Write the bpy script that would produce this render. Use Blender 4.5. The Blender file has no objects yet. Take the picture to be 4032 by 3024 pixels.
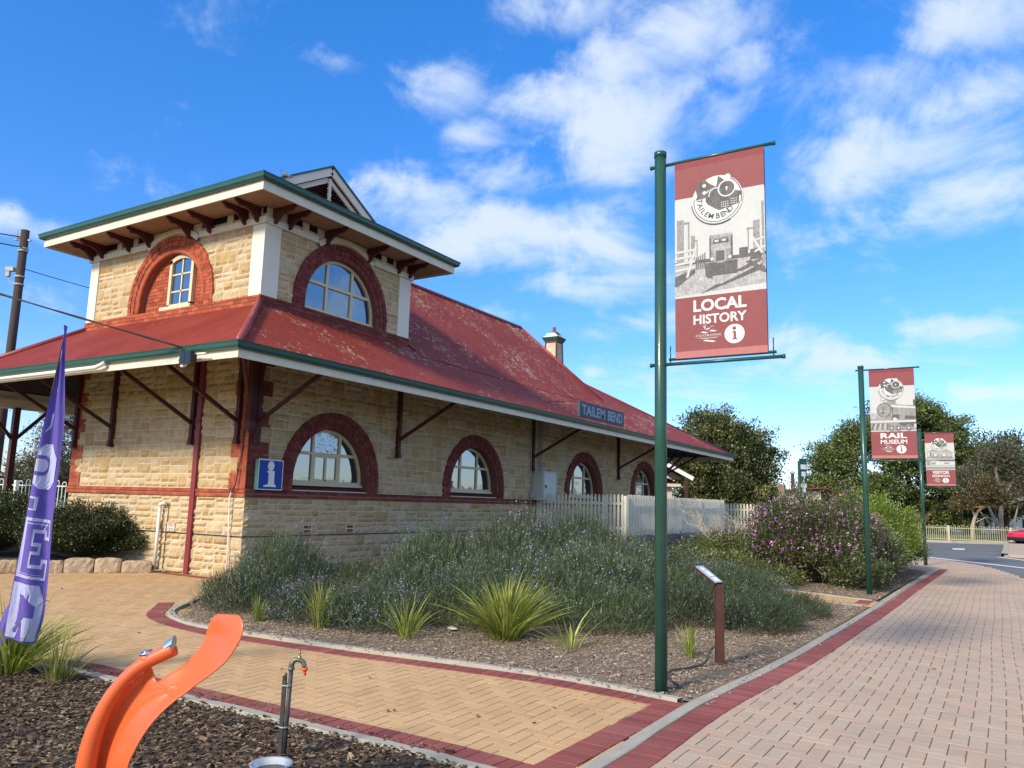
import bpy, math, random
import numpy as np
from mathutils import Vector, Matrix
from mathutils.geometry import tessellate_polygon
random.seed(7); rng = np.random.default_rng(7)
S = bpy.context.scene
COL = S.collection
PI = math.pi
rad = math.radians

# ------------------------------------------------------------------ camera
YAW, PITCH, ROLL = rad(58.339), rad(8.650), rad(1.573)
CAM = Vector((-10.964, -13.089, 1.65))
fwd = Vector((math.sin(YAW)*math.cos(PITCH), math.cos(YAW)*math.cos(PITCH), math.sin(PITCH)))
rgt = Vector((math.cos(YAW), -math.sin(YAW), 0)); upv = rgt.cross(fwd)
r2 = rgt*math.cos(ROLL) + upv*math.sin(ROLL); u2 = -rgt*math.sin(ROLL) + upv*math.cos(ROLL)
cd = bpy.data.cameras.new('camera'); cam = bpy.data.objects.new('camera', cd); COL.objects.link(cam)
cd.sensor_width = 36; cd.lens = 3091.67/4032*36; cd.clip_end = 3000; cd.clip_start = .05
mw = Matrix((r2, u2, -fwd)).transposed().to_4x4(); mw.translation = CAM
cam.matrix_world = mw
S.camera = cam

# ------------------------------------------------------------------ light
SUN_EL, SUN_AZ = rad(32), rad(-80)          # azimuth from +Y towards +X
sd = bpy.data.lights.new('sun', 'SUN'); sun = bpy.data.objects.new('sun', sd); COL.objects.link(sun)
sd.energy = 2.75; sd.angle = rad(11); sd.color = (1.0, .87, .68)
tosun = Vector((math.sin(SUN_AZ)*math.cos(SUN_EL), math.cos(SUN_AZ)*math.cos(SUN_EL), math.sin(SUN_EL)))
sun.rotation_euler = tosun.to_track_quat('Z', 'Y').to_euler(); sun.location = (-30, 5, 20)
S.view_settings.view_transform = 'Standard'; S.view_settings.look = 'None'
S.view_settings.exposure = 0.95; S.view_settings.gamma = 1

def link(nt, a, b): nt.links.new(a, b)
W = bpy.data.worlds.new('World'); S.world = W; W.use_nodes = True
nt = W.node_tree; nt.nodes.clear()
def nd(nt, t, **k):
    n = nt.nodes.new(t)
    for a, v in k.items():
        if a.startswith('i_'): n.inputs[a[2:]].default_value = v
        else: setattr(n, a, v)
    return n
def mth(nt, op, a, b=None, c=None):
    n = nt.nodes.new('ShaderNodeMath'); n.operation = op
    for i, v in enumerate((a, b, c)):
        if v is None: continue
        if hasattr(v, 'links') or hasattr(v, 'is_linked'): nt.links.new(v, n.inputs[i])
        else: n.inputs[i].default_value = v
    return n.outputs[0]
sky = nd(nt, 'ShaderNodeTexSky', sky_type='NISHITA', sun_disc=False, sun_elevation=SUN_EL, sun_rotation=SUN_AZ % (2*PI))
sky.air_density = 1.0; sky.dust_density = 0.4; sky.ozone_density = 2.5
hsv = nd(nt, 'ShaderNodeHueSaturation'); hsv.inputs['Saturation'].default_value = 1.22; hsv.inputs['Value'].default_value = 1.0
link(nt, sky.outputs[0], hsv.inputs['Color'])
tint = nd(nt, 'ShaderNodeMix', data_type='RGBA', blend_type='MULTIPLY'); tint.inputs[0].default_value = 1
tint.inputs[7].default_value = (.62, .84, 1.12, 1)
sky_tint = tint
link(nt, hsv.outputs[0], tint.inputs[6])
tc = nd(nt, 'ShaderNodeTexCoord')
sep = nd(nt, 'ShaderNodeSeparateXYZ'); link(nt, tc.outputs['Generated'], sep.inputs[0])
X, Y, Z = sep.outputs
az = mth(nt, 'MULTIPLY', mth(nt, 'ARCTAN2', X, Y), 180/PI)
el = mth(nt, 'MULTIPLY', mth(nt, 'ARCSINE', Z), 180/PI)
tr_ = nd(nt, 'ShaderNodeValToRGB'); te = tr_.color_ramp.elements; te[0].position = 0.0; te[0].color = (.74, .76, 1.0, 1); te[1].position = .60; te[1].color = (.40, .90, 1.26, 1)
e_ = te.new(.2); e_.color = (.58, .76, 1.06, 1)
link(nt, Z, tr_.inputs[0]); link(nt, tr_.outputs[0], sky_tint.inputs[7])
# cloud layer: noise on a flat layer overhead, wandering
zc = mth(nt, 'MAXIMUM', mth(nt, 'ADD', Z, .10), .03)
cv = nd(nt, 'ShaderNodeCombineXYZ')
link(nt, mth(nt, 'DIVIDE', X, zc), cv.inputs[0]); link(nt, mth(nt, 'DIVIDE', Y, zc), cv.inputs[1])
n1 = nd(nt, 'ShaderNodeTexNoise', i_Scale=2.6, i_Detail=10.0, i_Roughness=.60, i_Distortion=.5); link(nt, cv.outputs[0], n1.inputs['Vector'])
n2 = nd(nt, 'ShaderNodeTexNoise', i_Scale=7.0, i_Detail=8.0, i_Roughness=.62, i_Distortion=.4); link(nt, tc.outputs['Generated'], n2.inputs['Vector'])
# banks of cloud in the sky: azimuth, elevation, half width, half height, weight
BANKS = [(61.7,33.8,6.2,1.9,.85),(71.1,33.1,6.2,2.6,.85),(65.5,30.8,4,2.4,.8),(61.2,29,5,2.1,.9),(66.8,26.6,5.8,2.8,1.0),(58.2,23.7,6,2.0,.85),(63.8,24.5,5.2,2.2,.95),
         (52.4,29,3.3,2.1,.62),(55,26,2.8,1.4,.55),(72.8,26.8,3.9,1.9,.55),(89.1,30.1,6,2.4,.72),(85.3,23.5,6.5,2.3,.85),(89.7,24.9,5,2.6,.72),(91.7,19.7,6,3,.75),(87,18.6,5,1.3,.7),(77.6,30.3,4,2.4,.55),
         (50.9,21.4,6,2.4,.95),(57.1,19.4,7,3,1.1),(63.2,18.4,5.4,2.4,.95),(61.5,16.1,6.4,1.7,.8),(58.5,14,4.6,1.3,.6),(65.7,12.9,5.4,1.2,.6),(25.2,16.4,3,1.0,.7),(43.7,30,1.8,.7,.45),
         (82.2,10.2,5.8,1.2,.85),(76.5,9.3,6.6,1.1,.62),(88.1,11.7,4.6,1.3,.6),(90.5,7.6,3,.8,.75),(79.2,11.2,5,1,.5),(64.6,9.1,4.5,1.2,.45),(73.7,8.5,5,1.1,.5),(84,28,10,6,.48),
         (30,5,30,2,.1),(90,4,22,1.6,.2),(115,25,14,10,.9),(50,80,400,15,1.5),(-130,34,75,26,1.5),(165,30,30,22,.7),(-40,40,30,16,1.2)]  # unseen banks overhead and behind the camera are added to whiten the ambient light
tot = None
jx = mth(nt, 'MULTIPLY', mth(nt, 'SUBTRACT', n2.outputs[0], .5), 8.0)
azj = mth(nt, 'ADD', az, jx); elj = mth(nt, 'ADD', el, mth(nt, 'MULTIPLY', jx, -.35))
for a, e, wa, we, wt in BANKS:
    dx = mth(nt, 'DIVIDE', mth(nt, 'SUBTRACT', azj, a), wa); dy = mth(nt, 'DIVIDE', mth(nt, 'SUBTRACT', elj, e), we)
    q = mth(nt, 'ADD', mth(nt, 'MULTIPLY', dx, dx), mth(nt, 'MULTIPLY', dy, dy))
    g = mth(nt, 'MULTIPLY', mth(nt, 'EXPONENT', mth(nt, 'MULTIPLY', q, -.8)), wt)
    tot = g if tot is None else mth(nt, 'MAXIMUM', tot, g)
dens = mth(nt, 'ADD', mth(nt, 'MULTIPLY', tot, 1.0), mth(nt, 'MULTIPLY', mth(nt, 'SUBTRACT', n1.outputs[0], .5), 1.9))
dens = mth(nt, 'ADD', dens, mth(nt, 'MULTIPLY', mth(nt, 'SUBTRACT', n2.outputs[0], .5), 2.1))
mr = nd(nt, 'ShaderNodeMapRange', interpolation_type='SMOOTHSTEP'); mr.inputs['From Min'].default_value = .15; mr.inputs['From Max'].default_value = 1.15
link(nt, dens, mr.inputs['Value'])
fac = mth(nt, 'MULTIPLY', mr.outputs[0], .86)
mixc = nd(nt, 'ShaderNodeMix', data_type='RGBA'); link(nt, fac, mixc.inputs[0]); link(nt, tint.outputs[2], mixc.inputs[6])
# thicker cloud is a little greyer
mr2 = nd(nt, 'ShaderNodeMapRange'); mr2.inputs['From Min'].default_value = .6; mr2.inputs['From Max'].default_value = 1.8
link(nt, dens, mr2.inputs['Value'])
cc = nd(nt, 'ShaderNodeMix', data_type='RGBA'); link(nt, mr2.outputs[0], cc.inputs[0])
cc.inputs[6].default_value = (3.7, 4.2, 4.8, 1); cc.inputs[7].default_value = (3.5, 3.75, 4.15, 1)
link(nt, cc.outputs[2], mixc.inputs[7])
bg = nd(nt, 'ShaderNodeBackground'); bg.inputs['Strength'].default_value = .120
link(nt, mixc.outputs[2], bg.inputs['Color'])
wo = nd(nt, 'ShaderNodeOutputWorld'); link(nt, bg.outputs[0], wo.inputs[0])
S.cycles.max_bounces = 8; S.cycles.transparent_max_bounces = 8

# ------------------------------------------------------------------ materials
MC = {}
def ramp(nt, fac, cols, interp='LINEAR'):
    r = nd(nt, 'ShaderNodeValToRGB'); e = r.color_ramp.elements; r.color_ramp.interpolation = interp
    n = len(cols)
    while len(e) < n: e.new(.5)
    for i, c in enumerate(cols):
        p, c = (c[0], c[1]) if len(c) == 2 else (i/max(1, n-1), c)
        e[i].position = p; e[i].color = (*c, 1)
    link(nt, fac, r.inputs[0]); return r.outputs[0]
def mul(nt, col, fac_socket):
    m = nd(nt, 'ShaderNodeVectorMath', operation='SCALE')
    link(nt, col, m.inputs[0]); link(nt, fac_socket, m.inputs['Scale']); return m.outputs[0]
def mat(name, col=None, rough=.6, spec=.4, metal=0., cols=None, noise=None, noise2=None, bump=None, grime=None, coat=0, stretch=None):
    if name in MC: return MC[name]
    m = bpy.data.materials.new(name); m.use_nodes = True; nt = m.node_tree
    b = nt.nodes['Principled BSDF']; b.inputs['Roughness'].default_value = rough
    b.inputs['Specular IOR Level'].default_value = spec; b.inputs['Metallic'].default_value = metal
    b.inputs['Coat Weight'].default_value = coat
    tc = nd(nt, 'ShaderNodeTexCoord'); vec = tc.outputs['Object']
    if stretch:
        mp = nd(nt, 'ShaderNodeMapping'); mp.inputs['Scale'].default_value = stretch; link(nt, vec, mp.inputs[0]); vec = mp.outputs[0]
    if cols:
        at = nd(nt, 'ShaderNodeAttribute', attribute_name='rnd'); c = ramp(nt, at.outputs['Fac'], cols)
    else:
        rgb = nd(nt, 'ShaderNodeRGB'); rgb.outputs[0].default_value = (*col, 1); c = rgb.outputs[0]
    for nz in (noise, noise2):
        if nz:
            t = nd(nt, 'ShaderNodeTexNoise', i_Scale=nz[0], i_Detail=6.0, i_Roughness=.62); link(nt, vec, t.inputs['Vector'])
            mr = nd(nt, 'ShaderNodeMapRange'); mr.inputs['From Min'].default_value = .28; mr.inputs['From Max'].default_value = .72
            mr.inputs['To Min'].default_value = 1-nz[1]; mr.inputs['To Max'].default_value = 1+nz[1]
            link(nt, t.outputs[0], mr.inputs[0]); c = mul(nt, c, mr.outputs[0])
    if grime:   # (scale, threshold, colour, amount)
        t = nd(nt, 'ShaderNodeTexNoise', i_Scale=grime[0], i_Detail=8.0, i_Roughness=.7); link(nt, vec, t.inputs['Vector'])
        mr = nd(nt, 'ShaderNodeMapRange'); mr.inputs['From Min'].default_value = grime[1]; mr.inputs['From Max'].default_value = grime[1]+.12
        mr.inputs['To Max'].default_value = grime[3]
        link(nt, t.outputs[0], mr.inputs[0])
        mx = nd(nt, 'ShaderNodeMix', data_type='RGBA'); link(nt, mr.outputs[0], mx.inputs[0]); link(nt, c, mx.inputs[6]); mx.inputs[7].default_value = (*grime[2], 1)
        c = mx.outputs[2]
    link(nt, c, b.inputs['Base Color'])
    if bump:
        t = nd(nt, 'ShaderNodeTexNoise', i_Scale=bump[0], i_Detail=7.0, i_Roughness=.6); link(nt, vec, t.inputs['Vector'])
        bp = nd(nt, 'ShaderNodeBump'); bp.inputs['Strength'].default_value = bump[1]; bp.inputs['Distance'].default_value = bump[2]
        link(nt, t.outputs[0], bp.inputs['Height']); link(nt, bp.outputs[0], b.inputs['Normal'])
    MC[name] = m; return m
def leafmat(name, cols, trans=.35, rough=.5, gloss=.06):
    if name in MC: return MC[name]
    m = bpy.data.materials.new(name); m.use_nodes = True; nt = m.node_tree; nt.nodes.clear()
    at = nd(nt, 'ShaderNodeAttribute', attribute_name='rnd'); c = ramp(nt, at.outputs['Fac'], cols)
    oi = nd(nt, 'ShaderNodeObjectInfo'); tcn = nd(nt, 'ShaderNodeTexCoord'); nz = nd(nt, 'ShaderNodeTexNoise', i_Scale=1.6, i_Detail=3.0); link(nt, tcn.outputs['Object'], nz.inputs['Vector'])
    c = mul(nt, c, mth(nt, 'ADD', mth(nt, 'MULTIPLY', oi.outputs['Random'], .50), mth(nt, 'SUBTRACT', mth(nt, 'MULTIPLY', nz.outputs[0], 1.9), .22)))
    d = nd(nt, 'ShaderNodeBsdfDiffuse'); t = nd(nt, 'ShaderNodeBsdfTranslucent'); g = nd(nt, 'ShaderNodeBsdfGlossy'); g.inputs['Roughness'].default_value = rough
    for q in (d, t): link(nt, c, q.inputs['Color'])
    m1 = nd(nt, 'ShaderNodeMixShader'); m1.inputs[0].default_value = trans; link(nt, d.outputs[0], m1.inputs[1]); link(nt, t.outputs[0], m1.inputs[2])
    m2 = nd(nt, 'ShaderNodeMixShader'); m2.inputs[0].default_value = gloss; link(nt, m1.outputs[0], m2.inputs[1]); link(nt, g.outputs[0], m2.inputs[2])
    o = nd(nt, 'ShaderNodeOutputMaterial'); link(nt, m2.outputs[0], o.inputs[0]); MC[name] = m; return m
def roofmat(name, axis, speck):
    if name in MC: return MC[name]
    m = bpy.data.materials.new(name); m.use_nodes = True; nt = m.node_tree; b = nt.nodes['Principled BSDF']
    b.inputs['Roughness'].default_value = .6; b.inputs['Specular IOR Level'].default_value = .18
    tc = nd(nt, 'ShaderNodeTexCoord'); sp = nd(nt, 'ShaderNodeSeparateXYZ'); link(nt, tc.outputs['Object'], sp.inputs[0])
    s = mth(nt, 'SINE', mth(nt, 'MULTIPLY', sp.outputs[axis], 2*PI/.076))
    bp = nd(nt, 'ShaderNodeBump'); bp.inputs['Strength'].default_value = .9; bp.inputs['Distance'].default_value = .020; link(nt, s, bp.inputs['Height'])
    link(nt, bp.outputs[0], b.inputs['Normal'])
    n = nd(nt, 'ShaderNodeTexNoise', i_Scale=.8, i_Detail=6.0, i_Roughness=.6); link(nt, tc.outputs['Object'], n.inputs['Vector'])
    mp = nd(nt, 'ShaderNodeMapping'); mp.inputs['Scale'].default_value = (6, .9, .9) if axis == 0 else (.9, 6, .9); link(nt, tc.outputs['Object'], mp.inputs[0])
    n2 = nd(nt, 'ShaderNodeTexNoise', i_Scale=2.0, i_Detail=6.0, i_Roughness=.6); link(nt, mp.outputs[0], n2.inputs['Vector'])
    f = mth(nt, 'ADD', mth(nt, 'MULTIPLY', n.outputs[0], .5), mth(nt, 'MULTIPLY', n2.outputs[0], .5))
    c = ramp(nt, f, [(.3, (.185, .026, .020)), (.5, (.27, .040, .028)), (.72, (.34, .072, .050))])
    # bare and lichened flecks
    v = nd(nt, 'ShaderNodeTexNoise', i_Scale=8.5, i_Detail=4.0, i_Roughness=.6, i_Distortion=.6)
    mp2 = nd(nt, 'ShaderNodeMapping'); mp2.inputs['Scale'].default_value = (1.3, .75, .75) if axis == 0 else (.75, 1.3, .75); link(nt, tc.outputs['Object'], mp2.inputs[0]); link(nt, mp2.outputs[0], v.inputs['Vector'])
    n3 = nd(nt, 'ShaderNodeTexNoise', i_Scale=.55, i_Detail=4.0, i_Roughness=.6); link(nt, tc.outputs['Object'], n3.inputs['Vector'])
    th = mth(nt, 'SUBTRACT', 1.03 - speck*.13, mth(nt, 'MULTIPLY', n3.outputs[0], .56))
    mr = nd(nt, 'ShaderNodeMapRange'); mr.inputs['From Min'].default_value = 0; mr.inputs['From Max'].default_value = .012
    link(nt, mth(nt, 'SUBTRACT', v.outputs[0], th), mr.inputs[0])
    mx = nd(nt, 'ShaderNodeMix', data_type='RGBA'); link(nt, mth(nt, 'MULTIPLY', mr.outputs[0], .8), mx.inputs[0]); link(nt, c, mx.inputs[6]); mx.inputs[7].default_value = (.52, .40, .30, 1)
    link(nt, mx.outputs[2], b.inputs['Base Color']); MC[name] = m; return m
def glassmat(name, col, refl=.5, bumpy=0):
    if name in MC: return MC[name]
    m = bpy.data.materials.new(name); m.use_nodes = True; nt = m.node_tree; nt.nodes.clear()
    d = nd(nt, 'ShaderNodeBsdfDiffuse'); d.inputs['Color'].default_value = (*col, 1)
    g = nd(nt, 'ShaderNodeBsdfGlossy'); g.inputs['Roughness'].default_value = .03; g.inputs['Color'].default_value = (.85, .92, .95, 1)
    tc = nd(nt, 'ShaderNodeTexCoord'); n = nd(nt, 'ShaderNodeTexNoise', i_Scale=14.0 if bumpy else 1.3, i_Detail=3.0); link(nt, tc.outputs['Object'], n.inputs['Vector'])
    bp = nd(nt, 'ShaderNodeBump'); bp.inputs['Strength'].default_value = .6 if bumpy else .12; bp.inputs['Distance'].default_value = .02; link(nt, n.outputs[0], bp.inputs['Height']); link(nt, bp.outputs[0], g.inputs['Normal'])
    x = nd(nt, 'ShaderNodeMixShader'); x.inputs[0].default_value = refl; link(nt, d.outputs[0], x.inputs[1]); link(nt, g.outputs[0], x.inputs[2])
    o = nd(nt, 'ShaderNodeOutputMaterial'); link(nt, x.outputs[0], o.inputs[0]); MC[name] = m; return m

SAND = [(.38,.28,.155),(.45,.345,.205),(.50,.40,.255),(.43,.30,.145),(.53,.43,.285),(.47,.375,.235),(.41,.285,.135)]
M_STONE = mat('sandstone', cols=SAND, rough=.9, spec=.15, noise=(5, .16), noise2=(26, .20), bump=(26, .9, .016), grime=(2.2, .60, (.30,.21,.12), .45))
M_MORTAR = mat('mortar', (.62,.53,.41), rough=.95, spec=.1, noise=(6, .15), bump=(60, .4, .004))
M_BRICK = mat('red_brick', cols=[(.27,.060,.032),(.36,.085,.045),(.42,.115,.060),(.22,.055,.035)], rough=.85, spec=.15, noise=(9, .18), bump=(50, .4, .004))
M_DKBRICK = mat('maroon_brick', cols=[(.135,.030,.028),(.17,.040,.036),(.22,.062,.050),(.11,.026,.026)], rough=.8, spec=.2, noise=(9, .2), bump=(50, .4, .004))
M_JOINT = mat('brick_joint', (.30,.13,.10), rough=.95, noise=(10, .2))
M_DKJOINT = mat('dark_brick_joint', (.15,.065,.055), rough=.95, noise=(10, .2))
M_CREAM = mat('cream_paint', (.66,.62,.50), rough=.55, noise=(2.5, .06), grime=(3.2, .62, (.30,.26,.20), .6), bump=(25, .1, .003), stretch=(1.2, 1.2, .5))
M_CREAMC = mat('cream_clean', (.70,.67,.56), rough=.5, noise=(2, .05))
M_FRAME = mat('window_cream', (.62,.54,.35), rough=.5, noise=(5, .05))
M_MAROON = mat('maroon_timber', (.075,.018,.020), rough=.5, noise=(5, .15))
M_DRED = mat('dark_maroon', (.065,.015,.017), rough=.6, noise=(5, .2))
M_GREEN = mat('gutter_green', (.020,.085,.072), rough=.35, noise=(2, .12), coat=.15)
M_POLE = mat('pole_green', (.017,.070,.052), rough=.32, noise=(3, .18), grime=(26, .655, (.33,.40,.34), .85), coat=.2)
M_PURPSILL = mat('sill_maroon', (.105,.040,.050), rough=.6, noise=(8, .15))
M_SOFFIT = mat('soffit_board', (.36,.27,.175), rough=.7, noise=(6, .12))
M_DARK = mat('dark_void', (.012,.010,.009), rough=.9)
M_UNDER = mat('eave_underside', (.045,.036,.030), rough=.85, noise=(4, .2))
M_ROOFX = roofmat('roof_iron_front', 0, 1.0); M_ROOFY = roofmat('roof_iron_side', 1, .15)
M_CAP = mat('ridge_cap', (.24,.040,.046), rough=.45, noise=(3, .18), grime=(10, .66, (.5,.42,.34), .8))
M_GLASS = glassmat('window_glass', (.02,.035,.05), .30); M_GLASSB = glassmat('pebbled_glass', (.03,.05,.06), .38, 1); M_GLASSD = glassmat('dark_glass', (.015,.015,.02), .07)
M_CONC = mat('concrete', (.35,.325,.27), rough=.9, noise=(4, .12), noise2=(40, .1), bump=(60, .3, .003), grime=(2.5, .6, (.22,.19,.15), .5))
M_TAN = mat('tan_paver', cols=[(.48,.31,.16),(.505,.33,.17),(.46,.295,.15),(.53,.35,.185),(.49,.33,.175)], rough=.88, spec=.2, noise=(1.1, .10), noise2=(60, .10), bump=(120, .3, .002), grime=(1.2, .62, (.30,.20,.12), .4))
M_PINK = mat('pink_paver', cols=[(.42,.31,.225),(.44,.33,.25),(.40,.30,.225),(.45,.32,.23),(.42,.335,.255),(.43,.345,.265)], rough=.88, spec=.2, noise=(.8, .12), noise2=(60, .10), bump=(120, .3, .002), grime=(.8, .60, (.29,.21,.17), .4))
M_RED = mat('red_paver', cols=[(.235,.070,.060),(.26,.085,.073),(.21,.060,.054),(.28,.10,.088)], rough=.85, spec=.2, noise=(1.5, .15), noise2=(50, .1), bump=(120, .3, .002), grime=(3.0, .64, (.42,.24,.18), .35))
M_JSAND = mat('paver_joint', (.22,.155,.10), rough=.95, noise=(8, .3))
M_ASPH = mat('asphalt', (.125,.13,.135), rough=.9, noise=(.3, .15), noise2=(60, .18), bump=(150, .3, .003))
M_LINE = mat('road_paint', (.62,.62,.60), rough=.7, noise=(8, .15))
M_SOIL = mat('soil', (.060,.045,.033), rough=1, noise=(4, .35), bump=(18, .8, .03))
M_SOILG = mat('grey_soil', (.20,.150,.10), rough=1, noise=(4, .3), noise2=(40, .25), bump=(25, .8, .02))
M_GRASS = mat('dry_grass', (.10,.11,.04), rough=1, noise=(.2, .3), noise2=(3, .3))
M_CHIP = mat('bark_chip', cols=[(.038,.023,.015),(.078,.048,.031),(.13,.088,.056),(.19,.14,.09),(.060,.036,.025),(.32,.25,.16),(.10,.058,.033)], rough=.85, spec=.25, noise=(60, .25))
M_CHIPG = mat('weathered_chip', cols=[(.11,.075,.052),(.19,.145,.105),(.27,.215,.165),(.36,.30,.235),(.15,.10,.07),(.50,.44,.35),(.21,.155,.11)], rough=.9, spec=.2)
M_ROCK = mat('sandstone_block', cols=[(.34,.25,.16),(.42,.32,.21),(.38,.30,.22)], rough=.9, noise=(3, .2), noise2=(15, .15), bump=(9, .8, .05))
M_SLEEPER = mat('old_sleeper', cols=[(.13,.125,.13),(.17,.165,.17),(.10,.095,.095)], rough=.9, noise=(3, .3), bump=(14, .9, .02), stretch=(.4, 3, 6))
M_WOOD = mat('weathered_wood', (.20,.15,.12), rough=.9, noise=(6, .3), stretch=(4, 4, .4))
M_WHITE = mat('white_paint', (.76,.76,.72), rough=.5, noise=(4, .06), grime=(5, .68, (.45,.42,.36), .4))
M_PVC = mat('white_pvc', (.72,.71,.66), rough=.35, noise=(3, .05))
M_FENCE = mat('picket_paint', (.68,.66,.56), rough=.6, noise=(3, .08), grime=(4, .64, (.42,.38,.28), .5))
M_BLACK = mat('black_plastic', (.018,.018,.020), rough=.4, noise=(20, .1))
M_PIPE = mat('dark_poly_pipe', (.05,.05,.05), rough=.55, noise=(20, .3))
M_GREY = mat('grey_metal', (.36,.38,.38), rough=.5, noise=(5, .08))
M_CABINET = mat('cabinet_grey', (.50,.55,.55), rough=.45, noise=(2, .06), grime=(3, .66, (.35,.30,.24), .4))
M_CHROME = mat('chrome', (.75,.78,.82), rough=.09, metal=1)
M_GALV = mat('galvanised', (.62,.63,.62), rough=.3, metal=.55, noise=(14, .2))
M_BRASS = mat('brass', (.42,.30,.12), rough=.35, metal=.9, noise=(30, .3))
M_ORANGE = mat('orange_fibreglass', (.64,.115,.034), rough=.38, spec=.45, coat=.12, noise=(2.2, .10), noise2=(45, .05), grime=(7, .66, (.45,.16,.08), .35))
M_ORCLIP = mat('orange_plastic', (.85,.12,.01), rough=.4)
M_BARK = mat('tree_bark', (.13,.095,.07), rough=.95, noise=(5, .35), bump=(9, .8, .05), stretch=(3, 3, .6))
M_GUMBARK = mat('gum_bark', (.34,.27,.22), rough=.8, noise=(2, .3), noise2=(9, .15), bump=(5, .3, .03))
M_POLEWOOD = mat('pole_timber', (.045,.030,.026), rough=.8, noise=(6, .3), stretch=(5, 5, .3))
M_RUST = mat('rust_post', (.065,.024,.018), rough=.75, noise=(7, .3), grime=(5, .62, (.04,.02,.02), .6))
# print inks
def ink(n, c, r=.6): return mat(n, c, rough=r, spec=.3, noise=(40, .03), noise2=(3, .05), bump=(2.6, .5, .05), stretch=(1, 1, .35))
def photo_ink(n, c): return mat(n, c, rough=.6, spec=.3, noise=(55, .38), noise2=(14, .25), bump=(2.6, .5, .05), stretch=(1, 1, .6))
I_RED = ink('banner_red', (.215,.055,.060)); I_RED2 = ink('banner_red_hem', (.20,.030,.042)); I_PALE = ink('banner_pale_hem', (.38,.14,.14))
I_WHITE = ink('banner_white', (.56,.58,.58)); I_SKY = ink('banner_photo_sky', (.46,.48,.485)); I_G1 = photo_ink('banner_grey_light', (.33,.33,.34))
I_G2 = photo_ink('banner_grey', (.24,.235,.24)); I_G3 = photo_ink('banner_grey_dark', (.10,.095,.10)); I_BLUE = ink('sign_blue', (.006,.045,.34), .35); I_SWHITE = ink('sign_white', (.78,.80,.80), .4)
I_NAVY = ink('station_sign_slate', (.055,.080,.11)); I_SLET = ink('station_sign_letters', (.27,.33,.42)); I_PURP = ink('flag_purple', (.115,.085,.38), .55); I_LILAC = ink('flag_lettering', (.42,.44,.68), .55)
I_SGREEN = ink('street_sign_green', (.012,.075,.055)); I_TGREEN = ink('neon_green', (.10,.62,.42))

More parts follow.
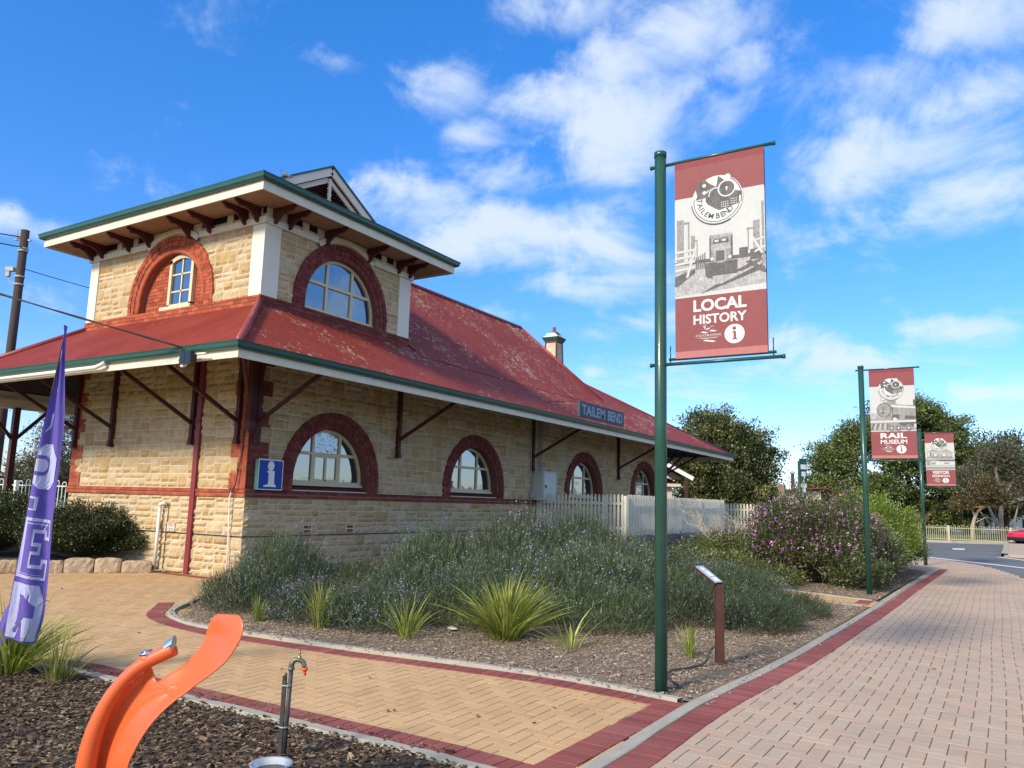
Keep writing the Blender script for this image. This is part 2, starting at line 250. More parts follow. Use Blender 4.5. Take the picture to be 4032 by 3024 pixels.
# ------------------------------------------------------------------ mesh helpers
def finish(name, me, mats, parent=None, smooth=False):
    for m in (mats if isinstance(mats, (list, tuple)) else [mats]): me.materials.append(m)
    me.polygons.foreach_set('use_smooth', [bool(smooth)]*len(me.polygons))
    o = bpy.data.objects.new(name, me); COL.objects.link(o)
    if parent: o.parent = parent
    return o
class MB:
    def __init__(s): s.v = []; s.f = []; s.m = []; s.r = []
    def add(s, vs, fs, m=0, r=None):
        b = len(s.v); s.v += [tuple(v) for v in vs]
        r = random.random() if r is None else r
        for f in fs: s.f.append(tuple(b+i for i in f)); s.m.append(m); s.r.append(r)
        return s
    def box(s, x0, x1, y0, y1, z0, z1, m=0, r=None):
        vs = [(x, y, z) for z in (z0, z1) for y in (y0, y1) for x in (x0, x1)]
        return s.add(vs, [(0,2,3,1),(4,5,7,6),(0,1,5,4),(2,6,7,3),(0,4,6,2),(1,3,7,5)], m, r)
    def obox(s, c, ax, ay, az_, m=0, r=None):      # oriented box: centre and three half-axis vectors
        c, ax, ay, az_ = map(Vector, (c, ax, ay, az_))
        vs = [c + ax*i + ay*j + az_*k for k in (-1, 1) for j in (-1, 1) for i in (-1, 1)]
        return s.add(vs, [(0,2,3,1),(4,5,7,6),(0,1,5,4),(2,6,7,3),(0,4,6,2),(1,3,7,5)], m, r)
    def bar(s, a, b, w, h, m=0, up=(0,0,1), r=None):
        a, b = Vector(a), Vector(b); d = (b-a); u = Vector(up); side = d.cross(u)
        if side.length < 1e-6: side = d.cross(Vector((1,0,0)))
        side.normalize(); n = side.cross(d).normalized()
        return s.obox((a+b)/2, d/2, side*w/2, n*h/2, m, r)
    def tube(s, path, rr, n=10, m=0, caps=True, r=None):
        path = [Vector(p) for p in path]; k = len(path)
        rs = rr if isinstance(rr, (list, tuple)) else [rr]*k
        vs = []; prev = None
        for i, p in enumerate(path):
            t = (path[min(i+1, k-1)] - path[max(i-1, 0)]).normalized()
            if prev is None:
                a = t.cross(Vector((0,0,1)));
                if a.length < 1e-4: a = Vector((1,0,0))
                a.normalize()
            else: a = (prev - t*prev.dot(t)).normalized()
            prev = a; b = t.cross(a)
            for j in range(n):
                q = 2*PI*j/n; vs.append(p + (a*math.cos(q) + b*math.sin(q))*rs[i])
        fs = [(i*n+j, i*n+(j+1) % n, (i+1)*n+(j+1) % n, (i+1)*n+j) for i in range(k-1) for j in range(n)]
        if caps: fs += [tuple(range(n-1, -1, -1)), tuple((k-1)*n+j for j in range(n))]
        return s.add(vs, fs, m, r)
    def lathe(s, prof, c=(0,0,0), n=20, m=0, r=None):   # profile of (radius, z)
        vs = [(c[0]+p[0]*math.cos(2*PI*j/n), c[1]+p[0]*math.sin(2*PI*j/n), c[2]+p[1]) for p in prof for j in range(n)]
        k = len(prof)
        return s.add(vs, [(i*n+j, i*n+(j+1) % n, (i+1)*n+(j+1) % n, (i+1)*n+j) for i in range(k-1) for j in range(n)], m, r)
    def slab(s, poly, t, m=0, mu=None):            # planar polygon thickened downwards along its normal
        P = [Vector(p) for p in poly]; nrm = Vector((0,0,0))
        for i in range(len(P)): nrm += P[i].cross(P[(i+1) % len(P)])
        nrm.normalize()
        if nrm.z < 0: P.reverse(); nrm = -nrm
        n = len(P); Q = [p - nrm*t for p in P]; r = random.random()
        s.add(P, [tuple(range(n))], m, r); s.add(Q, [tuple(range(n-1, -1, -1))], m if mu is None else mu, r)
        s.add(P+Q, [(i, i+n, (i+1) % n+n, (i+1) % n) for i in range(n)], m if mu is None else mu, r)
        return s
    def prism(s, poly, t, mp, m=0, r=None):        # 2D polygon mapped by mp(u, w, n), thickness t outwards
        n = len(poly); a = [mp(u, w, 0) for u, w in poly]; b = [mp(u, w, t) for u, w in poly]
        return s.add(a+b, [tuple(range(n)), tuple(range(2*n-1, n-1, -1))] + [(i, (i+1) % n, (i+1) % n+n, i+n) for i in range(n)], m, r)
    def build(s, name, mats, parent=None, smooth=False):
        me = bpy.data.meshes.new(name); me.from_pydata(s.v, [], s.f); 
        me.polygons.foreach_set('material_index', s.m)
        a = me.attributes.new('rnd', 'FLOAT', 'FACE'); a.data.foreach_set('value', s.r)
        me.update()
        return finish(name, me, mats, parent, smooth)
def npmesh(name, V, F, R, mats, parent=None, MI=None, smooth=False):   # V (n,3), F (m,4), R per face
    me = bpy.data.meshes.new(name); n, m = len(V), len(F)
    me.vertices.add(n); me.vertices.foreach_set('co', np.ascontiguousarray(V, dtype=np.float32).ravel())
    me.loops.add(m*4); me.loops.foreach_set('vertex_index', np.ascontiguousarray(F, dtype=np.int32).ravel())
    me.polygons.add(m); me.polygons.foreach_set('loop_start', np.arange(m, dtype=np.int32)*4)
    me.update(calc_edges=True)
    if MI is not None: me.polygons.foreach_set('material_index', np.asarray(MI, dtype=np.int32))
    a = me.attributes.new('rnd', 'FLOAT', 'FACE'); a.data.foreach_set('value', np.asarray(R, dtype=np.float32))
    return finish(name, me, mats, parent, smooth)
def empty(name, label, cat, loc=(0,0,0), group=None):
    o = bpy.data.objects.new(name, None); COL.objects.link(o); o.location = loc; o.empty_display_size = .2
    return tag(o, label, cat, group)
def tag(o, label, cat, group=None, kind=None):
    if label: o['label'] = label
    if cat: o['category'] = cat
    if group: o['group'] = group
    if kind: o['kind'] = kind
    return o
def struct(o): o['kind'] = 'structure'; return o
def atloc(o, p):           # set the parent of o, keeping mesh data written in world coordinates
    return o
def inv(parent, o): o.matrix_parent_inverse = Matrix.Translation(-Vector(parent.location)); return o
def build_in(mb, name, mats, parent, smooth=False):
    o = mb.build(name, mats, parent, smooth); return inv(parent, o)
def text_mesh(txt, size, bold=0., space=1., align='LEFT', shear=0):
    cu = bpy.data.curves.new('t', 'FONT'); cu.body = txt; cu.size = size; cu.offset = bold*size; cu.space_character = space
    cu.align_x = align; cu.resolution_u = 3; cu.shear = shear
    o = bpy.data.objects.new('t', cu); COL.objects.link(o); bpy.context.view_layer.update()
    me = bpy.data.meshes.new_from_object(o.evaluated_get(bpy.context.evaluated_depsgraph_get()))
    vs = [(v.co.x, v.co.y) for v in me.vertices]; fs = [tuple(p.vertices) for p in me.polygons]
    bpy.data.objects.remove(o); bpy.data.curves.remove(cu); bpy.data.meshes.remove(me)
    return vs, fs
def fit_text(txt, x0, x1, y0, y1, bold=.02, space=1.):
    vs, fs = text_mesh(txt, 1., bold, space)
    if not vs: return vs, fs
    ax = [v[0] for v in vs]; ay = [v[1] for v in vs]; a, b, c, d = min(ax), max(ax), min(ay), max(ay)
    return [(x0+(v[0]-a)/(b-a)*(x1-x0), y0+(v[1]-c)/(d-c)*(y1-y0)) for v in vs], fs
class Art:                   # printed layers on a flat face; mp(u, w, n) maps to the world
    def __init__(s, mp, mb, step=.0012): s.mp = mp; s.b = mb; s.st = step; s.k = 0
    def poly(s, pts, m, layer=1):
        s.k += 1; layer += .03*s.k      # later shapes lie a hair above earlier ones
        tri = tessellate_polygon([[Vector((p[0], p[1], 0)) for p in pts]])
        s.b.add([s.mp(u, w, s.st*layer) for u, w in pts], tri, m, .5)
    def rect(s, x0, x1, y0, y1, m, layer=1): s.poly([(x0,y0),(x1,y0),(x1,y1),(x0,y1)], m, layer)
    def disc(s, x, y, r, m, layer=1, ry=None, n=36): s.poly([(x+r*math.cos(2*PI*i/n), y+(ry or r)*math.sin(2*PI*i/n)) for i in range(n)], m, layer)
    def ring(s, x, y, r0, r1, m, layer=1, a0=0, a1=360, n=40):
        layer += .03*s.k
        A = [rad(a0+(a1-a0)*i/n) for i in range(n+1)]
        vs = [s.mp(x+r*math.cos(a), y+r*math.sin(a), s.st*layer) for a in A for r in (r0, r1)]
        s.b.add(vs, [(2*i, 2*i+1, 2*i+3, 2*i+2) for i in range(n)], m, .5)
    def line(s, a, b, w, m, layer=1):
        d = Vector((b[0]-a[0], b[1]-a[1])); d.normalize(); p = Vector((-d.y, d.x))*w/2
        s.poly([(a[0]+p.x,a[1]+p.y),(a[0]-p.x,a[1]-p.y),(b[0]-p.x,b[1]-p.y),(b[0]+p.x,b[1]+p.y)], m, layer)
    def text(s, txt, x0, x1, y0, y1, m, layer=1, bold=.02, space=1.):
        layer += .03*s.k+.2; vs, fs = fit_text(txt, x0, x1, y0, y1, bold, space); s.b.add([s.mp(u, w, s.st*layer) for u, w in vs], fs, m, .5)
    def glyph(s, ch, x, y, size, ang, m, layer=1, bold=.01):
        layer += .03*s.k+.2; vs, fs = text_mesh(ch, size, bold, 1, 'CENTER'); ca, sa = math.cos(ang), math.sin(ang)
        s.b.add([s.mp(x+u*ca-w*sa, y+u*sa+w*ca, s.st*layer) for u, w in vs], fs, m, .5)
    def itype(s, x, y, h, m, layer=1):      # a lower-case i with slab serifs, height h
        s.disc(x-.01*h, y+h*.86, h*.135, m, layer)
        s.poly([(x-.17*h,y),(x+.2*h,y),(x+.2*h,y+.09*h),(x+.11*h,y+.09*h),(x+.11*h,y+.64*h),(x-.17*h,y+.64*h),(x-.17*h,y+.55*h),(x-.07*h,y+.55*h),(x-.07*h,y+.09*h),(x-.17*h,y+.09*h)], m, layer)

def inpoly(px, py, poly):
    c = np.zeros(len(px), bool); n = len(poly); j = n-1
    for i in range(n):
        xi, yi = poly[i]; xj, yj = poly[j]
        t = ((yi > py) != (yj > py)) & (px < (xj-xi)*(py-yi)/(yj-yi+1e-12)+xi); c ^= t; j = i
    return c
def catmull(P, n=6, closed=False):
    P = [Vector(p) for p in P]; out = []; k = len(P)
    for i in range(k if closed else k-1):
        g = lambda j: P[j % k] if closed else P[max(0, min(k-1, j))]
        a, b, c, d = g(i-1), g(i), g(i+1), g(i+2)
        for t in range(n):
            t /= n; out.append(.5*((2*b)+(c-a)*t+(2*a-5*b+4*c-d)*t*t+(3*b-a-3*c+d)*t**3))
    if not closed: out.append(P[-1])
    return out

# ================================================================== GROUND
g = MB(); g.add([(-900,-900,-.03),(900,-900,-.03),(900,900,-.03),(-900,900,-.03)], [(0,1,2,3)]); struct(g.build('ground', M_GRASS))
def sheet(name, poly, z, m):
    b = MB(); tri = tessellate_polygon([[Vector((p[0], p[1], 0)) for p in poly]]); b.add([(p[0], p[1], z) for p in poly], tri)
    o = b.build(name, m)
    if o.data.polygons[0].normal.z < 0: o.data.flip_normals()
    return struct(o)
EDGE = [(25.6,-7.5),(25.0,-9.6),(24.15,-10.67),(22.69,-11.6),(20.57,-12.51),(17.86,-13.16),(15.14,-13.59),(11,-14.6),(5,-17),(0,-21)]
sheet('road', [(-4,-60),(60,-60),(49.5,-20),(47.2,-14.2),(46.0,-12),(45.3,-10.5),(45.1,-9),(44,5),(26,5)] + EDGE, -.018, M_ASPH)
RP = [(-12,-10.9),(-6.2,-10.82),(-1.3,-11.0),(4.6,-11.16),(15.6,-11.3),(17.0,-10.0),(24.6,-10.0)] + EDGE[2:] + [(-4,-21),(-12,-21)]
sheet('pavement', RP, -.010, M_JSAND)
BED_OUT = [(-3.05,-2.45),(-3.48,-2.79),(-3.78,-3.1),(-4.07,-3.62),(-4.27,-4.3),(-4.28,-5.27),(-4.21,-6.88),(-4.08,-8.33),(-4.05,-9.64),(-4.2,-10.66)]
PLAZA = [(-14,-5),(-6.5,-5.1),(-6.5,-7),(-6.52,-10.8),(-4.2,-10.8),(-3.9,-9.6),(-4.1,-6.9),(-4.1,-4.4),(-3.8,-3.4),(-3.3,-2.9),(-2.8,-2.2),(-1.0,-.9),(.2,.2),(.1,.9),(-.3,2.4),(-2.7,3.9),(-8,6),(-14,8)]
PLAZA_S = [(-14,-5),(-6.6,-5.0),(-6.72,-7),(-6.7,-10.85),(-4.1,-10.8),(-3.8,-9.6),(-4.0,-6.9),(-4.0,-4.4),(-3.7,-3.4),(-3.2,-2.9),(-2.7,-2.2),(-.9,-.8),(.3,.2),(.2,.9),(.0,2.6),(-2.7,4.1),(-8,6.2),(-14,8.2)]
sheet('plaza', PLAZA_S, -.010, M_JSAND)

def herringbone(name, poly, m, ztop=0., gx=.0012, gy=.0034, wander=True):
    a = .1165; P = np.array(poly); x0, y0 = P.min(0); x1, y1 = P.max(0)
    i0, i1, j0, j1 = int(x0/a)-2, int(x1/a)+2, int(y0/a)-2, int(y1/a)+2
    I, J = np.meshgrid(np.arange(i0, i1), np.arange(j0, j1), indexing='ij'); I = I.ravel(); J = J.ravel(); t = (I-J) % 4
    out = []
    for sel, w, h in ((t == 0, 2, 1), (t == 3, 1, 2)):
        X0 = I[sel]*a; Y0 = J[sel]*a; out.append(np.stack([X0, Y0, X0+w*a, Y0+h*a], 1))
    Rr = np.concatenate(out); cx = (Rr[:,0]+Rr[:,2])/2; cy = (Rr[:,1]+Rr[:,3])/2; k = inpoly(cx, cy, poly); Rr = Rr[k]
    n = len(Rr); X0, Y0, X1, Y1 = Rr.T; ch = .003
    X0 = X0+gx; X1 = X1-gx; Y0 = Y0+gy*rng.uniform(.4, 1.3, n); Y1 = Y1-gy*rng.uniform(.4, 1.3, n)
    dz = rng.normal(0, .0007, (n, 4)); V = np.zeros((n, 8, 3))
    for k2, (sx, sy) in enumerate(((0,0),(1,0),(1,1),(0,1))):
        ex = X1 if sx else X0; ey = Y1 if sy else Y0
        V[:,k2,0] = ex; V[:,k2,1] = ey; V[:,k2,2] = ztop-.008
        V[:,4+k2,0] = ex+(-ch if sx else ch)*.6; V[:,4+k2,1] = ey+(-ch if sy else ch); V[:,4+k2,2] = ztop+dz[:,k2]-.001
    if wander: V[:,:,1] += (.012*np.sin(V[:,:,0]*.9)); V[:,:,0] += .012*np.sin(V[:,:,1]*.8)
    base = np.array([(4,5,6,7),(0,1,5,4),(1,2,6,5),(2,3,7,6),(3,0,4,7)])
    F = (base[None]+np.arange(n)[:,None,None]*8).reshape(-1, 4); R = np.repeat(rng.random(n), 5)
    return struct(npmesh(name, V.reshape(-1,3), F, R, m))
herringbone('plaza_pavers', PLAZA, M_TAN, gy=.0026)
herringbone('pavement_pavers', RP, M_PINK, gy=.0026)
CROSS = [(4.75,-11.05),(5.65,-11.05),(6.6,-9.0),(7.4,-7.2),(6.2,-7.2),(5.4,-9.2)]
sheet('garden_path', [(4.66,-11.05),(5.85,-11.05),(6.75,-8.9),(7.6,-7.0),(6.0,-7.0),(5.3,-9.2)], -.006, M_JSAND)
herringbone('garden_path_pavers', CROSS, M_TAN, .004)

def border(name, path, width, m, side=1, pitch=.1175, z=.006):
    P = [Vector((p[0], p[1], 0)) for p in path]; b = MB(); P = catmull(P, 8) if len(P) > 2 else P
    L = [0]
    for i in range(1, len(P)): L.append(L[-1]+(P[i]-P[i-1]).length)
    def at(s):
        for i in range(1, len(P)):
            if L[i] >= s: return P[i-1].lerp(P[i], (s-L[i-1])/max(1e-6, L[i]-L[i-1])), (P[i]-P[i-1]).normalized()
        return P[-1], (P[-1]-P[-2]).normalized()
    n = int(L[-1]/pitch)
    for i in range(n):
        p, d = at(i*pitch+.003); q, d2 = at((i+1)*pitch-.003); na = Vector((-d.y, d.x, 0))*side; nb = Vector((-d2.y, d2.x, 0))*side
        w = width+random.uniform(-.002, .002); zz = z+random.uniform(-.0015, .0015)
        T = [p, q, q+nb*w, p+na*w]; c = sum(T, Vector())/4
        lo = [Vector((v.x, v.y, -.004)) for v in T]; hi = [Vector((v.x+(c.x-v.x)*.03, v.y+(c.y-v.y)*.03, zz)) for v in T]
        f = [(4,5,6,7),(0,1,5,4),(1,2,6,5),(2,3,7,6),(3,0,4,7)]
        if side < 0: f = [tuple(reversed(x)) for x in f]
        b.add(lo+hi, f)
    return struct(b.build(name, m))
border('paver_border', [(-6.36,-10.75),(-6.28,-9.9),(-6.275,-8.6),(-6.29,-7.0),(-6.27,-5.6),(-6.42,-5.0),(-6.9,-4.62),(-7.8,-4.5),(-10.5,-4.5)], .235, M_RED, 1)
border('paver_border', [(-3.2,-2.05)]+[(-3.6,-2.5),(-4.07,-3.05),(-4.38,-3.8),(-4.55,-4.8),(-4.54,-5.7),(-4.46,-7.15),(-4.33,-8.5),(-4.28,-9.5),(-4.40,-10.62)], .235, M_RED, 1)
border('paver_border', [(-4.18,-10.74),(-6.42,-10.70)], .235, M_RED, -1)
border('paver_border', [(-9,-10.80),(-6.1,-10.86),(-4.1,-10.86),(-1.3,-11.04),(4.6,-11.21),(9,-11.27),(14.7,-11.40),(17.2,-11.45)], .235, M_RED, -1)
border('paver_border', [(-.45,0.0),(-.40,1.6),(-.42,2.15),(-1.0,2.62),(-1.8,3.3),(-2.7,4.0),(-5,5.3)], .2, M_RED, -1)
border('paver_border', [(4.72,-10.92),(5.35,-9.4),(5.9,-8.2),(6.3,-7.3)], .115, M_RED, -1, .235, .010)
border('paver_border', [(5.02,-10.98),(5.75,-10.98)], .235, M_RED, 1, z=.012)

def kerb(name, path, w, h, side, m=M_CONC, seg=1.6):
    P = catmull([Vector((p[0], p[1], 0)) for p in path], 8) if len(path) > 2 else [Vector((p[0], p[1], 0)) for p in path]
    b = MB(); n = len(P); vs = []
    for i, p in enumerate(P):
        d = (P[min(n-1, i+1)]-P[max(0, i-1)]).normalized(); q = Vector((-d.y, d.x, 0))*side
        for k, (o, z) in enumerate(((0, -.02), (.004, h-.006), (.012, h), (w-.012, h), (w-.004, h-.006), (w, -.02))): vs.append(p+q*o+Vector((0,0,z+(.003*math.sin(i*1.7) if z > 0 else 0))))
    fs = []
    for i in range(n-1):
        for k in range(5):
            f = (i*6+k, (i+1)*6+k, (i+1)*6+k+1, i*6+k+1); fs.append(f if side < 0 else f[::-1])
    b.add(vs, fs); return struct(b.build(name, m))
kerb('kerb', [(-6.60,-10.8),(-6.52,-9.9),(-6.515,-8.6),(-6.53,-7.0),(-6.51,-5.6),(-6.66,-5.2),(-7.05,-4.9),(-7.9,-4.76),(-10.5,-4.76)], .115, .022, 1)
kerb('kerb', BED_OUT, .10, .035, 1)
kerb('kerb', [(-9,-10.70),(-6.17,-10.75),(-4.16,-10.74),(-1.38,-10.92),(4.6,-11.08),(9,-11.13),(15.62,-11.25)], .12, .018, -1)
kerb('kerb', [(4.70,-10.95),(5.3,-9.45),(5.9,-8.2)], .05, .02, 1, M_CONC)
kerb('kerb', [(5.78,-10.95),(6.6,-9.15),(7.3,-7.6)], .05, .02, -1, M_CONC)
# beds
LLBED = [(-6.62,-10.7),(-6.62,-9.9),(-6.61,-8.6),(-6.63,-7.0),(-6.61,-5.6),(-6.76,-5.25),(-7.1,-5.0),(-7.9,-4.87),(-12,-4.87),(-12,-10.8)]
BED = [(-3.0,-2.6),(-3.42,-2.92),(-3.68,-3.2),(-3.97,-3.68),(-4.17,-4.3),(-4.18,-5.27),(-4.11,-6.88),(-3.98,-8.33),(-3.95,-9.64),(-4.05,-10.72),(-1.38,-10.92),(4.6,-11.04),(5.3,-9.4),(6.2,-7.4),(12,-3.3),(12,0),(0,0)]
BED2 = [(5.8,-11.0),(6.7,-9.0),(7.4,-7.2),(12,-4),(24,-4),(24,-9.9),(16.9,-10.0),(15.6,-11.2)]
sheet('bark_bed_soil', LLBED, -.002, M_SOIL); sheet('garden_bed_soil', BED, -.003, M_SOILG); sheet('garden_bed_soil', BED2, -.002, M_SOILG)
def chips(name, poly, n, ls, ws, m, zmax, label, focus=None, stick=.03, bias=0.):
    P = np.array(poly); lo, hi = P.min(0), P.max(0); if_ = focus or (lo[0], hi[0], lo[1], hi[1])
    xs = rng.uniform(if_[0], if_[1], n*2); ys = rng.uniform(if_[2], if_[3], n*2); k = inpoly(xs, ys, poly); xs = xs[k][:n]; ys = ys[k][:n]; n = len(xs)
    L = rng.uniform(*ls, n)*rng.choice([.6, 1, 1, 1.3], n); Wd = rng.uniform(*ws, n); T = rng.uniform(.002, .006, n)
    st = rng.random(n) < stick; L[st] *= 2.4; Wd[st] *= .35
    yaw = rng.uniform(0, 2*PI, n); tx = rng.normal(0, .28, n); ty = rng.normal(0, .22, n)
    tpl = np.array([(-.5,-.25),(-.2,-.5),(.3,-.42),(.5,.05),(.25,.5),(-.35,.4)])
    V = np.zeros((n, 12, 3)); jit = 1+rng.normal(0, .14, (n, 6, 2))
    for j in range(6):
        x = tpl[j,0]*jit[:,j,0]*L; y = tpl[j,1]*jit[:,j,1]*Wd; bow = -(x/L)**2*L*.18
        for s2 in (0, 1): V[:,j+6*s2,0] = x; V[:,j+6*s2,1] = y; V[:,j+6*s2,2] = bow+T*(s2-.5)
    # tilt then yaw
    x, y, z = V[...,0], V[...,1], V[...,2]
    y2 = y*np.cos(tx)[:,None]-z*np.sin(tx)[:,None]; z2 = y*np.sin(tx)[:,None]+z*np.cos(tx)[:,None]
    x3 = x*np.cos(ty)[:,None]+z2*np.sin(ty)[:,None]; z3 = -x*np.sin(ty)[:,None]+z2*np.cos(ty)[:,None]
    c, s_ = np.cos(yaw)[:,None], np.sin(yaw)[:,None]
    V[...,0] = x3*c-y2*s_+xs[:,None]; V[...,1] = x3*s_+y2*c+ys[:,None]
    V[...,2] = z3+(rng.random(n)**1.5*zmax)[:,None]+.004
    base = [(6,7,8,11),(8,9,10,11)]+[(j, (j+1) % 6, 6+(j+1) % 6, 6+j) for j in range(6)]
    F = (np.array(base)[None]+np.arange(n)[:,None,None]*12).reshape(-1, 4)
    R = rng.random(n)**(1+bias); R = np.repeat(R, len(base))
    o = npmesh(name, V.reshape(-1,3), F, R, m); tag(o, label, 'mulch', kind='stuff'); return o
chips('bark_mulch', LLBED, 17000, (.020,.056), (.010,.028), M_CHIP, .030, 'dark bark chips covering the front left bed', (-9.3,-6.6,-10.75,-4.9), .03, .25)
FRONT = [(-3.0,-2.6),(-3.42,-2.95),(-3.66,-3.2),(-3.95,-3.68),(-4.15,-4.3),(-4.16,-5.27),(-4.09,-6.88),(-3.96,-8.33),(-3.93,-9.64),(-4.03,-10.7),(-1.38,-10.9),(4.6,-11.02),(5.2,-9.4),(2,-9),(-1,-8.2),(-1.6,-5),(-1.6,-3)]
chips('weathered_mulch', FRONT, 19000, (.018,.045), (.008,.02), M_CHIPG, .022, 'grey weathered wood chips along the front of the central bed', None, .10)
chips('brown_mulch', [(5.9,-11.0),(6.6,-9.2),(9,-9.5),(12,-10),(16.5,-10.2),(15.6,-11.1)], 5000, (.02,.05), (.01,.025), M_CHIPG, .02, 'brown wood chips under the flowering shrubs beyond the cross path', None, .08, .5)
# scattered droppings and pebbles on the paving
b = MB()
for x, y, s_ in [(-5.9,-8.9,.016),(-5.86,-8.93,.013),(-5.6,-9.55,.018),(-5.1,-8.0,.012),(-5.5,-10.0,.012),(-6.5,-8.95,.022),(-6.44,-9.2,.015),(-6.5,-9.62,.02),(-5.0,-9.9,.012),(-4.8,-5.8,.012),(-6.45,-9.9,.03),(-3.6,-11.5,.013),(-2.0,-11.9,.014),(-5.35,-7.1,.011),(-1.0,-12.4,.02),(-5.6,-5.5,.012),(-5.0,-4.3,.015),(-4.2,-.8,.02),(-3.2,.6,.02),(-5.2,-1.6,.016)]:
    a = random.uniform(0, 3); b.obox((x, y, .012), (s_*math.cos(a), s_*math.sin(a), 0), (-s_*.5*math.sin(a), s_*.5*math.cos(a), .002), (0, 0, s_*.4))
tag(b.build('fallen_debris', M_CHIP), 'scattered small dark bits of bark lying on the paving', 'debris', kind='stuff')

# ---- far road furniture
b = MB()
b.add([(25.6,-10.4,-.013),(25.3,-10.15,-.013),(15.5,-17.6,-.013),(15.6,-17.9,-.013)], [(0,1,2,3)])
b.add([(36.2,-10.95,-.013),(36.5,-11.5,-.013),(34.6,-11.6,-.013),(34.3,-11.1,-.013)], [(0,1,2,3)])
b.add([(28.3,-12.9,-.013),(28.6,-13.1,-.013),(24.2,-15.2,-.013),(24.0,-15.0,-.013)], [(0,1,2,3)])
struct(b.build('road_marking', M_LINE))
b = MB(); b.slab([(29.0,-13.2,.11),(45.2,-13.4,.11),(45.4,-22,.11),(24.5,-22,.11)], .13); struct(b.build('traffic_island', M_PINK))
kerb('traffic_island_kerb', [(28.85,-13.1),(36,-13.2),(45.3,-13.3)], .25, .125, -1)
kerb('road_kerb', [(44,5),(45.1,-9),(45.4,-10.5),(46.2,-12),(47.6,-14.4),(50,-20),(54,-30)], .35, .13, -1)
sheet('park_lawn', [(45.5,-9),(46.6,-12),(48,-14.4),(54,-30),(140,-60),(140,30),(46,30)], -.012, mat('park_grass', (.13,.15,.05), rough=1, noise=(.4, .25), noise2=(3, .25)))

# ================================================================== STATION BUILDING
ST = empty('station_building', 'sandstone railway station with red iron roof, arched windows and a square corner tower', 'building')
FR = lambda u, w, n=0: (u, -n, w)          # long front wall (y = 0), n outwards
LF = lambda u, w, n=0: (-n, u, w)          # short left wall (x = 0)
ZB, ZC, ZS, ZSP, RO, RI = 1.63, .835, 1.80, 2.05, 1.57, 1.20
ARCH = [2.44, 8.30, 15.55, 21.45]
def wall_stones(mp, u0, u1, z0, z1, holes, name, flip, seed=1, lv=(.29,.37), depth=(.014,.036)):
    rs = random.Random(seed); VV = []; FF = []; RR = []; nb = 0
    levels = [z0]
    while levels[-1] < z1-.2: levels.append(levels[-1]+rs.uniform(*lv))
    sc = (z1-z0)/(levels[-1]-z0); levels = [z0+(l-z0)*sc for l in levels]
    R = []
    for a, b_ in zip(levels, levels[1:]):
        u = u0
        while u < u1-.02:
            w = rs.uniform(.28, .62)
            if u+w > u1-.18: w = u1-u
            t = rs.random()
            if t < .42 and w < .56: R.append((u, u+w, a, b_))
            else:
                h = rs.choice((.36, .5, .62)); mid = a+(b_-a)*h
                for (p, q) in ((a, mid), (mid, b_)):
                    v = u
                    W_ = w if rs.random() < .45 else w
                    k = 1 if w < .36 else rs.choice((1, 1, 2, 2))
                    cuts = sorted([u+w*rs.uniform(.35, .65)] if k == 2 else []); e = [u]+cuts+[u+w]
                    for c, d in zip(e, e[1:]): R.append((c, d, p, q))
            u += w
    for (a, b_, c, d) in R:
        g = .0075; nu = max(3, int((b_-a)/.075)+1); nz = max(3, int((d-c)/.06)+1)
        uu = np.linspace(a+g, b_-g, nu); zz = np.linspace(c+g, d-g, nz); U, Z = np.meshgrid(uu, zz, indexing='ij')
        edge = np.minimum(np.minimum(U-a-g, b_-g-U), np.minimum(Z-c-g, d-g-Z)); dp = rs.uniform(*depth)
        r1, r2_, r3 = rs.uniform(-1, 1), rs.uniform(-1, 1), rs.uniform(0, 6)
        N_ = -.002+dp*np.minimum(1, edge/.014)*(1+.35*r1*(U-(a+b_)/2)/(b_-a)*2+.35*r2_*(Z-(c+d)/2)/(d-c)*2)+np.where(edge > .005, rng.normal(0, .0055, U.shape), 0)+.003
        N_ = np.maximum(N_, .0015)
        keep = np.ones(U.shape, bool)
        for h in holes: U, Z, k = h(U, Z); keep &= k
        if not keep.any(): continue
        n = nu*nz; V = np.array([mp(x, y, z) for x, y, z in zip(U.ravel(), Z.ravel(), N_.ravel())])
        kp = keep.ravel(); rr = min(1, max(0, rs.gauss(.5, .22)))
        for i in range(nu-1):
            for j in range(nz-1):
                q = (i*nz+j, (i+1)*nz+j, (i+1)*nz+j+1, i*nz+j+1)
                if not any(kp[x] for x in q): continue
                FF.append(tuple(nb+x for x in (q if not flip else q[::-1]))); RR.append(rr)
        VV.append(V); nb += n
    return np.concatenate(VV), np.array(FF), np.array(RR)
def arch_hole(c, zs, r):
    def f(U, Z):
        dx = U-c; dz = np.maximum(Z-zs, 0); d = np.sqrt(dx*dx+dz*dz)+1e-9; ins = (d < r)
        sc = np.where(ins, r/d, 1.0); keep = d > r-.16
        return np.where(ins, c+dx*sc, U), np.where(ins & (Z > zs), zs+dz*sc, Z), keep
    return f
def rect_hole(a, b_, c, d):
    def f(U, Z): return U, Z, ~((U > a) & (U < b_) & (Z > c) & (Z < d))
    return f
def quoin_hole(side, u, z0, H, wa, wb):
    def f(U, Z):
        k = np.floor((Z-z0)/H).astype(int) % 2; w = np.where(k == 0, wa, wb); d = (U-u)*side
        return U, Z, ~((d < w-.015) & (d > -.1))
    return f
H_Q = .325
lowholes = [arch_hole(c, ZSP, RO-.03) for c in ARCH]+[quoin_hole(1, 0, ZS, H_Q, .52, .28), quoin_hole(-1, 24, ZS, H_Q, .52, .28)]
parts = []
parts.append(wall_stones(FR, 0, 24, ZS, 5.0, lowholes, 'a', False, 3))
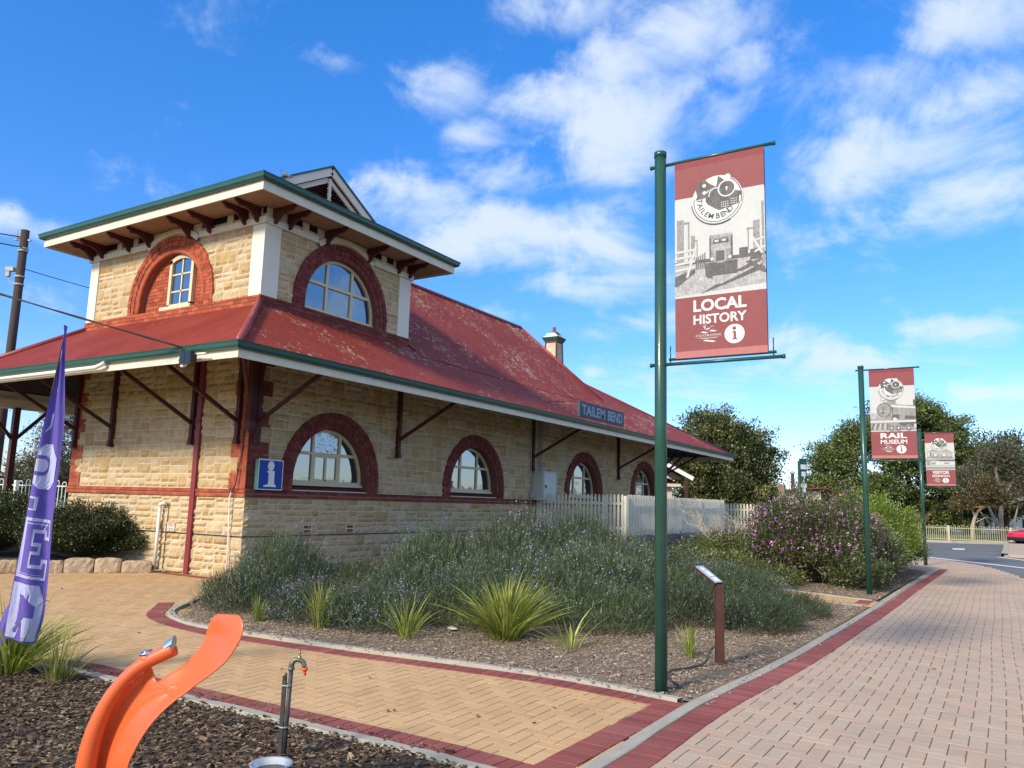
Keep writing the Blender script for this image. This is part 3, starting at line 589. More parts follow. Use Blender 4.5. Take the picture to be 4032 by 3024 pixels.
parts.append(wall_stones(FR, 0, 24, ZC+.012, ZB, [rect_hole(x-.16, x+.16, .87, 1.06) for x in (1.75, 3.1, 5.5, 6.8)], 'b', False, 5, (.24,.29), (.018,.045)))
parts.append(wall_stones(FR, -.0, 24, -.02, ZC-.012, [], 'c', False, 6, (.24,.30), (.02,.05)))
lh = [quoin_hole(1, 0, ZS, H_Q, .52, .28), quoin_hole(-1, 6.41, ZS, H_Q, .45, .25)]
parts.append(wall_stones(LF, 0, 6.41, ZS, 5.0, lh, 'd', True, 8))
parts.append(wall_stones(LF, 0, 6.41, ZC+.012, ZB, [rect_hole(2.12, 2.40, .87, 1.02)], 'e', True, 9, (.24,.29), (.018,.045)))
parts.append(wall_stones(LF, 0, 6.41, -.02, ZC-.012, [], 'f', True, 10, (.24,.30), (.02,.05)))
def join_parts(parts, name, m, parent):
    V = []; F = []; R = []; n = 0
    for v, f, r in parts: V.append(v); F.append(f+n); R.append(r); n += len(v)
    return npmesh(name, np.concatenate(V), np.concatenate(F), np.concatenate(R), m, parent)
join_parts(parts[:3], 'stone_facing', M_STONE, ST); join_parts(parts[3:], 'stone_facing', M_STONE, ST)
TZ0, TZ1, TW, TD = 5.84, 7.50, 4.89, 6.41
TAR, TAL, TSP = 2.44, 3.09, 6.08
th = [arch_hole(TAR, TSP, RO-.03), rect_hole(-1, .42, 5, 8), rect_hole(4.46, 6, 5, 8)]
tl = [arch_hole(TAL, TSP, RO-.03), rect_hole(-1, .36, 5, 8), rect_hole(6.10, 7, 5, 8)]
join_parts([wall_stones(FR, .4, 4.48, TZ0, 7.56, th, 'g', False, 12, (.26,.32))], 'tower_stone_facing', M_STONE, ST)
join_parts([wall_stones(LF, .34, 6.12, TZ0, 7.56, tl, 'h', True, 13, (.26,.32))], 'tower_stone_facing', M_STONE, ST)
# backing walls (mortar) with arched openings
def backing(mb, mp, u0, u1, z0, z1, arches, flip):
    loops = [[Vector((u0,z0,0)),Vector((u1,z0,0)),Vector((u1,z1,0)),Vector((u0,z1,0))]]
    for c, zb, zs, r in arches:
        L = [Vector((c-r, zb, 0)), Vector((c+r, zb, 0))]+[Vector((c+r*math.cos(PI*i/24), zs+r*math.sin(PI*i/24), 0)) for i in range(25)]
        loops.append(L)
    tri = tessellate_polygon(loops); flat = [p for L in loops for p in L]
    mb.add([mp(p.x, p.y, 0) for p in flat], [t if flip else t[::-1] for t in tri])
b = MB()
backing(b, FR, 0, 24, -.05, 5.64, [(c, ZS+.02, ZSP, RI) for c in ARCH], True)
backing(b, LF, 0, 6.41, -.05, 5.64, [], False)
backing(b, FR, 0, TW, 5.64, 7.7, [(TAR, 5.86, TSP, RI)], True)
backing(b, LF, 0, TD, 5.64, 7.7, [(TAL, 5.86, TSP, RI-.03)], False)
b.build('mortar_wall', M_MORTAR, ST)
b = MB(); b.box(23.9, 24, .02, 6.4, -.05, 5.6); b.box(.05, 24, 6.31, 6.41, -.05, 5.6); b.box(TW-.1, TW, .02, TD, 5.6, 7.9); b.box(.05, TW-.1, TD-.1, TD, 5.6, 7.9)
b.build('rear_wall', M_STONE, ST)
for c in ARCH: b = MB(); b.box(c-1.9, c+1.9, .62, .66, 1.5, 4.0); b.build('dark_interior', M_DARK, ST)
b = MB(); b.box(.4, 4.6, .55, .6, 5.6, 7.8); b.build('dark_interior', M_DARK, ST)
# damp course, a thin dark strip along the joint
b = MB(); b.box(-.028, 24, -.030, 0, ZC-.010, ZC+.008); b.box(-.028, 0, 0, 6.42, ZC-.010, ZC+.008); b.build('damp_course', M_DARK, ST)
# brick string band, with a sloping top
def band(mb, z0, z1, proud, mp, u0, u1, bl=.235, course=.083):
    z = z0; k = 0
    while z < z1-.01:
        u = u0-(bl/2 if k % 2 else 0); top = z+course >= z1-.01
        while u < u1:
            a, e = max(u, u0), min(u+bl, u1)
            if e-a > .02:
                vs = [mp(x, y, n) for n in (0, proud) for x, y in ((a+.004, z+.004), (e-.004, z+.004), (e-.004, z+course-.004-(.03 if top and n > 0 else 0)), (a+.004, z+course-.004-(.03 if top and n > 0 else 0)))]
                mb.add(vs, [(4,5,6,7),(0,1,5,4),(1,2,6,5),(2,3,7,6),(3,0,4,7)])
            u += bl
        z += course; k += 1
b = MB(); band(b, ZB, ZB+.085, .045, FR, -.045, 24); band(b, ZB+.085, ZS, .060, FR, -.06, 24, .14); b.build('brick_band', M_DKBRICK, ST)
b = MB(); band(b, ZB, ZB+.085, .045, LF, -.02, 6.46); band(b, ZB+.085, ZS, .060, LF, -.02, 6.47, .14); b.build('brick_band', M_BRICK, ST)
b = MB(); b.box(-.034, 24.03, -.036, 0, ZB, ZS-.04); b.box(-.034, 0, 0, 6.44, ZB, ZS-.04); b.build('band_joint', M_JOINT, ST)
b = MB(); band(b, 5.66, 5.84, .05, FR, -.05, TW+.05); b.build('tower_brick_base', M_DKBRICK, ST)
b = MB(); band(b, 5.66, 5.84, .05, LF, -.03, TD+.05); b.build('tower_brick_base', M_BRICK, ST)
# quoins
def quoin(mb, mj, mp, u, side, z0, z1, wa, wb, proud=.022):
    z = z0; k = 0; q = 0
    while z < z1:
        w = wa if k % 2 == 0 else wb
        for c in range(4):
            h = H_Q/4; lens = [.23]*5 if (c+k) % 2 else [.115]+[.23]*5; p = 0
            for L in lens:
                e = min(p+L, w)
                if e-p < .02: break
                a, f = sorted((u+side*p, u+side*e)); zz = z+c*h
                vs = [mp(x, y, n) for n in (0, proud) for x, y in ((a+.004, zz+.004), (f-.004, zz+.004), (f-.004, zz+h-.004), (a+.004, zz+h-.004))]
                mb.add(vs, [(4,5,6,7),(0,1,5,4),(1,2,6,5),(2,3,7,6),(3,0,4,7)]); p = e
                if e >= w: break
        a, f = sorted((u, u+side*w)); 
        vs = [mp(x, y, n) for n in (0, proud-.006) for x, y in ((a, z), (f, z), (f, z+H_Q), (a, z+H_Q))]
        mj.add(vs, [(4,5,6,7),(0,1,5,4),(1,2,6,5),(2,3,7,6),(3,0,4,7)]); z += H_Q; k += 1
for qu, qs in ((-.022, 1), (24.02, -1)):
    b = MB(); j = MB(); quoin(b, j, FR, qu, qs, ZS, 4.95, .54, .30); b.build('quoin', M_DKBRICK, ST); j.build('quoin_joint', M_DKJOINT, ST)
b = MB(); j = MB(); quoin(b, j, LF, -.022, 1, ZS, 4.95, .54, .30); b.build('quoin', M_BRICK, ST); j.build('quoin_joint', M_JOINT, ST)
b = MB(); j = MB(); quoin(b, j, LF, 6.43, -1, ZS, 4.95, .45, .25); b.build('quoin', M_BRICK, ST); j.build('quoin_joint', M_JOINT, ST)
# arches: three rings of header bricks, reveals and windows
def arch(mp, c, zb, zs, mats_b, mats_j, rings=((1.205,1.32),(1.33,1.445),(1.455,1.57)), proud=(.03,.045,.055), rdepth=.26, ri=RI):
    b = MB(); j = MB()
    for (r0, r1), pr in zip(rings, proud):
        n = int(PI*r0/.082)
        for i in range(n):
            a0, a1 = PI*i/n+.0035/r0, PI*(i+1)/n-.0035/r0; pj = pr+random.uniform(-.004, .006)
            P = [(c+r*math.cos(a), zs+r*math.sin(a)) for a, r in ((a0,r0),(a1,r0),(a1,r1),(a0,r1))]
            b.prism(P, pj, mp)
        k = int((zs-zb)/.086); h = (zs-zb)/max(1, k)
        for s_ in (-1, 1):
            for i in range(k):
                a, e = sorted((c+s_*r0, c+s_*r1)); b.prism([(a+.003, zb+i*h+.003), (e-.003, zb+i*h+.003), (e-.003, zb+(i+1)*h-.003), (a+.003, zb+(i+1)*h-.003)], pr+random.uniform(-.004, .006), mp)
    R0, R1 = ri, rings[-1][1]+.004; pts_o = [(c+R1, zb)]+[(c+R1*math.cos(PI*i/32), zs+R1*math.sin(PI*i/32)) for i in range(33)]+[(c-R1, zb)]
    pts_i = [(c+R0, zb)]+[(c+R0*math.cos(PI*i/32), zs+R0*math.sin(PI*i/32)) for i in range(33)]+[(c-R0, zb)]
    vs = []; 
    for po, pi_ in zip(pts_o, pts_i): vs += [mp(*po, 0), mp(*po, .022), mp(*pi_, .022), mp(*pi_, -rdepth)]
    n = len(pts_o); j.add(vs, [(i*4+k, (i+1)*4+k, (i+1)*4+k+1, i*4+k+1) for i in range(n-1) for k in range(3)])
    return b, j
def window(mp, c, z0, zt, hw, zs, depth, mul_=(.43,), transom=None, small=False, parent=ST, glass=M_GLASS):
    # frame: half-round ring, jambs, mullions, transom; pane; sill
    f = MB(); t = .07; n = 32; r = hw
    P = [(c+r, z0), ]+[(c+r*math.cos(PI*i/n), zs+(zt-zs)*math.sin(PI*i/n)) for i in range(n+1)]+[(c-r, z0)]
    Q = [(c+(r-t), z0), ]+[(c+(r-t)*math.cos(PI*i/n), zs+(zt-zs-t)*math.sin(PI*i/n)) for i in range(n+1)]+[(c-(r-t), z0)]
    vs = []
    for p, q in zip(P, Q): vs += [mp(*p, -depth), mp(*p, -depth+.06), mp(*q, -depth+.06), mp(*q, -depth)]
    k = len(P); f.add(vs, [(i*4+a, (i+1)*4+a, (i+1)*4+(a+1) % 4, i*4+(a+1) % 4) for i in range(k-1) for a in range(4)], 0, .5)
    def rc(a, b_, c0, d, pr): f.prism([(a,c0),(b_,c0),(b_,d),(a,d)], pr, lambda u, w, n: mp(u, w, n-depth), 0, .5)
    def top(x): return zs+(zt-zs-.02)*math.sqrt(max(0, 1-((x-c)/r)**2))
    for m_ in mul_:
        for s_ in (-1, 1): rc(c+s_*m_-.035, c+s_*m_+.035, z0, top(c+s_*m_), .055)
    tr = transom or (z0+(zt-z0)*.52)
    rc(c-r+.02, c+r-.02, tr-.035, tr+.035, .062); rc(c-r, c+r, z0, z0+.06, .064)
    if small:
        rc(c-.395, c-.345, z0+.06, tr-.035, .05); rc(c+.345, c+.395, z0+.06, tr-.035, .05); rc(c-.345, c+.345, tr-.08, tr-.035, .045); rc(c-.03, c+.03, z0+.06, tr-.08, .045); rc(c-.345, c+.345, z0+.06, z0+.10, .045)
    fo = f.build('window', M_FRAME, parent)
    g = MB(); G_ = [(x, y) for x, y in P]; g.add([mp(x, y, -depth+.02) for x, y in G_], [tuple(range(len(G_)))], 0, .5)
    if small: g.add([mp(x, y, -depth+.024) for x, y in ((c-.39, tr+.03), (c+.39, tr+.03), (c+.39, top(c+.39)), (c, zt-.05), (c-.39, top(c-.39)))], [(0,1,2,3,4)], 1, .5)
    g.build('pane', [glass, M_GLASSB], fo)
    s_ = MB(); s_.prism([(c-r-.02, z0-.06), (c+r+.02, z0-.06), (c+r+.02, z0), (c-r-.02, z0)], .09, lambda u, w, n: mp(u, w, n-depth+.03), 0, .5); s_.build('sill', M_FRAME, fo)
    return fo
for i, c in enumerate(ARCH):
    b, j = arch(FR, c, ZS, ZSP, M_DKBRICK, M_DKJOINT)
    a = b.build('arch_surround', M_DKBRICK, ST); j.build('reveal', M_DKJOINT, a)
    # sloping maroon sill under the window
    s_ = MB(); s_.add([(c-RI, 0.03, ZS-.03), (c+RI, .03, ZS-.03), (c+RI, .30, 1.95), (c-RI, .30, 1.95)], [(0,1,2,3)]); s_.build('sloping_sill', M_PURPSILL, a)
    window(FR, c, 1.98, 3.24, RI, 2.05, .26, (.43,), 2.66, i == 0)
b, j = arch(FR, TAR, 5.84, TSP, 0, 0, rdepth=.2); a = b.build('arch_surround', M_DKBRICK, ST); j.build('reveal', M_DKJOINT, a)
window(FR, TAR, 5.93, 7.28, RI, 6.10, .17, (.42,), 6.60)
b, j = arch(LF, TAL, 5.84, TSP, 0, 0, rdepth=.17, ri=RI-.03); a = b.build('arch_surround', M_BRICK, ST); j.build('reveal', M_JOINT, a)
# rounded inner roll moulding on the sunlit arch
b = MB(); b.tube([LF(TAL-1.20, 5.86, .0)]+[LF(TAL-1.20*math.cos(PI*i/24), TSP+1.20*math.sin(PI*i/24), .0) for i in range(25)]+[LF(TAL+1.20, 5.86, .0)], .055, 8); b.build('roll_moulding', M_BRICK, a, True)
# brick infill with the small sash window
b = MB(); 
WU0, WU1, WZ0, WZ1 = 2.40, 3.28, 5.95, 7.16
z = 5.84; k = 0
while z < 7.3:
    u = 1.85-(.115 if k % 2 else 0)
    while u < 4.35:
        a0, e0 = u+.004, u+.226
        for (p, q) in ([(a0, e0)] if (e0 < WU0 or a0 > WU1 or z > WZ1+.02 or z+.08 < WZ0) else [(a0, min(e0, WU0)), (max(a0, WU1), e0)]):
            if q-p > .03 and math.hypot((p+q)/2-TAL, max(0, z-TSP+.04)) < 1.21: b.prism([(p,z+.004),(q,z+.004),(q,z+.082),(p,z+.082)], .02+random.uniform(0,.006), lambda uu, w, n: LF(uu, w, n-.16))
        u += .23
    z += .086; k += 1
b.build('brick_infill', M_BRICK, ST)
b = MB(); b.prism([(1.8,5.7),(4.4,5.7),(4.4,7.4),(1.8,7.4)], .01, lambda uu, w, n: LF(uu, w, n-.16)); b.build('infill_joint', M_JOINT, ST)
f = MB(); L2 = lambda uu, w, n: LF(uu, w, n-.145)
def fr(a, b_, c0, d, pr, mb=f): mb.prism([(a,c0),(b_,c0),(b_,d),(a,d)], pr, L2, 0, .5)
fr(WU0, WU0+.09, WZ0, WZ1-.06, .10); fr(WU1-.09, WU1, WZ0, WZ1-.06, .10); fr(WU0, WU1, WZ0, WZ0+.07, .10)
cm = (WU0+WU1)/2
vs = []
for i in range(13):
    x = WU0+(WU1-WU0)*i/12; y1 = WZ1-.07+.12*(1-((x-cm)/.43)**2); vs += [L2(x, y1-.10, 0), L2(x, y1-.10, .1), L2(x, y1, .1), L2(x, y1, 0)]
f.add(vs, [(i*4+a_, (i+1)*4+a_, (i+1)*4+(a_+1) % 4, i*4+(a_+1) % 4) for i in range(12) for a_ in range(4)], 0, .5)
fr(cm-.02, cm+.02, WZ0+.05, WZ1-.04, .07)
for zz in (6.33, 6.74): fr(WU0+.08, WU1-.08, zz-.018, zz+.018, .07)
fo = f.build('window', M_FRAME, ST)
g = MB(); g.add([L2(x, y, .05) for x, y in ((WU0+.05,WZ0+.05),(WU1-.05,WZ0+.05),(WU1-.05,WZ1-.02),(cm,WZ1+.02),(WU0+.05,WZ1-.02))], [(0,1,2,3,4)], 0, .5); g.build('pane', M_GLASS, fo)
s_ = MB(); s_.prism([(WU0-.12, WZ0-.08),(WU1+.12, WZ0-.08),(WU1+.12, WZ0),(WU0-.12, WZ0)], .2, L2, 0, .5); s_.build('sill', M_FRAME, fo)
# tower corner piers, string course with raised hoods, frieze, soffit, brackets
for q in ((-.03, .42, -.03, .36), (4.46, TW+.03, -.03, .3), (-.03, .3, 6.10, TD+.03)):
    b = MB(); b.box(*q, TZ0, TZ1+.06); b.build('corner_pier', M_CREAMC, ST)
b = MB()
def string(mp, u0, u1, c, zs):
    dz = 7.50-zs; a = math.asin(min(1, dz/1.72)); ux = 1.72*math.cos(a)
    for p, q in ((u0, c-ux), (c+ux, u1)): b.prism([(p,7.46),(q,7.46),(q,7.60),(p,7.60)], .085, mp, 0, .5)
    n = 14; vs = []
    for i in range(n+1):
        t = a+(PI-2*a)*i/n; 
        for r, nn in ((1.60, 0), (1.60, .085), (1.73, .085), (1.73, 0)): vs.append(mp(c+r*math.cos(t), zs+r*math.sin(t), nn))
    b.add(vs, [(i*4+k, (i+1)*4+k, (i+1)*4+(k+1) % 4, i*4+(k+1) % 4) for i in range(n) for k in range(4)], 0, .5)
string(FR, -.085, TW+.085, TAR, TSP); string(LF, .0, TD+.085, TAL, TSP)
b.build('string_course', M_CREAM, ST)
b = MB(); b.box(.01, TW, .02, TD, 7.55, 7.86); b.build('frieze_void', M_DARK, ST)
b = MB()
for mp, us, W_ in ((FR, (0.0, .38, 1.02, 3.72, 4.2, 4.62), .14), (LF, (.12, .38, 1.05, 4.55, 5.2, 6.0), .14)):
    for u in us: b = MB(); b.prism([(u,7.56),(u+W_+.05,7.56),(u+W_+.05,7.83),(u,7.83)], .03, mp, 0, .5); b.build('frieze_panel', M_CREAM, ST)
for mp, c in ((FR, TAR), (LF, TAL)): b = MB(); b.prism([(c-.95,7.58),(c+.95,7.58),(c+.95,7.83),(c-.95,7.83)], .02, mp, 0, .5); b.build('frieze_panel', M_CREAM, ST)
EO = .84
b = MB(); nb = 8
for i in range(nb):
    o0 = .04+i*(EO-.05)/nb; o1 = o0+(EO-.05)/nb-.014; zt = 7.835+.0*i
    b.box(-o1, TW+o1, -o1, -o0, zt, zt+.015); b.box(-o1, TW+o1, TD+o0, TD+o1, zt, zt+.015); b.box(-o1, -o0, -o0, TD+o0, zt+.0005, zt+.0155); b.box(TW+o0, TW+o1, -o0, TD+o0, zt+.0005, zt+.0155)
b.build('soffit_boards', M_SOFFIT, ST)
b = MB(); b.box(-.8, TW+.8, -.8, TD+.8, 7.853, 7.87); b.build('soffit_backing', M_DARK, ST)
def bracket(mp, u):
    b = MB(); pts = [(0, 7.83), (.66, 7.83), (.68, 7.78), (.62, 7.755), (.56, 7.70), (.42, 7.715), (.28, 7.66), (.17, 7.57), (.12, 7.50), (.05, 7.48), (0, 7.47)]
    for s_ in (0,):
        P = [(n_, z_) for n_, z_ in pts]; w = .055
        vs = [mp(u-w/2, z_, n_+.03) for n_, z_ in P]+[mp(u+w/2, z_, n_+.03) for n_, z_ in P]; n = len(P)
        tri = tessellate_polygon([[Vector((p[0], p[1], 0)) for p in P]])
        b.add(vs, [t for t in tri]+[tuple(x+n for x in t[::-1]) for t in tri]+[(i, (i+1) % n, (i+1) % n+n, i+n) for i in range(n)], 0, .5)
    b.build('eave_bracket', M_MAROON, ST)
for u in (.17, .58, 1.73, 3.19, 4.31, 4.77): bracket(FR, u)
for u in (.16, .56, 1.72, 2.46, 3.95, 4.75, 5.88, 6.32): bracket(LF, u)
def gutter_ring(x0, x1, y0, y1, zg, hg, zf0, zf1, name_f, name_g, mf, gw=.11):
    b = MB(); t = .03
    b.box(x0, x1, y0, y0+t, zf0, zf1); b.box(x0, x1, y1-t, y1, zf0, zf1); b.box(x0, x0+t, y0+t, y1-t, zf0, zf1); b.box(x1-t, x1, y0+t, y1-t, zf0, zf1); b.build(name_f, mf, ST)
    prof = [(0, 0), (.03, -.015), (.075, 0), (.10, .035), (gw, .09), (gw+.012, hg), (gw-.004, hg), (.09, hg-.01), (0.0, hg-.03)]
    g = MB(); C_ = [(x0,y0,-1,-1),(x1,y0,1,-1),(x1,y1,1,1),(x0,y1,-1,1)]
    vs = []; n = len(prof)
    for x, y, sx, sy in C_: vs += [(x+sx*p, y+sy*p, zg+q) for p, q in prof]
    g.add(vs, [(i*n+k, i*n+k+1, ((i+1) % 4)*n+k+1, ((i+1) % 4)*n+k) for i in range(4) for k in range(n-1)], 0, .5); g.build(name_g, M_GREEN, ST)
gutter_ring(-.85, TW+.85, -.85, TD+.85, 7.97, .13, 7.77, 7.99, 'tower_fascia', 'tower_gutter', M_CREAM)
# tower roof: low hip with a louvred gablet
X0, X1, Y0, Y1 = -.93, TW+.93, -.93, TD+.93; ZE = 8.08; mx = (X0+X1)/2; hw = (X1-X0)/2; ZR = ZE+hw*.36
b = MB(); r0 = (mx, Y0+hw, ZR); r1_ = (mx, Y1-hw, ZR)
b.slab([(X0,Y0,ZE),(X1,Y0,ZE),r0], .03); b.slab([(X1,Y0,ZE),(X1,Y1,ZE),r1_,r0], .03); b.slab([(X1,Y1,ZE),(X0,Y1,ZE),r1_], .03); b.slab([(X0,Y1,ZE),(X0,Y0,ZE),r0,r1_], .03)
b.build('tower_roof', M_CAP, ST)
GY = .50; gz = 9.70; gx = 2.24; gl, gr = .62, 3.86; gb = 8.78
gb2 = 8.55
gp = empty('gablet', None, None); gp.parent = ST
def gl_at(s_, z): return gx+s_*(gz-z)*(gr-gl)/2/(gz-gb)
b = MB()
for s_ in (-1, 1):
    b.slab([(gx, GY-.05, gz), (gl_at(s_, gb2), GY-.05, gb2), (gl_at(s_, gb2), 5.9, gb2), (gx, 5.9, gz)], .05)
b.build('roof', M_CAP, gp)
b = MB()
for s_ in (-1, 1):
    a0 = Vector((gx, GY-.07, gz-.10)); a1 = Vector((gl_at(s_, gb2), GY-.07, gb2-.10)); b.bar(a0+(a0-a1)*.0, a1, .05, .19, 0, (0,0,1))
b.build('bargeboard', M_CREAMC, gp)
b = MB()
for s_ in (-1, 1): b.bar((gx, GY-.08, gz+.03), (gl_at(s_, gb2), GY-.08, gb2+.03), .09, .045)
b.build('gablet_capping', M_GREEN, gp)
b = MB(); b.box(gx-1.9, gx+1.9, GY-.06, GY+.0, 8.62, 8.74); b.box(gx-.03, gx+.03, GY-.05, GY-.0, 8.7, 9.42)
for i in range(9):
    for s_ in (-1, 1):
        zz = 8.78+i*.075; b.obox((gx+s_*(.035 if i % 2 else .02), GY-.03, zz), (.022,0,0), (0,.018,0), (0,0,.03))
for s_ in (-1, 1): b.bar((gx, GY+.02, gz-.30), (gl_at(s_, gb2), GY+.02, gb2-.30), .05, .12)
b.build('gablet_trim', M_CREAM, gp)
b = MB()
for i in range(11):
    zz = 8.66+i*.075; w = max(.05, (9.5-zz)*1.75); b.obox((gx, GY+.06, zz), (w, 0, 0), (0, .035, .022), (0, -.004, .006))
b.build('louvre', M_MAROON, gp)
b = MB(); b.prism([(gx-1.95,8.5),(gx+1.95,8.5),(gx,9.62)], .02, lambda u, w, n: (u, GY+.14-n, w)); b.build('gablet_back', M_DARK, gp)

# main roofs
E1 = 2.27; ZG = 4.24; ZW = 5.70; XE = 27.2; YE = TD+E1
b = MB()
b.slab([(-E1,-E1,ZG),(XE,-E1,ZG),(17.84,2.04,7.01),(16.2,2.04,7.01),(16.2,0,ZW),(0,0,ZW)], .045, 0, 1)
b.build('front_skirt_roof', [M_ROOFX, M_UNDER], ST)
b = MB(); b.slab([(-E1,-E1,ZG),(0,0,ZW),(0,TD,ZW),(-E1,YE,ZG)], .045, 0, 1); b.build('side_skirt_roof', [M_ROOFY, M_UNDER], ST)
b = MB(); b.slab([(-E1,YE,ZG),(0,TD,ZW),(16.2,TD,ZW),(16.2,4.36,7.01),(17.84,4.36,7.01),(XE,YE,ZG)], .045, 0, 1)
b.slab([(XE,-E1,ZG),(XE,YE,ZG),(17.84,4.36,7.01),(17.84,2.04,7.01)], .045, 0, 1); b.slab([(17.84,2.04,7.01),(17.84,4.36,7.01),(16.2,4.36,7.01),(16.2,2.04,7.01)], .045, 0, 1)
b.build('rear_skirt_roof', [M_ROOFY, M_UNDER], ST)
b = MB()
# main front slope with an eased foot where it meets the skirt
def mz(y): 
    return 5.70+.96*y if y > .5 else (5.70+.643*y+ (.96-.643)*y*y/(2*.5)*1.0 + 0)
YY = [-.55, -.3, 0, .25, .5, .8, 3.2]; ZZ = []
for y in YY:
    if y >= .8: z = 5.70+.96*y-.0
    elif y <= -.5: z = 5.70+.643*y+.012
    else:
        t = (y+.55)/1.35; z0_, z1_ = 5.70-.643*.55+.012, 5.70+.96*.8; m0, m1 = .643*1.35, .96*1.35
        z = z0_*(2*t**3-3*t**2+1)+m0*(t**3-2*t**2+t)+z1_*(-2*t**3+3*t**2)+m1*(t**3-t**2)
    ZZ.append(z)
for y0_, z0_, y1_, z1_ in zip(YY, ZZ, YY[1:], ZZ[1:]):
    xr0, xr1 = [17.2-(y)*1.2/3.2 if y > 0 else 17.2 for y in (y0_, y1_)]
    xl0, xl1 = [TW+.03 if y > -.06 else TW+.03-(-y)*.0 for y in (y0_, y1_)]
    b.add([(xl0,y0_,z0_),(xr0,y0_,z0_),(xr1,y1_,z1_),(xl1,y1_,z1_)], [(0,1,2,3)])
b.build('main_roof_slope', M_ROOFX, ST, True)
b = MB(); b.slab([(TW,6.41,5.7),(17.2,6.41,5.7),(16,3.2,8.772),(TW,3.2,8.772)], .03); b.slab([(17.2,0,5.72),(17.2,6.41,5.7),(16,3.2,8.772)], .02); b.build('rear_roof_slope', M_ROOFX, ST)
def cap(a, c, r=.05):
    b = MB(); b.tube([a, c], r, 8, 0); b.build('ridge_capping', M_CAP, ST, True)
cap((-E1,-E1,ZG+.02), (-.02,-.02,ZW+.02), .075); cap((-E1,YE,ZG+.02), (0,TD,ZW+.02), .07); cap((TW,3.2,8.79), (16,3.2,8.79), .07)
cap((16,3.2,8.78), (17.18,.02,5.74), .06); cap((17.84,2.04,7.02), (XE,-E1,ZG+.01), .05); cap((16.2,2.04,7.02), (17.84,2.04,7.02), .04); pass
b = MB()          # lead flashing strips either side of the near hip
for s_ in ((.34, 0), (0, .34)):
    b.add([(-E1,-E1,ZG+.016), (-E1+s_[0],-E1+s_[1],ZG+.016), (s_[0],s_[1]-.0,ZW+.016) if 0 else (-.02+s_[0]*.95, -.02+s_[1]*.95, ZW-.0), (-.02,-.02,ZW+.014)], [(0,1,2,3)])
gutter_ring(-E1-.02, XE, -E1-.02, YE, ZG-.115, .12, 3.97, 4.17, 'fascia', 'gutter', M_CREAM)
# verandah struts on the walls
def strut(mp, u, top=True):
    b = MB(); b.prism([(u-.05,2.75),(u+.05,2.75),(u+.05,4.98),(u-.05,4.98)], .11, mp, 0, .5)
    b.prism([(u-.065,2.72),(u+.065,2.72),(u+.04,2.86),(u-.04,2.86)], .13, mp, 0, .5)
    b.bar(mp(u, 3.18, .08), mp(u, 4.24, 2.1), .055, .075)
    b.bar(mp(u, 4.10, 2.2), mp(u, 5.3, .1), .06, .1)
    b.build('verandah_strut', M_DRED, ST)
for u in (.12, 4.69, 11.62, 18.58, 23.85): strut(FR, u)
for u in (.30, 1.78, 4.77, 6.3): strut(LF, u)
b = MB(); b.bar((-.03,-.03,3.0), (-.03,-.03,4.95), .16, .16); b.bar((-.06,-.06,3.2), (-1.85,-1.85,4.22), .06, .08); b.build('verandah_strut', M_DRED, ST)
for yy in (.05, .5, 3.2):
    b = MB(); b.bar((24.02,yy,3.0),(24.02,yy,5.0),.1,.1); b.bar((24.1,yy,3.2),(26.9,yy,4.3),.07,.09); b.build('verandah_strut', M_DRED, ST)
b = MB()     # rafters under the skirt
for i in range(44): 
    x = .2+i*.655
    if x < 26.5-.0 and x < 24: b.bar((x, -E1+.06, ZG-.12), (x, -.02, ZW-.10), .045, .09)
for i in range(16):
    y = .3+i*.655
    if y < 6.3: b.bar((-E1+.06, y, ZG-.12), (-.02, min(max(y, .05), 6.38), ZW-.10), .045, .09)
b.build('rafters', M_DRED, ST)
# maroon downpipe on the side wall, full height
b = MB(); b.prism([(1.52,0),(1.66,0),(1.66,4.9),(1.52,4.9)], .075, LF, 0, .5); b.build('rainwater_pipe', mat('maroon_paint', (.20,.030,.036), rough=.45, noise=(3,.12)), ST)
b = MB(); b.tube([LF(2.60,.02,.10), LF(2.60,1.38,.10)], .036, 10); b.tube([LF(2.60,1.36,.10), LF(2.60,1.43,.10), LF(2.50,1.45,.10), LF(2.46,1.43,.03)], .038, 10); b.lathe([(.0,.03),(.10,.028),(.12,.005),(.12,0)], (-.12,2.55,0), 16); b.build('white_waste_pipe', M_PVC, ST, True)
b = MB(); b.tube([LF(2.42,.05,.03), LF(2.41,.9,.03), LF(2.38,1.45,.03)], .011, 6); b.build('rusty_pipe', M_RUST, ST)
b = MB(); b.tube([LF(.31,.1,.06), LF(.33,.9,.06), LF(.35,1.62,.09), LF(.30,1.72,.10)], .016, 8); b.build('white_conduit', M_PVC, ST)
b = MB(); b.tube([LF(.29,1.72,.10), LF(.20,1.86,.10), LF(.14,2.5,.05), LF(.12,3.2,.04)], .014, 8); b.build('maroon_conduit', M_MAROON, ST)
def airvent(mp, u, z, dark):
    b = MB(); b.prism([(u-.13,z-.09),(u+.13,z-.09),(u+.13,z+.09),(u-.13,z+.09)], .035, mp, 0, .5)
    for zz in (-.045, .045): b.prism([(u-.105,z+zz-.03),(u+.105,z+zz-.03),(u+.105,z+zz+.03),(u-.105,z+zz+.03)], .039, mp, 1, .5)
    b.build('air_vent', [M_MORTAR, M_DKBRICK if dark else M_GREY], ST)
for u, dk in ((1.75, 1), (3.1, 1), (5.5, 0), (6.8, 0)): airvent(FR, u, .965, dk)
airvent(LF, 2.26, .945, 0)
b = MB(); b.tube([FR(11.50,5.0,.04), FR(11.55,2.1,.04)], .018, 8); b.tube([FR(11.55,2.0,.04), FR(11.56,.1,.04)], .022, 8); b.box(11.48,11.62,-.13,-.0,1.86,2.08)
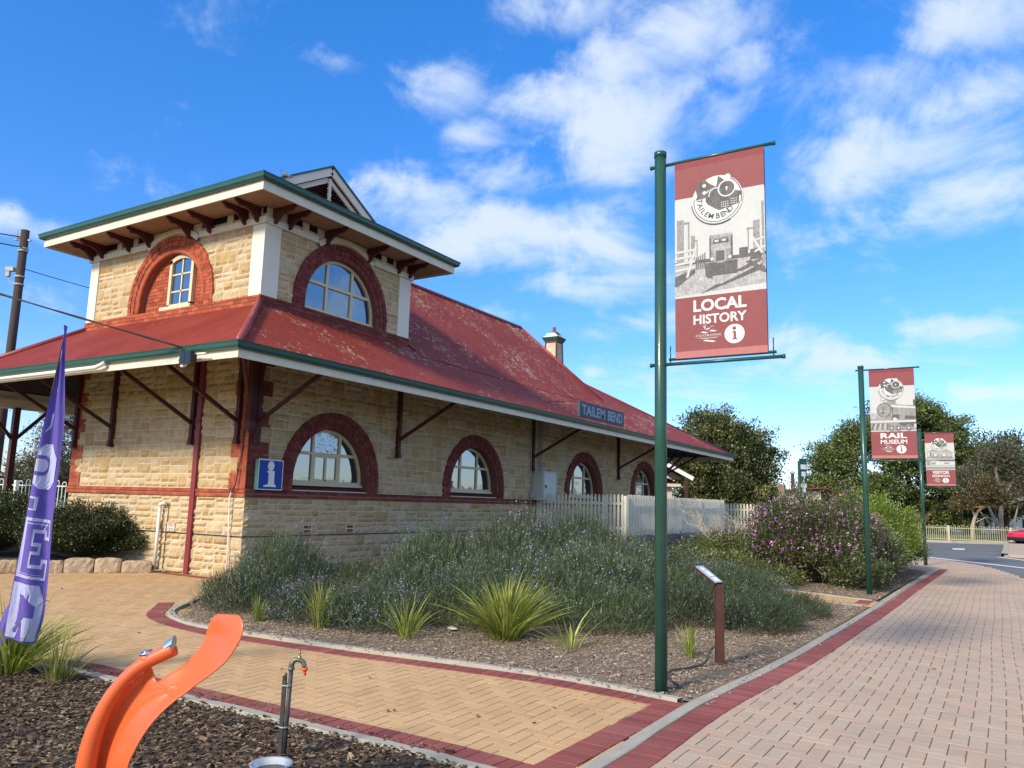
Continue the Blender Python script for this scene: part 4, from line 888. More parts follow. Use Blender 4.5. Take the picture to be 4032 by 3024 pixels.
b.tube([FR(12.05,5.0,.05), FR(12.05,2.7,.05)], .02, 8); b.tube([FR(12.15,5.0,.05), FR(12.15,2.7,.05)], .02, 8); b.tube([FR(12.25,5.0,.05), FR(12.25,2.7,.05)], .02, 8)
b.build('electrical_conduit', M_GREY, ST)
b = MB(); b.tube([(-2.40,8.2,4.02),(-2.40,1.7,4.04),(-2.40,1.55,4.07),(-2.37,1.45,4.12)], .042, 10); b.build('white_drain_pipe', M_PVC, ST, True)
# platform verandah behind
b = MB(); b.box(-2.2, 27, 8.45, 8.6, 3.72, 3.96); b.build('verandah_beam', M_CREAM, ST)
for x in (-.42, 3.6, 7.8):
    b = MB(); b.box(x-.07, x+.07, 8.4, 8.54, .0, 3.75); b.bar((x,8.47,2.9),(x+.8,8.47,3.75),.06,.08); b.bar((x,8.47,2.9),(x-.8,8.47,3.75),.06,.08); b.build('verandah_post', M_MAROON, ST)
# chimney
CX, CY = 20.35, 4.0
ch = MB()
def frus(mb, z0, z1, h0, h1, m=0): 
    vs = [(CX+sx*h, CY+sy*h, z) for z, h in ((z0,h0),(z1,h1)) for sx, sy in ((-1,-1),(1,-1),(1,1),(-1,1))]; mb.add(vs, [(3,2,1,0),(4,5,6,7)]+[(i,(i+1) % 4,(i+1) % 4+4,i+4) for i in range(4)], m, .5)
frus(ch, 5.5, 9.02, .40, .285); co = ch.build('chimney', mat('chimney_render', (.50,.44,.33), rough=.9, noise=(5,.25), noise2=(20,.15), bump=(25,.7,.02), grime=(4,.58,(.30,.18,.08),.6)), ST)
b = MB()
for sx, sy in ((-1,-1),(1,-1),(1,1),(-1,1)): b.bar((CX+sx*.385, CY+sy*.385, 5.6), (CX+sx*.275, CY+sy*.275, 9.0), .07, .07)
b.build('chimney_edge', M_DKBRICK, co)
b = MB(); frus(b, 9.0, 9.08, .30, .33); b.build('chimney_band', M_DKBRICK, co)
b = MB(); frus(b, 9.08, 9.14, .33, .36); frus(b, 9.14, 9.26, .37, .42); b.build('chimney_cornice', M_GREEN, co)
b = MB(); frus(b, 9.26, 9.32, .37, .35); frus(b, 9.32, 9.46, .29, .25); b.build('chimney_cap', M_CREAM, co)
b = MB(); b.lathe([(.085,9.44),(.075,9.78),(.06,9.78),(.06,9.5)], (CX,CY,0), 14); b.build('chimney_pot', M_CAP, co, True)
def pigeon(loc, rz, label):
    # body, neck, head and tail in one skinned-looking lathe swept mesh
    b = MB(); P = [(-.17,0,.055,.010,.03),(-.11,0,.075,.02,.035),(-.06,0,.10,.042,.045),(0,0,.12,.052,.055),(.05,0,.135,.048,.052),(.085,0,.165,.03,.036),(.10,0,.20,.022,.026),(.115,0,.228,.024,.024),(.135,0,.232,.016,.016),(.16,0,.226,.004,.005)]
    n = 12; vs = []
    for x, y, z, w, h in P: vs += [(x+math.sin(2*PI*j/n)*h*.35*0, w*math.cos(2*PI*j/n), z+h*math.sin(2*PI*j/n)) for j in range(n)]
    b.add(vs, [(i*n+j, i*n+(j+1) % n, (i+1)*n+(j+1) % n, (i+1)*n+j) for i in range(len(P)-1) for j in range(n)]+[tuple(range(n))[::-1], tuple((len(P)-1)*n+j for j in range(n))])
    for s_ in (-1,1): b.tube([(.0,s_*.02,.08),(.005,s_*.02,.0),(.03,s_*.02,.0)], .005, 5)
    o = b.build('pigeon', mat('pigeon_grey', (.11,.12,.14), rough=.7, noise=(25,.3)), None, True); o.location = loc; o.rotation_euler = (0,0,rz); tag(o, label, 'bird')
pigeon((.78, .40, 8.83), 1.9, 'grey pigeon standing on the green-edged tower roof beside the gablet')
pigeon((CX-.30, CY-.30, 9.32), 2.6, 'grey pigeon perched on the edge of the chimney cap')

# ---- signs and fittings fixed to the station
sg = empty('information_sign', 'blue square information sign with white letter i on the corner brickwork', 'sign', (.5,-.1,2.1))
b = MB(); b.box(.17,.83,-.15,-.03,1.79,2.42); build_in(b, 'sign_box', mat('sign_edge', (.04,.12,.10), rough=.5), sg)
b = MB(); A = Art(lambda u, w, n: (.17+u, -.151-n, 1.79+w), b, .0015); A.rect(0,.66,0,.63,1,0); A.rect(.018,.642,.018,.612,0,1); A.disc(.325,.50,.088,1,2,.10); A.poly([(.155,.065),(.49,.065),(.49,.095),(.445,.12),(.43,.16),(.43,.40),(.235,.40),(.235,.365),(.27,.35),(.275,.16),(.25,.11),(.155,.095)],1,2)
for i in range(5):
    for y in (.009,.621): A.disc(.08+i*.125,y,.006,0,1)
build_in(b, 'sign_face', [I_BLUE, I_SWHITE], sg)
sg = empty('station_name_sign', 'dark slate TAILEM BEND name board standing above the front gutter', 'sign', (11.9,-2.2,4.3))
NX0, NX1, NZ0, NZ1 = 10.27, 13.62, 4.33, 4.80
b = MB(); b.box(NX0,NX1,-2.43,-2.36,NZ0,NZ1); build_in(b, 'board', I_NAVY, sg)
b = MB(); A = Art(lambda u, w, n: (NX0+u, -2.43-n, NZ0+w), b, .002)
A.text('TAILEM', .16, 1.83, .075, .395, 0, 1, .03); build_in(b, 'lettering', I_SLET, sg)
b = MB(); A = Art(lambda u, w, n: (NX0+u, -2.43-n, NZ0+w), b, .002); A.text('BEND', 2.05, 3.2, .075, .395, 0, 1, .03); build_in(b, 'lettering', I_SLET, sg)
b = MB(); b.bar((NX0+.05,-2.36,4.78),(NX0-.3,-1.5,4.78),.025,.025); b.bar((NX1-.05,-2.36,4.78),(NX1-.3,-1.5,4.78),.025,.025); build_in(b, 'stay', M_DRED, sg)
bx = empty('electrical_cabinet', 'pale grey electrical cabinet on the wall above the picket fence', 'cabinet', (11.9,-.3,2.3))
b = MB(); b.box(11.70,12.62,-.42,-.03,1.78,2.70); build_in(b, 'cabinet_body', M_CABINET, bx)
b = MB(); b.box(11.74,12.58,-.44,-.42,1.82,2.66); build_in(b, 'door', M_CABINET, bx)
b = MB(); b.box(11.80,11.87,-.465,-.44,2.18,2.28); build_in(b, 'lock', M_BLACK, bx)
b = MB(); b.box(11.66,12.66,-.46,-.02,2.70,2.73); build_in(b, 'hood', M_CABINET, bx)
fl = empty('floodlight', 'small black floodlight with a white conduit loop under the corner gutter', 'light', (-2.4,-1.15,4.0))
b = MB(); 
b.obox((-2.50,-1.22,4.00), (.035,0,0), (0,.155,0), (0,0,.105)); b.obox((-2.42,-1.22,4.0), (.05,0,0), (0,.10,0), (0,0,.07)); build_in(b, 'lamp_housing', M_BLACK, fl)
b = MB()
for y in (-1.295,-1.145): b.obox((-2.537,y,4.0), (.003,0,0), (0,.062,0), (0,0,.088))
build_in(b, 'lens', M_GLASSD, fl)
b = MB(); b.tube([(-2.44,-1.1+.13*math.cos(t)+.05,3.97+.10*math.sin(t)) for t in [PI*2*i/16 for i in range(14)]], .022, 8); b.tube([(-2.42,-1.3,4.07),(-2.42,-1.62,4.06)], .02, 8); build_in(b, 'conduit_loop', M_PVC, fl, True)

# ================================================================== BANNER POLES
def logo(A, x, y, r, WH, GD, GL, lay=3):
    # round town emblem: engine, station tower and the words TAILEM BEND
    A.disc(x, y, r, WH, lay); A.ring(x, y, r*.90, r*.935, GD, lay+1, 170, 345); A.ring(x, y, r*.985, r*1.03, GD, lay+1, 185, 300); A.ring(x, y, r*.93, r*.97, GD, lay+1, -15, 60)
    P = lambda L, m, l=1: A.poly([(x+a*r, y+b_*r) for a, b_ in L], m, lay+l)
    P([(-.45,.28),(-.45,-.02),(-.36,-.16),(-.12,-.34),(.05,-.46),(.12,-.46),(.84,-.30),(.86,.0),(.95,.02),(.92,.18),(.6,.30),(.3,.75),(.05,.98),(-.02,.55),(-.25,.45)], GD)
    P([(-.72,.80),(-.85,.55),(-.78,.25),(-.86,.10),(-.40,.15),(-.42,.40),(-.05,.55),(-.30,.72),(-.45,.88),(-.6,.93)], GD)
    A.disc(x-.50*r, y+.66*r, r*.075, WH, lay+2); A.disc(x-.5*r, y+.36*r, r*.075, WH, lay+2)
    A.disc(x+.38*r, y+.40*r, r*.35, WH, lay+2); A.disc(x+.38*r, y+.40*r, r*.295, GD, lay+3); A.disc(x+.38*r, y+.42*r, r*.05, WH, lay+4); A.rect(x+.36*r, x+.40*r, y+.30*r, y+.40*r, WH, lay+4)
    A.disc(x+.42*r, y+.86*r, r*.125, WH, lay+3)
    for i in range(4):
        for k in range(3): A.disc(x+(.18+i*.08)*r, y+(-.16-k*.09)*r, r*.024, WH, lay+3, n=8); A.disc(x+(.56+i*.065)*r, y+(-.08-k*.09)*r, r*.022, WH, lay+3, n=8)
    A.ring(x-.03*r, y+.2*r, r*.26, r*.30, WH, lay+3, 60, 190)
    for ch, a in zip('TAILEM', (176, 193, 206, 218, 233, 250)): A.glyph(ch, x+r*.79*math.cos(rad(a)), y+r*.79*math.sin(rad(a)), r*.30, rad(a+90), GD, lay+4)
    for ch, a in zip('BEND', (272, 287, 302, 317)): A.glyph(ch, x+r*.79*math.cos(rad(a)), y+r*.79*math.sin(rad(a)), r*.31, rad(a+90), GD, lay+5)
def council(A, x0, x1, y0, m, lay=3):       # bird over waves, with the word COORONG
    w = x1-x0; cx = (x0+x1)/2
    A.text('COORONG', x0, x1, y0+.13*w, y0+.22*w, m, lay, .006, 1.2)
    for (a, y, s) in ((.18, .30, 1), (.52, .34, -1), (.28, -.04, 1), (.48, -.08, -1)):
        A.poly([(x0+a*w, y0+y*w), (x0+(a+.13)*w, y0+(y+.045)*w), (x0+(a+.33)*w, y0+(y-.015)*w), (x0+(a+.2)*w, y0+(y-.04)*w)], m, lay)
    A.rect(x0+.08*w, x1-.08*w, y0+.085*w, y0+.092*w, m, lay); A.rect(x0+.18*w, x1-.18*w, y0+.045*w, y0+.062*w, m, lay)
    for k in range(4): A.line((x0+.38*w, y0+.44*w), (x0+(.28+k*.045)*w, y0+(.58+k*.015)*w), .012*w, m, lay)
    A.poly([(x0+.36*w,y0+.42*w),(x0+.52*w,y0+.47*w),(x0+.78*w,y0+.545*w),(x0+.60*w,y0+.52*w),(x0+.55*w,y0+.43*w),(x0+.46*w,y0+.40*w)], m, lay)
def art_truck(A):
    R = A.rect; P = A.poly
    P([(0,.62),(.86,.66),(.86,.95),(0,.95)], 3, 2)                                     # ground
    R(0,.86,.93,.965,5,3)
    P([(.25,.62),(.85,.80),(.85,.86),(.45,.70),(.40,.70)], 5, 4); P([(.55,.80),(.80,.90),(.86,.90),(.65,.80)], 5, 4); P([(.68,.88),(.84,.76),(.86,.76),(.86,.79),(.72,.90)], 5, 4)
    P([(0,.72),(.03,.72),(.2,.84),(.2,.88),(0,.82)], 5, 4)
    for x0, x1, y0, y1 in ((.02,.09,.95,1.40),(.16,.20,.95,1.22),(.75,.81,.95,1.28)): R(x0,x1,y0,y1,4,3)
    for x0, x1, y0, y1 in ((.13,.145,.80,1.36),(.215,.225,.90,1.17),(.83,.85,.82,1.46),(.70,.71,1.0,1.22)): R(x0,x1,y0,y1,4,4)
    R(.07,.145,1.35,1.37,4,4); R(.19,.225,1.16,1.175,4,4); R(.69,.76,1.20,1.215,4,4)
    for k in range(4): A.line((0,.88+k*.062), (.20,.90+k*.058), .022, 2, 5)
    A.line((.12,.80), (.21,1.10), .022, 2, 6); A.line((.72,1.16), (.83,.95), .022, 2, 5); A.line((.74,1.08), (.86,1.10), .018, 2, 5); A.line((.76,.97), (.86,1.02), .02, 2, 5)
    for k in range(5): R(.21+.02*k, .22+.02*k, .87, .99+.01*k, 5, 4)
    R(.62,.70,.93,1.03,5,4); R(.72,.82,.90,1.0,5,4)
    R(.34,.56,.93,1.18,5,5); R(.355,.545,.935,1.165,4,6); R(.36,.54,1.04,1.10,3,7); P([(.375,1.105),(.525,1.105),(.52,1.15),(.38,1.15)],5,8); R(.39,.43,1.12,1.14,2,9); R(.46,.50,1.12,1.14,2,9)
    R(.385,.50,.92,1.04,3,8); P([(.40,.93),(.485,.93),(.48,1.03),(.405,1.03)],5,9); A.disc(.365,.955,.017,2,9); A.disc(.535,.955,.017,2,9)
    R(.30,.60,.79,.92,5,8); P([(.31,.78),(.37,.76),(.36,.80)],5,8); R(.40,.48,.905,.93,4,10); A.text('64367', .415,.47,.91,.925,2,11,0)
    R(.34,.555,1.165,1.195,3,9); A.text('PLUME', .35,.44,1.17,1.19,5,10,0)
def art_engine(A):
    R = A.rect; P = A.poly
    R(0,.86,.62,.96,4,2); R(0,.86,.90,1.02,3,2)
    A.disc(.30,1.08,.155,4,5,.18); A.disc(.27,1.08,.14,5,6,.165); A.disc(.265,1.08,.125,4,7,.15); R(.20,.33,1.05,1.06,2,8); R(.24,.26,1.0,1.16,5,8); R(.21,.29,1.02,1.03,5,8)
    P([(.33,1.24),(.60,1.19),(.86,1.17),(.86,.88),(.40,.88)],4,4); P([(.40,1.20),(.86,1.14),(.86,1.10),(.42,1.14)],2,5); P([(.42,.98),(.86,.93),(.86,.86),(.42,.88)],5,5)
    R(.33,.50,1.22,1.40,4,6); R(.34,.48,1.36,1.40,5,7); R(.36,.40,1.30,1.34,2,8); A.disc(.26,1.34,.058,4,7); A.disc(.255,1.34,.044,2,8); R(.82,.86,1.16,1.30,5,5)
    R(0,.86,.80,.845,2,7); R(.42,.44,.84,1.15,5,8); R(.55,.66,.84,1.0,4,8); A.disc(.47,.87,.04,2,8); P([(.55,.80),(.86,.80),(.86,.70),(.55,.72)],5,7)
    for x in (.72,.53,.40): A.disc(x,.675,.07,4,8); A.disc(x,.675,.052,5,9); A.disc(x,.675,.02,2,10); A.line((x-.05,.675),(x+.05,.675),.008,2,10); A.line((x,.63),(x,.72),.008,2,10)
    for k in range(7): A.line((.02+.05*k,.64),(.06+.045*k,.78),.018,2 if k % 2 else 5,8)
    R(.82,.86,.68,.76,2,9)
def art_station(A):
    R = A.rect; P = A.poly
    R(0,.86,.62,.72,4,2); R(0,.86,.72,.78,2,3); R(.02,.86,.76,1.02,4,3); R(.14,.86,.78,.92,2,4); R(.16,.30,.80,.88,4,5); R(.54,.70,.82,.88,4,5)
    P([(0,1.04),(.86,1.0),(.78,1.12),(.16,1.14)],4,5); R(.0,.86,.98,1.02,3,6)
    R(.14,.80,1.11,1.30,3,5); R(.14,.17,1.10,1.30,5,6); A.disc(.30,1.17,.07,4,7); A.disc(.30,1.17,.05,2,8); A.disc(.56,1.17,.08,4,7); A.disc(.56,1.17,.058,2,8); R(.2,.8,1.05,1.12,4,9)
    P([(.08,1.29),(.84,1.25),(.60,1.39),(.30,1.42)],4,8); R(.08,.84,1.265,1.285,2,9); R(.40,.86,.92,.98,5,5); R(.06,.07,1.02,1.42,4,4)
def banner_pole(px, py, ztop, zbot, dark, big, small, art, label, hpole):
    P = empty('banner_pole', label, 'banner pole', (px, py, 0), 'banner poles along the main footpath')
    r = .0575
    b = MB(); b.tube([(px,py,-.05),(px,py,hpole-.02)], r, 20); b.tube([(px,py,hpole-.06),(px,py,hpole-.005),(px,py,hpole)], [r+.005,r+.005,r-.01], 20); build_in(b, 'pole', M_POLE, P, True)
    b = MB(); b.lathe([(.0,.0),(.075,.0),(.075,.008),(.06,.010)], (px,py,.0), 20); build_in(b, 'base_flange', M_POLE, P)
    y0 = py-.155; y1 = y0-.86
    for zz, ov in ((ztop+.02, .10), (zbot-.045, .14)):
        b = MB(); b.tube([(px,py+.10,zz),(px,y1-ov,zz)], .0165, 10); b.tube([(px,py+.105,zz),(px,py+.085,zz)], .021, 10); b.tube([(px,y1-ov-.005,zz),(px,y1-ov+.02,zz)], .021, 10); build_in(b, 'arm', M_POLE, P, True)
    b = MB(); b.tube([(px,y0+.07,zbot),(px,y1-.07,zbot)], .0135, 10)
    for y in (y0+.055, y1-.045): b.tube([(px,y,zbot-.05),(px,y,zbot+.13)], .006, 6)
    build_in(b, 'lower_rod', M_POLE, P, True)
    H = ztop-zbot; k = H/2.0
    mp = lambda u, w, n=0: (px-.018-n, y0-u, zbot+w*k)
    b = MB(); nu, nw = 14, 30; vs = [mp(.86*i/nu, 2.0*j/nw) for j in range(nw+1) for i in range(nu+1)]
    for j in range(nw):
        w = 2.0*(j+.5)/nw; m = 7 if w < .10 else (1 if w > 1.93 else (0 if (w < .62 or w > 1.62) else 2))
        for i in range(nu): b.f.append((j*(nu+1)+i, j*(nu+1)+i+1, (j+1)*(nu+1)+i+1, (j+1)*(nu+1)+i)); b.m.append(m); b.r.append(.5)
    b.v += vs
    # hem around the lower rod and the reverse side
    b.add([(px+.012, y, z) for y, z in ((y0,zbot-.01),(y1,zbot-.01),(y1,ztop),(y0,ztop))], [(0,3,2,1)], 0, .5)
    b.add([mp(0,0),mp(.86,0),(px+.012,y1,zbot-.012),(px+.012,y0,zbot-.012)], [(0,1,2,3)], 1, .5)
    A = Art(mp, b, .0006)
    A.rect(.004,.856,.62,1.62,2,1); art(A)
    logo(A, .42, 1.55, .245, 6, 5, 4, 12)
    w1, w2 = (.18, .68)
    A.text(big, w1, w2, .445, .565, 6, 2, .035); A.text(small, w1, w2, .32, .415, 6, 2, .028)
    council(A, .20, .44, .165, 6, 2); A.disc(.565, .20, .093, 6, 2); A.itype(.565, .145, .125, 0, 3)
    build_in(b, 'banner', [I_RED, I_RED2, I_SKY, I_G1, I_G2, I_G3, I_WHITE, I_PALE], P)
    return P
banner_pole(-3.89, -10.40, 5.00, 3.05, 0, 'LOCAL', 'HISTORY', art_truck, 'tall green banner pole in the central bed with the LOCAL HISTORY banner', 5.17)
banner_pole(7.10, -10.74, 4.66, 2.79, 0, 'RAIL', 'MUSEUM', art_engine, 'green banner pole beside the purple flowering shrub with the RAIL MUSEUM banner', 4.78)
banner_pole(18.95, -10.95, 4.38, 2.62, 0, 'VISITOR', 'INFORMATION', art_station, 'green banner pole nearest the road with the VISITOR INFORMATION banner', 4.52)

# ================================================================== INFORMATION LECTERN
L_ = empty('plant_label_post', 'rust brown steel post with a small slanted silver information plate in the garden bed', 'sign', (-2.24,-10.44,0))
b = MB(); b.obox((-2.24,-10.44,.41), (.036,.022,0), (-.022,.036,0), (0,0,.43)); build_in(b, 'post', M_RUST, L_)
b = MB(); KU = Vector((rgt.x, rgt.y, 0)).normalized(); KW = -Vector((fwd.x, fwd.y, 0)).normalized(); ax = (-KU*.21+Vector((0,0,.17))-KW*.06)/2; ay = (KU*.11-KW*.11)/2; c_ = Vector((-2.25,-10.44,.845))+ax; nz = ax.cross(ay).normalized(); nz = nz if nz.z > 0 else -nz
b.obox(c_, ax, ay, nz*.012); build_in(b, 'plate_backing', M_RUST, L_)
b = MB(); b.obox(c_+nz*.015, ax*.97, ay*.97, nz*.003); build_in(b, 'information_plate', mat('brushed_plate', (.55,.62,.72), rough=.3, metal=.4), L_)
b = MB(); 
for u, v, w, h in ((-.6,.1,.22,.5),(.05,.15,.3,.5),(.6,.0,.16,.35)): b.obox(c_+nz*.019+ax*u+ay*v, ax*w, ay*h, nz*.001)
build_in(b, 'printed_panels', M_WHITE, L_)
b = MB(); b.tube(catmull([(-2.27,-10.38,.17),(-2.36,-10.36,.13),(-2.42,-10.36,.07),(-2.55,-10.34,.03),(-2.85,-10.27,.03),(-3.05,-10.2,.035),(-3.25,-10.22,.03),(-3.47,-10.33,.03),(-3.66,-10.50,.02)], 6), .012, 8); tag(b.build('irrigation_hose', M_PIPE, None, True), 'brown irrigation pipe snaking over the chips between the lectern post and the tall green pole', 'hose')

# ================================================================== DRINKING FOUNTAIN, TAP AND BASIN
DFo = CAM + 0*fwd
def camloc(depth, px, z):      # a spot on the ground plan at a given distance along the view
    d = Vector((fwd.x, fwd.y, 0)).normalized(); s_ = Vector((rgt.x, rgt.y, 0)).normalized()
    return Vector((CAM.x, CAM.y, 0)) + d*depth + s_*px + Vector((0, 0, z))
FD = 4.15; ku = Vector((rgt.x, rgt.y, 0)).normalized(); kw = -Vector((fwd.x, fwd.y, 0)).normalized()
base = camloc(FD, 0, 0)
def Fp(zx, zy, w):           # outline of the fountain: lateral metres and height
    ox = 109.7+zx*.2728; oy = 1261.8+zy*.2728
    r_ = fwd + r2*((ox-1106)/1696) - u2*((oy-829.5)/1696)       # traced outline stood up in its own upright plane, FD metres off
    return CAM + r_*((FD-w)/r_.dot(-kw))
FT = empty('drinking_fountain', 'curved orange drinking fountain with chrome spout and a long scooped lip', 'drinking fountain', base+ku*(-2.1))
TUB = [(190,1900,150),(195,1650,150),(232,1400,142),(275,1230,132),(335,1070,122),(415,920,112),(510,790,104),(620,680,98),(735,600,100),(840,545,106),(935,500,108)]
b = MB(); 
path = catmull([Fp(x+r/2*.75, y+r*.10, -.03) for x, y, r in TUB], 5); rs = np.interp(np.linspace(0, 1, len(path)), np.linspace(0, 1, len(TUB)), [r*.2728/1696*FD/2*1.04 for *_, r in TUB])
b.tube(path, list(rs), 22); build_in(b, 'tube', M_ORANGE, FT, True)
def bez(P, n): P = catmull([Vector((p[0], p[1], p[2] if len(p) > 2 else 0)) for p in P], 8); L = [0]; [L.append(L[-1]+(P[i]-P[i-1]).length) for i in range(1, len(P))]; return [P[0].lerp(P[0], 0) if 0 else next((P[i-1].lerp(P[i], (s-L[i-1])/max(1e-6, L[i]-L[i-1])) for i in range(1, len(P)) if L[i] >= s-1e-6), P[-1]) for s in [L[-1]*k/(n-1) for k in range(n)]]
N = 44
A_ = bez([(265,1900,-.03),(275,1650,-.03),(320,1400,-.03),(375,1200,-.03),(450,1040,-.03),(540,890,-.03),(640,790,-.03),(740,700,-.03),(800,650,-.03)], N)          # foot of the tube
V_ = bez([(400,1900,-.075),(405,1650,-.075),(425,1400,-.075),(470,1240,-.075),(545,1100,-.07),(640,980,-.06),(730,890,-.05),(790,835,-.03),(840,806,-.02)], N)
R_ = bez([(440,1900,-.02),(450,1650,-.02),(462,1440,-.02),(520,1280,-.02),(600,1130,-.015),(700,1000,-.01),(820,905,-.0),(930,845,.0),(1010,800,.0)], N)
D_ = bez([(600,1900,.07),(590,1650,.07),(605,1445,.07),(680,1280,.07),(760,1150,.07),(870,1020,.07),(1000,905,.07),(1080,845,.07),(1150,790,.07)], N)
b = MB(); vs = []; 
cols = 0
for i in range(N):
    a, v, r_, d = A_[i], V_[i], R_[i], D_[i]
    row = [a, a.lerp(v, .4)+Vector((0,0,-.045)), v, v.lerp(r_, .5)+Vector((0,0,-.004)), r_.lerp(v, .12)+Vector((0,0,.006)), r_, r_.lerp(d, .12)+Vector((0,0,.004)), r_.lerp(d, .4)+Vector((0,0,-.014)), r_.lerp(d, .75)+Vector((0,0,-.010)), d]
    cols = len(row); vs += [Fp(p.x, p.y, p.z) for p in row]
b.add(vs, [(i*cols+j, i*cols+j+1, (i+1)*cols+j+1, (i+1)*cols+j) for i in range(N-1) for j in range(cols-1)])
o = build_in(b, 'channel', M_ORANGE, FT, True); md = o.modifiers.new('t', 'SOLIDIFY'); md.thickness = .012; md.offset = -1; md2 = o.modifiers.new('s', 'SUBSURF'); md2.levels = 1; md2.render_levels = 1
# scooped lip
Lf = bez([(800,760,-.03),(840,770,-.03),(935,705,-.055),(1040,640,-.065),(1125,560,-.075),(1190,470,-.08),(1228,380,-.08),(1252,300,-.07),(1290,250,-.06),(1335,232,-.05)], 34)
Rt = bez([(1000,905,.07),(1060,862,.07),(1150,790,.07),(1270,705,.075),(1375,620,.08),(1450,520,.08),(1500,430,.08),(1522,340,.07),(1512,280,.05),(1480,245,.03)], 34)
b = MB(); vs = []; nc = 13
for i in range(34):
    l, r_ = Lf[i], Rt[i]; dep = .030*math.sin(PI*min(1, .25+i/22))*(1 if i < 24 else max(.15, 1-(i-24)/10))
    for j in range(nc):
        t = j/(nc-1); p = l.lerp(r_, t); q = Fp(p.x, p.y, p.z); 
        edge = min(1, (33-i)/3+.25)
        q += Vector((0,0,-1))*dep*.55*math.sin(PI*t)+kw*(-dep*.4*math.sin(PI*t)); vs.append(q)
b.add(vs, [(i*nc+j, i*nc+j+1, (i+1)*nc+j+1, (i+1)*nc+j) for i in range(33) for j in range(nc-1)])
o = build_in(b, 'scooped_lip', M_ORANGE, FT, True); md = o.modifiers.new('t', 'SOLIDIFY'); md.thickness = .011; md.offset = -1
md2 = o.modifiers.new('s', 'SUBSURF'); md2.levels = 1; md2.render_levels = 1
# spout and button
p0, p1 = Fp(925,508,-.03), Fp(1005,452,-.03); dd = (p1-p0).normalized()
b = MB(); n = 22; sa = dd.cross(kw).normalized(); rr = .0335; vs = []
for k, (t, r_) in enumerate(((0, rr), (1, rr))):
    for j in range(n):
        q = 2*PI*j/n; off = sa*math.cos(q)*r_+kw*math.sin(q)*r_; c = p0 + off
        if k: c = p0+dd*((p1-p0).length*(.62+.42*(math.cos(q)*(1 if sa.z < 0 else -1) *-1)))+off
        vs.append(c)
b.add(vs, [(j, (j+1) % n, n+(j+1) % n, n+j) for j in range(n)]+[tuple(n+j for j in range(n))]); build_in(b, 'spout', M_CHROME, FT)
p0 = Fp(760,560,-.03); up_ = Vector((0,0,1))*.93-ku*.22+kw*.18; up_.normalize()
b = MB(); b.tube([p0-up_*.03, p0+up_*.004], [.038,.034], 22); build_in(b, 'button_boss', M_ORANGE, FT, True)
b = MB(); b.tube([p0+up_*.002, p0+up_*.017, p0+up_*.019], [.033,.033,.029], 24); b.tube([p0+up_*.019, p0+up_*.022, p0+up_*.0225], [.014,.013,.010], 16); build_in(b, 'push_button', M_CHROME, FT, True)
TP = empty('garden_tap', 'brass garden tap on a dark standpipe strapped to a stake with orange hose fitting', 'tap', (-7.175,-9.12,0))
tx, ty = -7.175, -9.12; su = ku
b = MB(); b.tube([(tx,ty,-.02),Vector((tx,ty,.56))+su*.012], .0145, 12); build_in(b, 'standpipe', M_PIPE, TP, True)
b = MB(); b.obox(Vector((tx,ty,.24))-su*.026, su*.012, kw*.012, (0,0,.27)); b.obox(Vector((tx,ty,.505))-su*.020, su*.006, kw*.012, (0,0,.02)); build_in(b, 'stake', M_PIPE, TP)
for zz in (.20, .455):
    b = MB(); q = Vector((tx,ty,zz))-su*.010; b.v = []; b.lathe([(.033,-.004),(.034,0),(.033,.004)], q, 18); build_in(b, 'cable_tie', M_GREY, TP)
b = MB(); t0 = Vector((tx,ty,.55))+su*.012
b.tube(catmull([t0, t0+Vector((0,0,.035))+su*.002, t0+Vector((0,0,.058))+su*.02, t0+Vector((0,0,.06))+su*.05, t0+Vector((0,0,.045))+su*.075, t0+Vector((0,0,.018))+su*.085], 4), [.018]*6+[.0155]*15, 12); b.tube([t0+Vector((0,0,-.005)), t0+Vector((0,0,.012))], .021, 8); build_in(b, 'tap_body', mat('tap_bronze', (.16,.16,.14), rough=.5, metal=.6, noise=(40,.3)), TP, True)
b = MB(); h0 = t0+Vector((0,0,.062))+su*.048; b.tube([h0, h0+Vector((0,0,.022)), h0+Vector((0,0,.024)), h0+Vector((0,0,.040))], [.0135,.013,.008,.007], 12); b.tube([h0+Vector((0,0,.040))-su*.005-kw*.018, h0+Vector((0,0,.056))+su*.0, h0+Vector((0,0,.046))+su*.005+kw*.018], [.006,.007,.006], 8); build_in(b, 'handle', M_BRASS, TP, True)
b = MB(); h1 = t0+Vector((0,0,.012))+su*.087; b.tube([h1, h1+Vector((0,0,-.016))], [.020,.020], 14); b.tube([h1+Vector((0,0,-.016))+su*.001, h1+Vector((0,0,-.028))+su*.002, h1+Vector((0,0,-.045))+su*.004], [.012,.009,.009], 12); build_in(b, 'hose_fitting', M_ORCLIP, TP, True)
bs = camloc(4.93, -1.36, 0)
b = MB(); b.lathe([(.0,.012),(.075,.012),(.085,.02),(.108,.085),(.125,.09),(.127,.094),(.123,.098),(.106,.092),(.082,.026),(.06,.019),(.0,.018)], bs, 36)
b.add([Vector(bs)+Vector((.094*math.cos(a*PI/12), .094*math.sin(a*PI/12), .060)) for a in range(24)], [tuple(range(24))], 1)
tag(b.build('dog_bowl', [M_GALV, glassmat('water', (.03,.035,.035), .25)], None, True), 'round galvanised steel water bowl on the bark under the garden tap', 'bowl')
b = MB(); q = camloc(4.95, -1.10, .01); b.obox(q, ku*.13+kw*.03, kw*.085-ku*.02, (0,0,.02)); o = b.build('stone_slab', M_ROCK); tag(o, 'flat pale broken paving stone lying in the bark right of the water bowl', 'stone')
